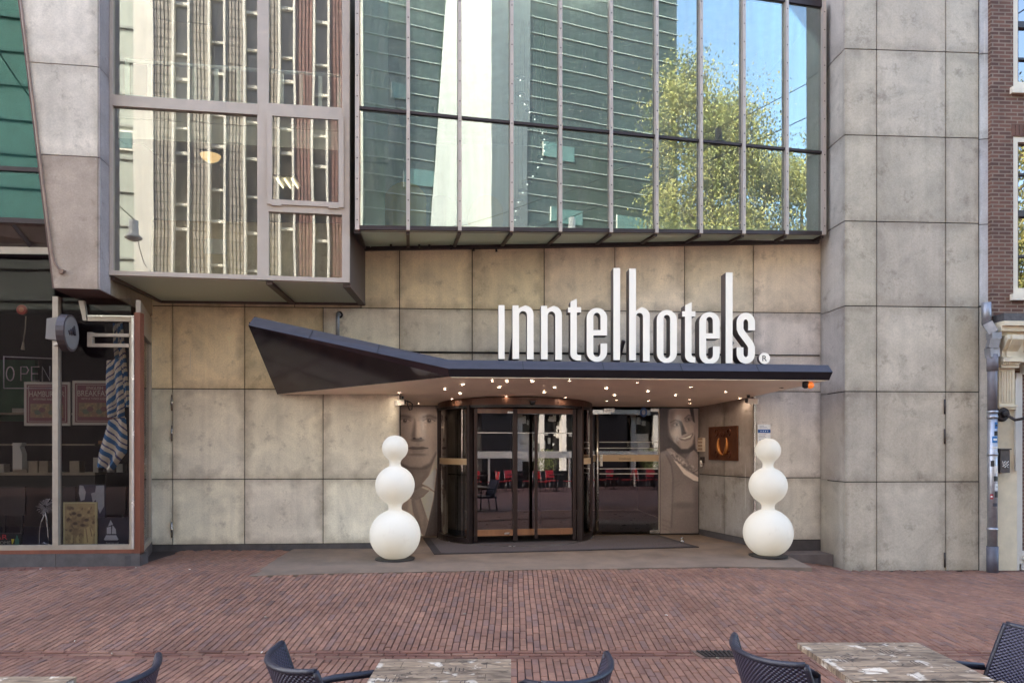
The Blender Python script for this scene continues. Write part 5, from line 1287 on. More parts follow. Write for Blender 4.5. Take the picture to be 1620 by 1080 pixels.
# framed print, generic figures in sepia, and the two dark posters
def tone_y(v):
    lo = np.array([40, 26, 18]); hi = np.array([206, 186, 132]); c = (lo+(hi-lo)*v[:, None])/255; return np.where(c <= .04045, c/12.92, ((c+.055)/1.055)**2.4)
P = Paint(0, 100, 0, 140, 60, 84, .72); rg = np.random.RandomState(11)
for _ in range(130): P.ell(rg.rand()*100, 12+rg.rand()*120, 2+rg.rand()*5, 2+rg.rand()*6, rg.choice([.2, .35, .5, .62, .85]), .4, .7, rg.rand()*90)
for cx_, cy_ in ((30, 40), (48, 46), (72, 62), (60, 80), (34, 74)): P.ell(cx_, cy_, 7, 9, .66, .3); P.ell(cx_, cy_-7, 8, 5, .2, .4); P.ell(cx_, cy_+22, 11, 14, .5, .4, .6)
P.poly([(64, 84), (84, 74), (96, 96), (92, 140), (62, 140)], .86, 2); P.line([(70, 84), (76, 130)], 2, .3, 1); P.line([(84, 80), (90, 110)], 2, .25, 1)
for k in range(5): P.poly([(10+k*10, 108), (16+k*10, 104), (17+k*10, 132), (9+k*10, 134)], .8 if k % 2 else .6, 1)
x0, x1, y0, y1 = 100, 153, 794, 864
u0, u1 = SI1.s(x0), SI1.s(x1); z0, z1 = SI1.z(127, y1), SI1.z(127, y0)
t_ = thing('framed_print', 'pale framed print with crowded sepia figures standing in the snack bar window', 'picture', SI1.p((u0+u1)/2, z0, 0))
mb = MB(); mb.pbox(SI1, u0, u1, z0, z1, -.03, 0); mb.build('frame', simple('print_frame', S(178, 168, 122), .5), t_)
o = sheet_from(P.v, SI1, u0+.025, u1-.025, z0+.02, z1-.02, .003, 'print', tone_y, attrmat('print_paper', rough=.6, nscale=80, namt=.1)); o.parent = t_; o.location = -WL[t_]
u0, u1 = SI1.s(156), SI1.s(203); z0, z1 = SI1.z(180, 864), SI1.z(180, 818)
t_ = thing('ship_poster', 'dark poster with a white sailing ship in the right corner of the snack bar window', 'poster', SI1.p((u0+u1)/2, z0, 0))
mb = MB(); mb.pbox(SI1, u0, u1, z0, z1, -.02, -.002); 
def pp(pts, o=.002): mb.face([SI1.hit(x, y, o) for x, y in pts], 1)
for q in ([(168, 846), (184, 846), (187, 852), (165, 852)][::-1], [(169, 844), (169, 834), (176, 832), (176, 844)], [(177, 844), (178, 830), (183, 836), (184, 844)], [(171, 832), (175, 822), (179, 829)], [(164, 852), (188, 852), (186, 854), (166, 854)][::-1]): pp(q)
text_faces(mb, 'Drink too cold?', SI1, SI1.s(168), SI1.z(180, 859.5), .022, .003, 1, width=SI1.s(188)-SI1.s(168))
mb.build('print', [simple('poster_black', S(30, 28, 42), .5), simple('poster_white', S(176, 176, 180), .6)], t_)
u0, u1 = SI2.s(126), SI2.s(166); z0, z1 = SI2.z(146, 820), SI2.z(146, 766)
t_ = thing('cutout_poster', 'dark poster with pale torn shapes behind the framed print', 'poster', SI2.p((u0+u1)/2, z0, 0))
mb = MB(); mb.pbox(SI2, u0, u1, z0, z1, -.02, 0, 0)
for q in ([(126, 767), (132, 768), (136, 778), (134, 790), (128, 792), (125, 780)], [(152, 768), (165, 767), (165, 800), (158, 812), (154, 800), (150, 784)], [(144, 780), (150, 778), (152, 790), (147, 794)]): mb.face([SI2.hit(x, y, .003) for x, y in q][::-1], 1)
mb.build('print', [simple('poster_dark_blue', S(44, 42, 58), .6), simple('poster_grey', S(150, 150, 150), .6)], t_)
t_ = thing('bar_welcome_sign', 'small dark sign with red BAR WELCOME lettering in the left snack bar window', 'sign', SI1.hit(10, 862))
mb = MB(); u1 = SI1.s(34); u0 = u1-.56; z0, z1 = SI1.z(10, 863), SI1.z(10, 843); mb.pbox(SI1, u0, u1, z0, z1, -.02, 0)
text_faces(mb, 'BAR', SI1, u1-.43, z0+.095, .07, .004, 1, width=.235); text_faces(mb, 'WELCOME', SI1, u1-.50, z0+.025, .045, .004, 2, width=.35)
mb.face([SI1.p(u1-.13+a, z0+.02+b_, .004) for a, b_ in ((0, 0), (.02, .03), (.03, .08), (-.01, .08), (-.005, .03))][::1], 3); mb.face([SI1.p(u1-.06+a, z0+.02+b_, .004) for a, b_ in ((-.03, 0), (.03, 0), (.03, .07), (.012, .1), (.012, .13), (-.012, .13), (-.012, .1), (-.03, .07))], 4)
mb.build('board', [black, simple('sign_red', S(190, 50, 56), .5), simple('sign_grey', S(150, 146, 140), .5), simple('sign_yellow', S(190, 180, 60), .5), simple('sign_green', S(40, 100, 84), .5)], t_)
t_ = thing('wall_clock', 'small orange round clock high inside the snack bar', 'clock', SI2.hit(35, 490)); c = SI2.hit(35, 490)
mb = MB(); mb.tube([c+Vector((0, .02, 0)), c+Vector((0, -.02, 0))], .075, 18); mb.build('case', simple('clock_orange', S(170, 60, 40), .5), t_)
mb = MB(); mb.tube([c+Vector((0, -.021, 0)), c+Vector((0, -.024, 0))], .04, 16); mb.build('dial', simple('clock_dial', S(200, 120, 80), .5), t_)
t_ = thing('light_pull', 'white pull cord with tassel hanging below the orange clock', 'cord', SI2.hit(36, 550)); mb = MB(); mb.tube([SI2.hit(41, 500), SI2.hit(40, 520), SI2.hit(37, 540)], .008, 6); mb.tube([SI2.hit(37, 540), SI2.hit(36, 553)], [.01, .028], 8); mb.build('cord', posterw, t_)
t_ = thing('wall_phone', 'pale wall telephone box in the left of the snack bar', 'box', SI2.hit(26, 742)); mb = MB(); mb.prism([SI2.hit(20, 742, 0), SI2.hit(35, 742, 0), SI2.hit(35, 718, 0), SI2.hit(31, 706, 0), SI2.hit(34, 704, 0), SI2.hit(34, 700, 0), SI2.hit(20, 700, 0)], (0, .12, 0)); mb.build('box', posterw, t_)

# ================================================================== NEIGHBOUR HOUSE (right)
house = thing('brick_house', 'brown brick house with cream windows and a cream shopfront right of the hotel', 'house', (9, 11.1, -.3))
brick = brickmat('brown_brick', S(122, 84, 68), S(92, 62, 52), S(140, 122, 106), .21, .0625, .010)
creamf = simple('cream_window_paint', S(222, 212, 192), .5, var=.08)
hx0 = NB.s(1567.5); hx1 = 15.0
zc = NB.z(1590, 506)
wu0 = NB.s(1603); wins = [(NB.z(1610, 140), NB.z(1610, -60)), (NB.z(1610, 466), NB.z(1610, 216))]
mb = MB()
def wb(u0, u1, z0, z1): mb.pbox(NB, u0, u1, z0, z1, -.3, 0)
ww = 1.15
wb(hx0, wu0, zc, 16); wb(wu0+ww, hx1, zc, 16)
zs_ = [zc, wins[1][0], wins[1][1], wins[0][0], wins[0][1], 16]
wb(wu0, wu0+ww, zs_[0], zs_[1]); wb(wu0, wu0+ww, zs_[2], zs_[3]); wb(wu0, wu0+ww, zs_[4], zs_[5])
mb.pbox(NB, hx0, 9.05, -.4, zc, -.3, -.03); mb.pbox(NB, hx0, hx1, zc, 16, -6, -.31)
mb.build('wall', brick, house)
for z0, z1 in wins:
    mb = MB(); u0, u1 = wu0, wu0+ww; fw_ = .085
    for a in ((u0, u0+fw_, z0, z1), (u1-fw_, u1, z0, z1), (u0+fw_, u1-fw_, z1-fw_, z1), (u0+fw_, u1-fw_, z0, z0+.11)): mb.pbox(NB, *a, -.14, -.01)
    mb.pbox(NB, u0-.06, u1+.06, z0-.10, z0-.001, -.2, .06)
    zm = z0+(z1-z0)*.52
    w_ = mb.build('window', creamf, house)
    mb = MB(); mb.pbox(NB, u0+fw_, u1-fw_, zm-.05, zm+.05, -.12, -.04)
    for k in (.25, .77): mb.pbox(NB, u0+fw_, u1-fw_, z0+(z1-z0)*k-.018, z0+(z1-z0)*k+.018, -.10, -.05)
    mb.pbox(NB, u0+fw_, u0+fw_+.05, z0+.11, z1-fw_, -.13, -.06)
    mb.build('sash', simple('black_sash', S(46, 38, 36), .4), w_)
    paneq(NB, rect(u0+fw_, u1-fw_, z0+.11, z1-fw_), -.09, 'pane', g_win, w_)
    mb = MB(); mb.pbox(NB, u0, u1, z0, z1, -1.5, -1.45); mb.build('room', black, w_)
mb = MB()                                          # soldier course over the lower window
for i in range(18): mb.pbox(NB, wu0-.03+i*.066, wu0-.03+i*.066+.056, wins[1][1]+.005, wins[1][1]+.20, -.05, .006)
mb.build('brick_arch', simple('arch_brick', S(110, 76, 62), .8, var=.3), house)
# cream shopfront
mb = MB()
zg_ = -.31
mb.pbox(NB, hx0+.02, hx1, NB.z(1590, 527), NB.z(1590, 519), 0, .22); mb.pbox(NB, hx0+.02, hx1, NB.z(1590, 519), NB.z(1590, 512), 0, .27); mb.pbox(NB, hx0+.06, hx1, NB.z(1590, 533), NB.z(1590, 527), 0, .14)
fz0, fz1 = NB.z(1590, 568), NB.z(1590, 533)
mb.pbox(NB, NB.s(1602), hx1, fz0, fz1, 0, .05)
mb.pbox(NB, NB.s(1602), hx1, NB.z(1590, 574), fz0, 0, .10)
pa0, pa1 = NB.s(1573.5), NB.s(1602)
mb.pbox(NB, pa0, pa1+.02, NB.z(1590, 574), NB.z(1590, 568), 0, .2)
for i in range(9): mb.pbox(NB, pa0+.015+i*.033, pa0+.035+i*.033, NB.z(1590, 578), NB.z(1590, 574), 0, .17)
mb.pbox(NB, pa0+.01, pa1, NB.z(1590, 583), NB.z(1590, 578), 0, .14)
mb.build('cornice', cream, house)
mb = MB(); prof = [(.24, fz1), (.25, fz1-.07), (.20, fz1-.16), (.12, fz1-.25), (.12, fz1-.33), (.17, fz0+.01), (0, fz0), (0, fz1)]
a0, a1 = pa0+.03, pa1-.01
for k, (b0, b1, ex) in enumerate(((a0, a0+.06, .0), (a0+.064, a0+.13, .02), (a0+.134, a1, .0))):
    mb.prism([NB.p(b0, z, o_+ex if o_ > 0 else 0) for o_, z in prof], NB.d*(b1-b0))
mb.build('scroll_bracket', cream, house)
mb = MB(); zp0, zp1 = NB.z(1590, 641), NB.z(1590, 583)
mb.pbox(NB, pa0+.02, pa1-.02, zp0, zp1, 0, .07)
for i in range(5): mb.pbox(NB, pa0+.055+i*.045, pa0+.078+i*.045, zp0+.04, zp1-.05, .07, .084)
mb.pbox(NB, pa0-.005, pa1+.0, zp0-.03, zp0, 0, .11); mb.pbox(NB, pa0+.01, pa1-.01, zp0-.07, zp0-.03, 0, .09)
mb.pbox(NB, hx0+.03, NB.s(1606), zg_, zp0-.07, -.02, .04)
mb.build('pilaster', cream, house)
mb = MB(); su0 = NB.s(1606.5)
mb.pbox(NB, su0, su0+.10, zg_+.1, NB.z(1600, 590), -.08, .02); mb.pbox(NB, su0+.1, hx1, NB.z(1615, 878), NB.z(1615, 871), -.1, .02); mb.pbox(NB, su0+.1, hx1, NB.z(1615, 884), NB.z(1615, 879), -.1, .05)
mb.pbox(NB, su0+.1, hx1, zg_, NB.z(1615, 884), -.1, -.0); mb.pbox(NB, su0+.1, hx1, NB.z(1615, 592), NB.z(1615, 574), -.1, .12)
mb.pbox(NB, su0, su0+.04, zg_, zg_+.28, .0, .035)
mb.pbox(NB, su0-.06, su0-.02, NB.z(1600, 744), NB.z(1600, 600), .04, .08)
mb.build('shop_window_frame', simple('grey_white_paint', S(206, 200, 190), .5, var=.08), house)
paneq(NB, rect(su0+.10, hx1, NB.z(1615, 871), NB.z(1615, 592)), -.05, 'pane', g_shop, house)
mb = MB(); mb.box(su0, hx1, 12.6, 12.7, -.3, 3.3, 0); mb.box(su0+.1, hx1, 11.2, 12.6, NB.z(1615, 871)-.05, NB.z(1615, 871)-.01, 0); mb.box(su0, hx1, 11.2, 12.6, 3.2, 3.3, 0); mb.box(su0-.05, su0, 11.2, 12.6, -.3, 3.3)
for k, zz_ in enumerate((2.3, 1.6, .95)): mb.box(su0+.12, hx1, 11.7, 11.95, zz_, zz_+.03, 1)
mb.build('shop_interior', [black, simple('wood_shelf', S(150, 110, 80), .5)], house)
rr = random.Random(5)
for k in range(12):                                # goods on the shelves
    zz_ = (2.33, 1.63, .98)[k % 3]; x = su0+.16+(k//3)*.10; c = rr.choice([S(196, 60, 110), S(210, 200, 190), S(150, 100, 60), S(170, 60, 50), S(90, 80, 70)]); h = rr.uniform(.16, .4)
    mb = MB(); mb.lathe((x, 11.76, zz_), [(.001, 0), (.035, 0), (.04, h*.2), (.038, h*.65), (.016, h*.8), (.016, h), (.001, h)], 10)
    tag(mb.build('shop_bottle', simple('goods_%d' % (k % 5), c, .4)), 'small bottle or jar on a shelf in the cream shop window', 'bottle', 'goods in the cream shop window')
mb = MB(); mb.pbox(NB, NB.s(1617), hx1, NB.z(1612, 556), NB.z(1612, 534), .051, .07); mb.pbox(NB, NB.s(1616), hx1, NB.z(1612, 558), NB.z(1612, 555.5), .051, .085); mb.pbox(NB, NB.s(1616), hx1, NB.z(1612, 533), NB.z(1612, 530.5), .051, .085)
mb.build('name_board', simple('dark_red_board', S(70, 42, 40), .5), house)
mb = MB(); mb.pbox(NB, hx0+.03, hx1, NB.z(1590, 512)+.001, NB.z(1590, 500), -.0, .25); mb.build('lead_gutter', simple('lead', S(96, 92, 92), .6, .3, var=.4, scale=14), house)
# wall lamp bracket
c = NB.hit(1581, 655, .05)
t_ = thing('wall_lamp', 'black iron wall lamp bracket with scrolled arm on the cream pilaster', 'lamp', c)
mb = MB(); mb.tube([c, c+Vector((0, -.05, 0))], [.125, .10], 20); mb.tube([c+Vector((0, -.05, 0)), c+Vector((0, -.10, 0))], [.06, .035], 14); mb.build('rosette', iron, t_)
mb = MB(); mb.tube([c+Vector((.02, -.09, -.02)), c+Vector((.10, -.16, -.10)), c+Vector((.19, -.22, -.08)), c+Vector((.25, -.27, .04)), c+Vector((.32, -.32, .13)), c+Vector((.42, -.36, .15)), c+Vector((.50, -.40, .08)), c+Vector((.50, -.40, -.02))], .024, 8); mb.build('arm', iron, t_)
q = c+Vector((.50, -.40, -.02))
mb = MB(); mb.lathe((q.x, q.y, q.z-.34), [(.02, 0), (.10, .05), (.16, .22), (.10, .30), (.03, .34)], 12); mb.build('lantern', iron, t_)
# mailbox
u0, u1 = NB.s(1570.5), NB.s(1585.5); z0, z1 = NB.z(1578, 747), NB.z(1578, 711)
t_ = thing('mailbox', 'dark grey metal mailbox with white graffiti beside the drainpipe', 'mailbox', NB.p(u0, z0, .05))
mb = MB(); mb.pbox(NB, u0, u1, z0, z1, .045, .17); mb.build('box', simple('mailbox_metal', S(84, 78, 76), .5, .4, var=.3, scale=20), t_, .008)
mb = MB(); mb.pbox(NB, u0-.012, u1+.012, z1, z1+.02, .045, .19); mb.build('lid', simple('mailbox_metal', (0, 0, 0, 1)), t_)
mb = MB(); 
for k in range(3): mb.tube([NB.p(u0+.03+.10*i/7, z0+.10+.035*k+.018*math.sin(i*1.7+k), .173) for i in range(8)], .005, 5)
mb.build('graffiti', white, t_)
# drainpipe with stickers
pxs = 1561.5
t_ = thing('drainpipe', 'grey zinc drainpipe covered in stickers between the hotel pier and cream shop', 'drainpipe', NB.hit(pxs, 905, .12)); uP = NB.s(pxs)
def zP(y): return NB.z(pxs, y)
mb = MB(); mb.tube([NB.p(uP-.06, zP(480), .06), NB.p(uP-.05, zP(515), .06)], .07, 12); pts = [(uP-.05, zP(513), .08), (uP+.015, zP(528), .13), (uP+.02, zP(538), .13), (uP-.01, zP(552), .12), (uP, zP(566), .12)]
for a, b_ in zip(pts, pts[1:]): mb.bar(NB.p(a[0], a[1], a[2]), NB.p(b_[0], b_[1]-.005, b_[2]), .155, .14)
mb.build('offset', zinc, t_)
mb = MB(); mb.tube([NB.p(uP, zP(651), .12), NB.p(uP, zP(562), .12)], .070, 16); mb.tube([NB.p(uP, zP(588), .12), NB.p(uP, zP(562), .12)], .082, 16); mb.build('upper_pipe', simple('grey_pvc', S(116, 112, 118), .5), t_)
mb = MB(); mb.tube([NB.p(uP, zP(872), .12), NB.p(uP, zP(650), .12)], .072, 16)
for y in (652, 660, 718, 835): mb.tube([NB.p(uP, zP(y+2), .12), NB.p(uP, zP(y-2), .12)], .08, 16)
mb.build('pipe', simple('galvanised_pipe', S(168, 168, 174), .4, .7, var=.25, scale=8), t_)
mb = MB(); mb.tube([NB.p(uP, zP(909), .12), NB.p(uP, zP(862), .12)], .084, 16); mb.build('boot', simple('dark_pvc_boot', S(88, 86, 96), .5), t_)
stc = [S(40, 110, 170), S(30, 30, 32), S(220, 220, 220), S(200, 200, 200), S(30, 30, 34), S(230, 224, 216), S(150, 40, 50), S(26, 24, 26), S(220, 220, 220), S(60, 60, 70)]
def sticker(y, w, h, a0, c, k):
    mb = MB(); ns = 5; r = .0735
    for i in range(ns):
        b0 = a0+w*i/ns; b1 = a0+w*(i+1)/ns
        f = lambda b_, z: NB.p(uP+r*math.sin(b_), z, .12+r*math.cos(b_))
        mb.face([f(b0, zP(y+h)), f(b1, zP(y+h)), f(b1, zP(y)), f(b0, zP(y))])
        if k % 2 == 0: 
            r2 = r+.001; g = lambda b_, z: NB.p(uP+r2*math.sin(b_), z, .12+r2*math.cos(b_))
            if 0 < i < 4: mb.face([g(b0, zP(y+h*.65)), g(b1, zP(y+h*.65)), g(b1, zP(y+h*.35)), g(b0, zP(y+h*.35))], 1)
    mb.build('sticker', [simple('sticker_%d' % k, c, .5), simple('sticker_print_%d' % (k % 3), [S(230, 230, 230), S(30, 30, 30), S(180, 180, 180)][k % 3], .5)], t_)
for k, (y, h, a0, w) in enumerate(((690, 10, -.7, 1.2), (682, 7, -.3, .9), (706, 4, -.8, 1.3), (714, 9, -.6, 1.3), (728, 9, -1.0, .7), (736, 12, -.3, 1.0), (780, 8, -1.1, .6), (776, 9, -.2, .9), (764, 10, -.2, 1.0), (794, 5, -.6, 1.1), (668, 10, -.2, .8), (752, 8, -.4, 1.2))): sticker(y, w, h, a0, stc[k % 10], k)

# ================================================================== TERRACE FURNITURE
wv, nt, N, L, out = newmat('woven_black_rattan')
b = N.new('ShaderNodeBsdfPrincipled'); L.new(b.outputs[0], out.inputs[0]); uv = N.new('ShaderNodeUVMap'); uv.uv_map = 'UVMap'
def wavn(axis, fr, ph=0):
    sx = N.new('ShaderNodeSeparateXYZ'); L.new(uv.outputs[0], sx.inputs[0]); m_ = N.new('ShaderNodeMath'); m_.operation = 'MULTIPLY_ADD'; m_.inputs[1].default_value = fr*2*PI; m_.inputs[2].default_value = ph
    L.new(sx.outputs[axis], m_.inputs[0]); s_ = N.new('ShaderNodeMath'); s_.operation = 'SINE'; L.new(m_.outputs[0], s_.inputs[0]); return s_
a1 = wavn(0, 26); a2 = wavn(1, 26); pr_ = N.new('ShaderNodeMath'); pr_.operation = 'MULTIPLY'; L.new(a1.outputs[0], pr_.inputs[0]); L.new(a2.outputs[0], pr_.inputs[1])
rp = N.new('ShaderNodeValToRGB'); e = rp.color_ramp.elements; e[0].position = .12; e[0].color = S(8, 8, 12); e[1].position = .5; e[1].color = S(58, 56, 76)
md = N.new('ShaderNodeMath'); md.operation = 'MULTIPLY_ADD'; md.inputs[1].default_value = .5; md.inputs[2].default_value = .5; L.new(pr_.outputs[0], md.inputs[0])
L.new(md.outputs[0], rp.inputs[0]); L.new(rp.outputs[0], b.inputs['Base Color']); b.inputs['Roughness'].default_value = .42
bp = N.new('ShaderNodeBump'); bp.inputs['Distance'].default_value = .006; L.new(md.outputs[0], bp.inputs['Height']); L.new(bp.outputs[0], b.inputs['Normal'])
chair_tube = simple('black_rattan_wrap', S(36, 36, 50), .45, var=.3, scale=60, bump=.002, bscale=150)
def make_chair(label):
    root = thing('rattan_armchair', label, 'chair', (0, 0, 0), 'woven armchairs on the terrace')
    mb = MB(); nu, nv = 18, 16
    def bp_(u, v, off):
        w = .27-.02*v; x = 2*u*w; cy = -.24+.12*(abs(2*u))**2.2; z = .40+v*(.49+.016*(2*abs(u))**3)
        y = cy-.13*v-.02*v*v; nx, ny = -.22*2*u, 1; l = math.hypot(nx, ny); return (x+off*nx/l, y+off*ny/l, z)
    for off, fl in ((.014, 1), (-.014, 0)):
        for i in range(nu):
            for j in range(nv):
                q = [(i, j), (i+1, j), (i+1, j+1), (i, j+1)]
                if fl: q = q[::-1]
                mb.face([bp_(a/nu-.5, c/nv, off) for a, c in q], 0, None, [(a/nu, c/nv) for a, c in q], True)
    def rim(pts):
        for (a, c), (a2_, c2) in zip(pts, pts[1:]): mb.face([bp_(a, c, .014), bp_(a2_, c2, .014), bp_(a2_, c2, -.014), bp_(a, c, -.014)], 0, None, [(a, c), (a2_, c2), (a2_, c2), (a, c)])
    rim([(i/nu-.5, 1) for i in range(nu+1)]); rim([(.5, 1-j/nv) for j in range(nv+1)]); rim([(-.5, j/nv) for j in range(nv+1)])
    mb.build('backrest', wv, root)
    mb = MB(); mb.tube([bp_(i/nu-.5, 1.0, 0) for i in range(nu+1)], .015, 8); mb.tube([bp_(-.5, j/nv, 0) for j in range(nv+1)], .015, 8); mb.tube([bp_(.5, j/nv, 0) for j in range(nv+1)], .015, 8); mb.build('back_rim', chair_tube, root)
    mb = MB()
    for i in range(12):
        for j in range(12):
            q = [(i, j), (i+1, j), (i+1, j+1), (i, j+1)]; mb.face([(-.25+.5*a/12, -.24+.5*c/12, .445-.012*math.sin(PI*a/12)*math.sin(PI*c/12)) for a, c in q], 0, None, [(a/12, c/12) for a, c in q], True)
    mb.box(-.26, .26, -.25, .27, .385, .43, 0); mb.build('seat', wv, root)
    for s in (-1, 1):
        mb = MB(); mb.tube([(s*.275, -.17, .655), (s*.285, .0, .665), (s*.28, .20, .655), (s*.275, .235, .63)], .021, 8); mb.build('armrest', chair_tube, root)
        mb = MB(); mb.tube([(s*.275, .235, .64), (s*.27, .24, .4), (s*.26, .25, 0)], .020, 8); mb.build('leg', chair_tube, root)
        mb = MB(); mb.tube([(s*.25, -.19, .42), (s*.255, -.25, 0)], .020, 8); mb.build('leg', chair_tube, root)
    return root
chair0 = make_chair('black woven armchair left of the middle terrace table')
TZ = -.258
def place(o, xc, t, fx, fy):
    x, y = cam2w(xc, t); wx_, wy_ = cam2w(fx, fy); o.location = (x, y, TZ); o.rotation_euler = (0, 0, math.atan2(-wx_, wy_))
chairs = [(-.80, 3.64, .84, .54, None), (-2.10, 3.30, -.97, .25, 'black woven armchair in the left corner beside the cut off table'),
          (.06, 3.48, -.80, .60, 'black woven armchair right of the middle terrace table'), (1.58, 3.69, .96, .28, 'black woven armchair left of the right terrace tables'),
          (2.55, 3.85, -.98, .05, 'black woven armchair cut off at the right edge of the picture')]
for i, (xc, t, fx, fy, lab) in enumerate(chairs):
    o = chair0 if i == 0 else copy_tree(chair0)
    if lab: o['label'] = lab
    o.scale = (1.14, 1.1, 1.03); place(o, xc, t, fx, fy)
tw, nt, N, L, out = newmat('distressed_wood')
b = N.new('ShaderNodeBsdfPrincipled'); L.new(b.outputs[0], out.inputs[0]); tc = N.new('ShaderNodeTexCoord')
mp = N.new('ShaderNodeMapping'); mp.inputs['Scale'].default_value = (7, 24, 7); L.new(tc.outputs['Object'], mp.inputs[0])
def nz(scale, src, detail=6, dist=0):
    n_ = N.new('ShaderNodeTexNoise'); n_.inputs['Scale'].default_value = scale; n_.inputs['Detail'].default_value = detail; n_.inputs['Distortion'].default_value = dist; L.new(src, n_.inputs[0]); return n_
def ramp(src, stops):
    r_ = N.new('ShaderNodeValToRGB'); el = r_.color_ramp.elements; el[0].position, el[0].color = stops[0]; el[1].position, el[1].color = stops[-1]
    for p_, c_ in stops[1:-1]: e_ = el.new(p_); e_.color = c_
    L.new(src, r_.inputs[0]); return r_
r1 = ramp(nz(1, mp.outputs[0], 8, 1.2).outputs[0], [(.28, S(80, 66, 56)), (.46, S(128, 112, 96)), (.6, S(154, 136, 116)), (.75, S(172, 156, 138))])
k1 = ramp(nz(5, tc.outputs['Object'], 7, 1.5).outputs[0], [(.585, (0, 0, 0, 1)), (.63, (1, 1, 1, 1))]); m1 = N.new('ShaderNodeMixRGB'); m1.inputs[2].default_value = S(202, 194, 182); L.new(k1.outputs[0], m1.inputs[0]); L.new(r1.outputs[0], m1.inputs[1])
k2 = ramp(nz(9, tc.outputs['Object'], 8, 3).outputs[0], [(.33, (1, 1, 1, 1)), (.38, (0, 0, 0, 1))]); m2 = N.new('ShaderNodeMixRGB'); m2.inputs[2].default_value = S(58, 50, 48); L.new(k2.outputs[0], m2.inputs[0]); L.new(m1.outputs[0], m2.inputs[1])
bk_ = N.new('ShaderNodeTexBrick'); bk_.inputs['Scale'].default_value = 1; bk_.inputs['Brick Width'].default_value = .47; bk_.inputs['Row Height'].default_value = .105; bk_.inputs['Mortar Size'].default_value = .0022
bk_.inputs['Color1'].default_value = (.72, .70, .68, 1); bk_.inputs['Color2'].default_value = (1.1, 1.06, 1.0, 1); bk_.inputs['Mortar'].default_value = (.2, .17, .15, 1); L.new(tc.outputs['Object'], bk_.inputs[0])
m3 = N.new('ShaderNodeMixRGB'); m3.blend_type = 'MULTIPLY'; m3.inputs[0].default_value = 1; L.new(m2.outputs[0], m3.inputs[1]); L.new(bk_.outputs[0], m3.inputs[2])
L.new(m3.outputs[0], b.inputs['Base Color']); b.inputs['Roughness'].default_value = .5
printm = simple('faded_crate_print', S(70, 60, 56), .6)
def make_table(label):
    root = thing('terrace_table', label, 'table', (0, 0, 0), 'square terrace tables')
    mb = MB(); mb.box(-.37, .37, -.37, .37, .715, .75); pt = PL((0, 0, 0), 0)
    r_ = random.Random(2)
    for k in range(9):                              # stencil strokes printed on the top
        x, y = r_.uniform(-.3, .25), r_.uniform(-.3, .32); a = r_.choice([0, 0, .5, PI/2])
        for q in range(r_.randint(2, 4)):
            dx, dy = math.cos(a), math.sin(a); xx = x-dy*.022*q; yy = y+dx*.022*q; l = r_.uniform(.03, .09)
            mb.hexa([(xx, yy, .7503), (xx+dx*l, yy+dy*l, .7503), (xx+dx*l-dy*.006, yy+dy*l+dx*.006, .7503), (xx-dy*.006, yy+dx*.006, .7503), (xx, yy, .7507), (xx+dx*l, yy+dy*l, .7507), (xx+dx*l-dy*.006, yy+dy*l+dx*.006, .7507), (xx-dy*.006, yy+dx*.006, .7507)], 1)
    mb.build('table_top', [tw, printm], root)
    mb = MB(); mb.tube([(0, 0, .03), (0, 0, .715)], .035, 12); mb.build('column', black, root)
    mb = MB(); mb.box(-.25, .25, -.03, .03, 0, .03); mb.box(-.03, .03, -.25, -.031, 0, .03); mb.box(-.03, .03, .031, .25, 0, .03); mb.build('foot', black, root)
    return root
tab0 = make_table('square distressed wood table in the middle of the terrace')
for i, (xc, t, r_, lab) in enumerate(((-.375, 3.68, 0, None), (2.13, 4.02, 0, 'distressed wood table by the right armchairs, the farther of the joined pair'), (2.16, 3.30, PI/2, 'distressed wood table nearest the right edge, the nearer of the joined pair'), (-2.66, 3.37, PI, 'distressed wood table cut off at the left edge of the picture'))):
    o = tab0 if i == 0 else copy_tree(tab0)
    if lab: o['label'] = lab
    x, y = cam2w(xc, t); o.location = (x, y, TZ); o.rotation_euler = (0, 0, -A+r_)
# drain grating in the gutter
t_ = thing('drain_grate', 'rusty iron drain grate set in the gutter beside the right armchair', 'grate', (*cam2w(1.95, 6.73), TZ))
def gp(px, py, z):
    t = (EYE-z)*FPX/(py-YH); return unp(px, py, t)
zgr = -.250
c4 = [gp(1112, 1040, zgr), gp(1176, 1040, zgr), gp(1168, 1028, zgr), gp(1093, 1028, zgr)]
mb = MB(); ctr = sum(c4, Vector())/4
ins = [p+(ctr-p)*.16 for p in c4]
for i in range(4):
    j = (i+1) % 4; mb.face([c4[i], c4[j], ins[j], ins[i]]); mb.face([c4[j], c4[i], c4[i]-Vector((0, 0, .03)), c4[j]-Vector((0, 0, .03))]); mb.face([ins[i], ins[j], ins[j]-Vector((0, 0, .03)), ins[i]-Vector((0, 0, .03))])
mb.build('rim', simple('rusty_rim', S(120, 98, 88), .6, .4, var=.4, scale=20), t_)
mb = MB()
for k in range(9):
    f = (k+.5)/9; a = ins[0]+(ins[1]-ins[0])*f; b_ = ins[3]+(ins[2]-ins[3])*f; mb.bar(a, b_, .022, .02)
mb.build('bars', iron, t_)
mb = MB(); mb.face([p-Vector((0, 0, .004)) for p in [c+(ctr-c)*.1 for c in c4]]); mb.build('pit', simple('pit_black', S(14, 12, 12), .9), t_)
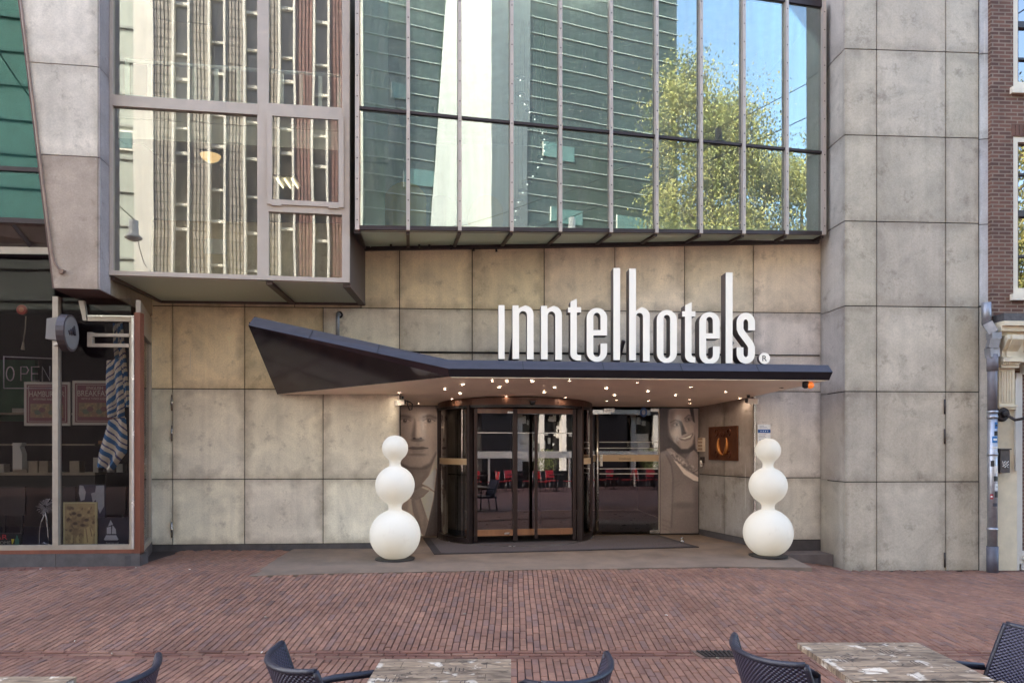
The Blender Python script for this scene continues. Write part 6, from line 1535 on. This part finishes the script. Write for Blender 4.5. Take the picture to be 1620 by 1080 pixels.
# litter: a few cigarette ends and scraps
rl = random.Random(9)
for k, (px, py) in enumerate(((64, 899), (138, 900), (215, 897), (118, 1013), (177, 1033), (190, 1060), (414, 1031), (420, 975), (735, 970), (1054, 972), (1197, 976), (1135, 1040), (300, 900))):
    z = TZ+.002
    for _ in range(8):
        t = (EYE-z)*FPX/(py-YH); p = unp(px, py, t); z = gz(p.x, p.y)+.008
    a = rl.uniform(0, PI); mb = MB(); d = Vector((math.cos(a), math.sin(a), 0))*rl.uniform(.012, .022); mb.tube([Vector((p.x, p.y, z))-d, Vector((p.x, p.y, z))+d], rl.uniform(.004, .006), 6)
    tag(mb.build('litter', posterw if k % 3 else white), 'tiny pale scrap of litter lying on the brick pavement', 'litter', 'scraps of litter on the pavement')

# ================================================================== THE OTHER SIDE OF THE SQUARE (seen mirrored in the glass)
plaster = simple('white_plaster', S(244, 240, 228), .7, var=.05, scale=1)
tile_t = brickmat('tan_tile', S(150, 142, 130), S(138, 130, 118), S(60, 50, 44), 40., .36, .030, rough=.5, tile=True)
tile_r = brickmat('red_tile', S(132, 96, 84), S(122, 86, 76), S(80, 54, 48), 40., .36, .030, rough=.5, tile=True)
dwin = simple('dark_window', S(52, 52, 52), .12, var=.3, scale=.6)
greyw = simple('grey_window', S(92, 86, 80), .15, var=.5, scale=.9)
plaster_d = simple('off_white_plaster', S(206, 202, 190), .7, var=.08, scale=1)  # greyer off-white than the street-level plaster
tiled = thing('tiled_building', 'tall tiled building with white window strips mirrored in the bay window', 'building', (-4.5, -9, -.26))
YB = -9.0; HB = 23
mbt = MB(); mbr = MB(); mbw = MB()
mbw.box(-10.0, -9.3, YB-.6, YB+.12, 4.2, HB)
mbt.box(-10.0, .9, YB-9, YB-.36, 4.2, HB)
x = -9.3; k = 0; wins_ = []
while x < .6:
    for q_ in range(5): (mbr if x > -4.9 else mbt).box(x+.004+q_*.132, x+.100+q_*.132, YB-.35, YB+.10-.02*abs(q_-1.5), 4.2, HB)
    wins_.append((x+.66, x+1.34)); x += 1.34; k += 1
(mbr).box(x, .95, YB-.35, YB+.1, 4.2, HB)
mbt.build('wall', tile_t, tiled); mbr.build('red_wall', tile_r, tiled); mbw.build('white_pilaster', plaster_d, tiled)
for i, (a, b_) in enumerate(wins_):
    mb = MB()
    mb.box(a, a+.09, YB-.3, YB+.16, 4.2, HB, 0); mb.box(b_-.09, b_, YB-.3, YB+.16, 4.2, HB, 0)
    z = 4.2+(i % 2)*.4
    while z < HB: mb.box(a+.09, b_-.09, YB-.2, YB-.05, z, z+.12, 0); mb.box(a+.09, b_-.09, YB-.2, YB-.05, z+1.0+(i % 3)*.25, z+1.09+(i % 3)*.25, 0); z += 3.0
    mb.box(a+.09, b_-.09, YB-.25, YB-.2, 4.2, HB, 1)
    mb.build('window', [plaster_d, greyw], tiled)
# ground floor of that building: black shopfronts, white pilasters, awning
mb = MB(); mb.box(-10, .9, YB-9, YB-.9, -.3, 4.2, 0); mb.box(-10, .9, YB-.9, YB+.2, 3.5, 4.2, 0)
for xx in (-9.8, -7.4, -5.0, -2.6, -1.3, -.2): mb.box(xx, xx+.3, YB-.3, YB+.15, -.3, 3.5, 1)
for k in range(7): mb.box(-2.4+.45*k, -2.3+.45*k, YB-.38, YB-.3, 2.2+.3*(k % 3), 3.3, 1)
for xx in (-9.3, -6.9, -4.5, -2.1): mb.box(xx, xx+1.7, YB-.5, YB-.42, .6, 3.2, 2); mb.box(xx+.8, xx+.86, YB-.42, YB-.38, .6, 3.2, 1)
mb.build('shopfront', [black, plaster, dwin], tiled)
tealg = simple('banded_glass', S(62, 74, 70), .16, var=.35, scale=.5, spec=.5); lineg = simple('band_line', S(160, 170, 164), .5, var=.05)
banded = thing('banded_glass_building', 'dark green glass office block with pale horizontal bands mirrored in the curtain wall', 'building', (9.5, -11, -.26))
mb = MB(); HB2 = 27; mb.box(1.0, 18.2, -24, -11, 4.2, HB2); mb.build('glass_facade', tealg, banded)
mb = MB(); z = 4.6
while z < HB2: mb.box(1.0, 18.25, -11, -10.93, z, z+.042); z += .78
mb.build('band_lines', lineg, banded)
lw_ = simple('pale_blind', S(92, 124, 122), .4, var=.1)
for xx, zz_, w in ((3.6, 13.56, 1.5), (3.0, 17.5, .9), (11.0, 12.8, 1.6), (10.6, 15.92, 1.5), (14.6, 12.8, 1.7)):
    mb = MB(); mb.box(xx, xx+w, -10.98, -10.9, zz_, zz_+.72, 0); mb.box(xx-.03, xx, -10.98, -10.92, zz_, zz_+.72, 1); mb.build('window', [lw_, plaster], banded)
mb = MB()
mb.box(1.0, 18.2, -24, -11.6, -.3, 4.2, 0); mb.box(1.0, 18.2, -11.6, -10.9, 3.4, 4.2, 0)
for k in range(14): mb.box(1.2+1.25*k, 1.2+1.25*k+.26, -11.3, -10.9, -.3, 3.4, 1)
rq = random.Random(3)
for k in range(60):
    x_ = 1.2+rq.random()*11; z_ = 1.6+rq.random()*1.5; mb.box(x_, x_+rq.uniform(.06, .3), -11.44, -11.40-.0005*k, z_, z_+rq.uniform(.05, .45), 1)
for k in range(7): mb.box(1.7+2.3*k, 1.7+2.3*k+1.6, -11.55, -11.5, .5, 3.1, 2); mb.box(2.2+2.3*k, 2.9+2.3*k, -11.5, -11.46, .9, 2.4, 1 if k % 3 == 0 else 2)
mb.build('shopfront', [black, plaster, dwin], banded)
pyl = thing('white_pylon', 'white tapering stair tower with one sunlit face mirrored in the curtain wall', 'tower', (7.3, -9.5, -.26))
mb = MB()
b0 = [(4.3, -10.85, 3.4), (7.25, -9.3, 3.4), (9.75, -10.85, 3.4)]; t0 = [(6.0, -10.85, 27), (7.25, -9.3, 27), (9.75, -10.85, 27)]
gw = simple('shaded_tower_plaster', S(176, 180, 176), .7, var=.08)  # separate cooler grey painted on the tower's shaded faces
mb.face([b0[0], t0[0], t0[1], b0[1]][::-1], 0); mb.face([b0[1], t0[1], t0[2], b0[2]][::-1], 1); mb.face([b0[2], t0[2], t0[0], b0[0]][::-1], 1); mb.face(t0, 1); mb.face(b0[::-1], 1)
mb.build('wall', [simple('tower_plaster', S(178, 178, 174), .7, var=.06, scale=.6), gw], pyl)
mb = MB(); mb.box(6.4, 8.2, -10.8, -9.6, -.3, 3.4); mb.build('foot', black, pyl)
side = thing('pale_banded_building', 'pale banded office building at the far left mirrored in the bay window', 'building', (-20, -15, -.26))
mb = MB(); mb.box(-40, -10.1, -28, -13.98, -.3, 8.2); mb.build('stone_base', simple('added_dark_base', S(60, 56, 56), .6, var=.3), side)  # dark base added to keep reflections in the snack bar glass dim
mb = MB(); mb.box(-40, -10.1, -28, -14, 8.2, 22); mb.build('wall', simple('pale_office_wall', S(158, 166, 156), .6, var=.15, scale=.5), side)
mb = MB(); z = 8.6
while z < 22: mb.box(-40, -10.1, -14, -13.9, z, z+.09); z += 1.5
mb.build('band_lines', simple('dim_band_line', S(146, 152, 146), .6), side)
for k in range(12): mb = MB(); mb.box(-38+2.3*k, -36.6+2.3*k, -13.98, -13.86, 9+(k % 3)*3, 9.9+(k % 3)*3, 0); mb.box(-38+2.3*k+.08, -36.68+2.3*k, -13.86, -13.84, 9.08+(k % 3)*3, 9.82+(k % 3)*3, 1); mb.build('window', [plaster, lw_], side)
# distant low houses closing the view on the right
far = thing('far_brick_terrace', 'distant brown brick terrace across the square behind the trees', 'building', (45, -32, -.26))
mb = MB(); mb.box(19, 75, -46, -38, -.3, 12); mb.build('wall', simple('far_brick', S(120, 92, 82), .8), far)

leafm = attrmat('leaf_green', rough=.6, nscale=3, namt=.2); nodes = leafm.node_tree.nodes
bark = simple('grey_bark', S(96, 84, 70), .9, var=.4, scale=12, bump=.01)
def tree(p, h, rad, lab, seed, nleaf=9000, lean=(0, 0)):
    r_ = random.Random(seed); root = thing('street_tree', lab, 'tree', p, 'trees on the square'); x, y, z = p
    mb = MB(); top = Vector((x+lean[0], y+lean[1], z+h*.92))
    tr = [Vector((x, y, z)).lerp(top, k/6)+Vector((r_.gauss(0, .12), r_.gauss(0, .12), 0))*(k > 0) for k in range(7)]
    mb.tube(tr, [.34*(1-k/6.6) for k in range(7)], 10); tips = []
    for k in range(38):
        f = r_.uniform(.30, .97); b0_ = Vector((x, y, z)).lerp(top, f); a = r_.uniform(0, 2*PI); l = rad*(1.15-f*.75)*r_.uniform(.55, 1.1)
        e_ = b0_+Vector((math.cos(a)*l, math.sin(a)*l, l*r_.uniform(.25, .8))); m_ = b0_.lerp(e_, .5)+Vector((0, 0, .25)); mb.tube([b0_, m_, e_], [.09, .055, .02], 6); tips += [m_, e_, b0_.lerp(e_, .75)]
    mb.build('trunk', bark, root)
    mb = MB(); cl = []
    for tpt in tips:
        for _ in range(2): cl.append((tpt+Vector((r_.gauss(0, .45), r_.gauss(0, .45), r_.gauss(0, .5))), r_.uniform(.35, .9)))
    cpal = [S(148, 146, 78), S(122, 126, 66), S(172, 164, 98), S(88, 96, 52), S(160, 152, 84)]
    for _ in range(nleaf):
        c, s_ = r_.choice(cl); v = Vector((r_.gauss(0, 1), r_.gauss(0, 1), r_.gauss(0, .9)-.3))*s_*.85; q = c+v
        d = Vector((r_.gauss(0, .6), r_.gauss(0, .6), -1)).normalized(); w = d.cross(Vector((r_.gauss(0, 1), r_.gauss(0, 1), .2))).normalized(); L0 = r_.uniform(.10, .18)*(1.7 if nleaf < 20000 else 1)
        g = r_.random(); col = cpal[cl.index((c, s_)) % 5] if nleaf < 0 else cpal[(hash((round(c.x, 2), round(c.z, 2))) % 5) if g < .7 else int(g*50) % 5]
        mb.face([q, q+d*L0*.5+w*L0*.25, q+d*L0, q+d*L0*.5-w*L0*.25], 0, col)
    mb.build('crown', leafm, root)
p = CUR.refl(1142, 250, -6.2); tree((p.x, -6.2, -.26), 20.8, 3.5, 'tall yellow green tree mirrored in the right part of the curtain wall', 3, 56000, (-.9, 0))
p2 = CUR.refl(1212, 300, -8); tree((p2.x, -8, -.26), 17.6, 3.4, 'shorter yellow green tree right of the tall one mirrored in the curtain wall', 8, 44000)
p3 = NB.refl(1612, 300, -13); tree((p3.x, -13, -.26), 21, 6.0, 'broad tree mirrored in the upper windows of the brick house', 12, 12000)

# parasols, red chairs and tables of the cafe across the street
redp = simple('red_chair_plastic', S(206, 44, 50), .45, var=.1); par = simple('grey_parasol_cloth', S(150, 146, 140), .9, var=.25, scale=2, stretch=(6, 6, .3))
def parasol(x, y, lab):
    t_ = thing('closed_parasol', lab, 'parasol', (x, y, -.26), 'closed parasols across the street')
    mb = MB(); mb.tube([(x, y, -.24), (x, y, 3.5)], .03, 8); mb.lathe((x, y, -.26), [(.001, 0), (.35, 0), (.35, .06), (.05, .09)], 16); mb.build('pole', steel, t_)
    mb = MB(); prof = [(.04, 3.5), (.11, 3.2), (.17, 2.4), (.13, 1.95), (.21, 1.5), (.24, 1.15)]; b0_ = len(mb.v); mb.lathe((x, y, 0), prof, 24)
    for i in range(b0_, len(mb.v)):
        a = math.atan2(mb.v[i][1]-y, mb.v[i][0]-x); k = 1+.25*math.sin(a*8); mb.v[i] = (x+(mb.v[i][0]-x)*k, y+(mb.v[i][1]-y)*k, mb.v[i][2])
    mb.build('canopy', par, t_)
for x, lab in ((.95, 'closed grey parasol left of the other, mirrored in the revolving door'), (3.6, 'closed grey parasol right of the other, mirrored in the revolving door')): parasol(x, -6.2, lab)
def cafe_chair():
    t_ = thing('red_cafe_chair', 'red cafe chair across the street mirrored in the entrance glass', 'chair', (0, 0, 0), 'red cafe chairs across the street')
    mb = MB(); mb.box(-.22, .22, -.22, .22, .43, .46); mb.build('seat', redp, t_, .01)
    mb = MB(); mb.hexa([(-.21, -.20, .56), (.21, -.20, .56), (.20, -.27, .90), (-.20, -.27, .90), (-.21, -.17, .56), (.21, -.17, .56), (.20, -.24, .90), (-.20, -.24, .90)]); mb.build('backrest', redp, t_, .01)
    for sx in (-1, 1):
        mb = MB(); mb.tube([(sx*.19, .19, .43), (sx*.2, .21, 0)], .013, 6); mb.build('leg', steel, t_)
        mb = MB(); mb.tube([(sx*.21, -.25, .88), (sx*.19, -.19, .43), (sx*.2, -.24, 0)], .013, 6); mb.build('leg', steel, t_)
    return t_
cc = cafe_chair(); first = True; rc = random.Random(4)
def cafe_table():
    t_ = thing('cafe_table', 'small dark cafe table among the red chairs across the street', 'table', (0, 0, 0), 'cafe tables across the street')
    mb = MB(); mb.lathe((0, 0, .72), [(.001, 0), (.34, 0), (.34, .025), (.001, .025)], 24, 0, False); mb.build('table_top', black, t_)
    mb = MB(); mb.tube([(0, 0, 0), (0, 0, .72)], .03, 8); mb.lathe((0, 0, 0), [(.001, 0), (.22, 0), (.22, .02), (.03, .05)], 16); mb.build('column', black, t_); return t_
ct = cafe_table()
for i in range(7):
    x = -2.2+i*1.75; y = -4.4-.5*(i % 2); o = ct if i == 0 else copy_tree(ct); o.location = (x, y, -.26)
    for dx, dy, rz in ((.62, .0, PI/2), (-.62, .05, -PI/2), (.05, -.65, 0)):
        o = cc if first else copy_tree(cc); first = False; o.location = (x+dx, y+dy, -.26); o.rotation_euler = (0, 0, rz+rc.gauss(0, .2))
rail = thing('terrace_railing', 'white railing and planter boxes closing the cafe terrace across the street', 'railing', (3, -7, -.26))
mb = MB(); mb.box(-4, 12, -7.1, -6.9, 1.16, 1.48); mb.build('top_rail', plaster, rail)
for k in range(9): mb = MB(); mb.box(-4+2*k-.04, -4+2*k+.04, -7.04, -6.96, -.26, 1.15); mb.build('post', plaster, rail)
mb = MB(); mb.box(-4, 12, -7.25, -7.12, -.26, .55); mb.build('panel', black, rail)

def shrub(x, y, h, lab, seed):
    r_ = random.Random(seed); t_ = thing('potted_shrub', lab, 'plant', (x, y, -.26), 'potted shrubs across the street')
    mb = MB(); mb.lathe((x, y, -.26), [(.001, 0), (.2, 0), (.26, .5), (.22, .5), (.2, .44), (.001, .44)], 16); mb.build('pot', plaster, t_)
    mb = MB()
    for _ in range(900):
        v = Vector((r_.gauss(0, .26), r_.gauss(0, .26), r_.uniform(.2, h))); q = Vector((x, y, -.05))+v; d = Vector((r_.gauss(0, 1), r_.gauss(0, 1), r_.gauss(0, 1))).normalized(); w_ = d.cross(Vector((.3, .5, .8))).normalized()
        mb.face([q, q+d*.05+w_*.025, q+d*.1, q+d*.05-w_*.025], 0, r_.choice([S(120, 132, 70), S(96, 112, 58), S(170, 170, 110)]))
    mb.build('foliage', leafm, t_)
for k, (x, lab) in enumerate(((9.3, 'potted shrub mirrored behind the right sphere lamp'),)): shrub(x, -8.3, 1.6, lab, k)
# street lamps hung on wires
def wlamp(p, lab, wa, wb, m_):
    t_ = thing('suspended_street_lamp', lab, 'street lamp', p, 'street lamps hung on wires')
    mb = MB(); mb.lathe(p, [(.02, .22), (.10, .20), (.11, -.12), (.20, -.2), (.20, -.24), (.09, -.30), (.001, -.30)], 18); mb.build('housing', m_, t_)
    mb = MB(); n = 10; pts = []
    for i in range(n+1):
        f = i/n; q = Vector(wa).lerp(Vector(p)+Vector((0, 0, .24)), f)+Vector((0, 0, -.3*math.sin(PI*f))); pts.append(q)
    mb.tube(pts, .012, 5); pts = [Vector(p)+Vector((0, 0, .24))]
    for i in range(1, n+1):
        f = i/n; pts.append((Vector(p)+Vector((0, 0, .24))).lerp(Vector(wb), f)+Vector((0, 0, -.3*math.sin(PI*f))))
    mb.tube(pts, .012, 5); mb.build('wire', black, t_)
p = CUR.refl(905, 352, 1.0); wlamp(p, 'white street lamp on a wire mirrored low in the middle of the curtain wall', (3.5, -10.9, p.z+1.6), (p.x+6, 11.2, p.z+2.4), white)
p = CUR.refl(1138, 215, 3.0); wlamp(p, 'dark street lamp on a wire mirrored in front of the tree', (2.5, -10.9, p.z-.6), (p.x+3, 11, p.z+2), iron)
p = BAY.refl(208, 362, 2.0); wlamp(p, 'white street lamp on a wire mirrored in the bay window', (-9.5, -8.9, p.z+1.5), (-7.5, 10, p.z+1.5), white)

# pendants, armchairs and ceiling lamps inside the glazed rooms
LN = PL(CUR.p(0, 0, -1.6), 8.7)
pend = [(823, 125), (823, 150), (830, 163), (838, 176), (846, 187), (853, 200), (858, 209), (861, 219), (862, 227), (861, 237), (857, 250), (851, 263), (843, 277), (834, 290), (827, 303), (820, 318), (816, 332), (815, 346)]
bulb = simple('tiny_bulb', S(255, 250, 240), .3, emit=.35, ecol=(1, .96, .9, 1)); discm = simple('pendant_disc', S(70, 82, 84), .4, .3)
pm0 = None; mz = None
for i, (px, py) in enumerate(pend):
    q = LN.hit(px, py-2)
    if pm0 is None:
        t_ = thing('pendant_light', 'small disc pendant light in the spiral of pendants behind the curtain wall', 'pendant', q, 'spiral of pendant lights in the lounge')
        mb = MB(); mb.lathe(q, [(.001, .016), (.085, 0), (.085, -.008), (.001, -.012)], 16, 0, False); mb.build('disc', discm, t_)
        mb = MB(); mb.sphere(q-Vector((0, 0, .045)), .014, 6); mb.build('bulb', bulb, t_)
        mb = MB(); mb.tube([q, q+Vector((0, 0, 2.2))], .0025, 4); mb.build('cord', discm, t_); pm0 = t_
    else:
        o = copy_tree(pm0); o.location = q
LA = PL(CUR.p(0, 0, -1.0), 8.7); yel = simple('mustard_fabric', S(186, 168, 112), .9, var=.15)
def lchair(px, w, h, lab, m_):
    u = LA.s(px); z0 = 4.98; b_ = LA.p(u, z0); t_ = thing('lounge_armchair', lab, 'armchair', b_, 'armchairs in the lounge'); mb = MB(); n = 14
    for i in range(n):
        a, c = PI*i/n, PI*(i+1)/n
        f = lambda a_, r_, z: LA.p(u+w*r_*math.cos(a_), z, -.12+w*r_*.8*math.sin(a_))
        mb.hexa([f(a, .8, z0+.2), f(c, .8, z0+.2), f(c, .8, z0+h*(.7+.3*math.sin(c))), f(a, .8, z0+h*(.7+.3*math.sin(a))), f(a, 1, z0+.2), f(c, 1, z0+.2), f(c, 1, z0+h*(.7+.3*math.sin(c))), f(a, 1, z0+h*(.7+.3*math.sin(a)))])
    mb.build('backrest', m_, t_); mb = MB(); mb.pbox(LA, u-w*.75, u+w*.75, z0+.2, z0+.45, -.6, -.1); mb.build('seat', m_, t_, .02)
    mb = MB()
    for s in (-1, 1): mb.tube([LA.p(u+s*w*.6, z0+.2, -.2), LA.p(u+s*w*.65, z0, -.15)], .02, 6)
    mb.build('legs', black, t_)
lchair(642, .36, .95, 'mustard lounge armchair nearest the left end of the curtain wall', yel); lchair(770, .3, .85, 'mustard lounge armchair farther right behind the mirrored white tower', yel); lchair(698, .28, .8, 'grey lounge armchair between the two mustard ones', simple('grey_fabric', S(120, 128, 122), .9))
def ceil_lamp(q, lab):
    t_ = thing('ceiling_lamp', lab, 'lamp', q); mb = MB(); mb.lathe(q, [(.17, .06), (.17, .02), (.155, .018)], 20); mb.build('ring', iron, t_)
    mb = MB(); mb.lathe(q, [(.155, .018), (.12, -.04), (.06, -.08), (.001, -.09)], 20); mb.build('bowl', simple('amber_lamp_glass', S(255, 214, 140), .4, emit=.14, ecol=(1, .62, .28, 1)), t_)
BL = PL(BAY.p(0, 0, -.95), 4.8); q = BL.hit(333, 248); ceil_lamp(q, 'lit amber ceiling lamp bowl behind the large lower bay pane')
q2 = Vector((q.x, q.y, 6.38)); mb = MB(); mb.tube([q+Vector((0, 0, .05)), q2], .01, 6); tag(mb.build('lamp_rod', black), 'thin rod from which the amber ceiling lamp hangs', 'rod')
tubem = simple('fluorescent_tube', S(255, 250, 238), .4, emit=.4, ecol=(1, .88, .6, 1))
def tube_light(x, y, z, l, lab, grp):
    t_ = thing('tube_light', lab, 'ceiling light', (x, y, z), grp); mb = MB(); mb.box(x-.06, x+.06, y-l/2, y+l/2, z-.03, z); mb.build('tray', white, t_)
    mb = MB(); mb.tube([(x, y-l/2+.04, z-.055), (x, y+l/2-.04, z-.055)], .013, 8); mb.build('tube', tubem, t_)
for k in range(3): tube_light(-3.35+.13*k, 12.7, 6.37, .5, 'lit ceiling tube in a row of three behind the small bay panes', 'ceiling tubes in the bay room')
for k in range(4):  # tubes kept out of view, added to brighten lounge and underside panes
    pc_ = CUR.p(CUR.s(610+110*k), 9.15, -.5); t_ = thing('tube_light', 'unseen ceiling tube added to brighten the lounge behind the curtain wall', 'ceiling light', pc_, 'unseen fill tubes added in the lounge'); mb = MB(); u_ = CUR.s(610+110*k)
    mb.pbox(CUR, u_-.45, u_+.45, 9.18, 9.21, -.56, -.44); mb.build('tray', white, t_); mb = MB(); mb.tube([CUR.p(u_-.42, 9.15, -.5), CUR.p(u_+.42, 9.15, -.5)], .03, 8); mb.build('tube', simple('lounge_fill_tube', S(255, 250, 240), .4, emit=7, ecol=(1, .96, .88, 1)), t_)
BI = PL(BAY.p(0, 0, -.35), 4.8)
mb = MB(); mb.pbox(BI, BI.s(322), BI.s(358), BI.z(340, 401), BI.z(340, 378), -.02, 0); tag(mb.build('window_card', white), 'pale blank card hanging inside the large lower bay pane', 'card')

# ================================================================== LIGHT, SKY, CAMERA
SUN_EL = R(35); sdir = Vector((-.80, .60, 0)).normalized()     # horizontal direction TOWARDS the sun
tosun = Vector((sdir.x*math.cos(SUN_EL), sdir.y*math.cos(SUN_EL), math.sin(SUN_EL)))
w = bpy.data.worlds.new('World'); SC.world = w; w.use_nodes = True; nt = w.node_tree
bg = nt.nodes['Background']; sky = nt.nodes.new('ShaderNodeTexSky'); sky.sky_type = 'NISHITA'; sky.sun_disc = False
sky.sun_elevation = SUN_EL; sky.sun_rotation = math.atan2(tosun.x, tosun.y); sky.dust_density = 3.5; sky.ozone_density = 1.0
nt.links.new(sky.outputs[0], bg.inputs[0]); bg.inputs[1].default_value = .15
ld = bpy.data.lights.new('sun', 'SUN'); ld.energy = 2.0; ld.angle = R(.5); ld.color = (1, .95, .89)
lo = bpy.data.objects.new('sun', ld); COL.objects.link(lo); lo.rotation_euler = (-tosun).to_track_quat('-Z', 'Y').to_euler()
cd = bpy.data.cameras.new('camera'); cam = bpy.data.objects.new('camera', cd); COL.objects.link(cam)
cd.sensor_width = 36; cd.lens = 36*FPX/1620; cd.shift_y = (YH-540)/1620; cd.clip_start = .05; cd.clip_end = 800
cam.location = (0, 0, EYE); cam.rotation_euler = (R(90), 0, -A); SC.camera = cam
SC.view_settings.view_transform = 'Standard'; SC.view_settings.look = 'None'; SC.view_settings.exposure = 3.0; SC.view_settings.gamma = 1
SC.cycles.max_bounces = 10; SC.cycles.transparent_max_bounces = 16; SC.cycles.glossy_bounces = 5; SC.cycles.caustics_reflective = False; SC.cycles.caustics_refractive = False
SC.cycles.use_denoising = True; SC.cycles.sample_clamp_indirect = 6
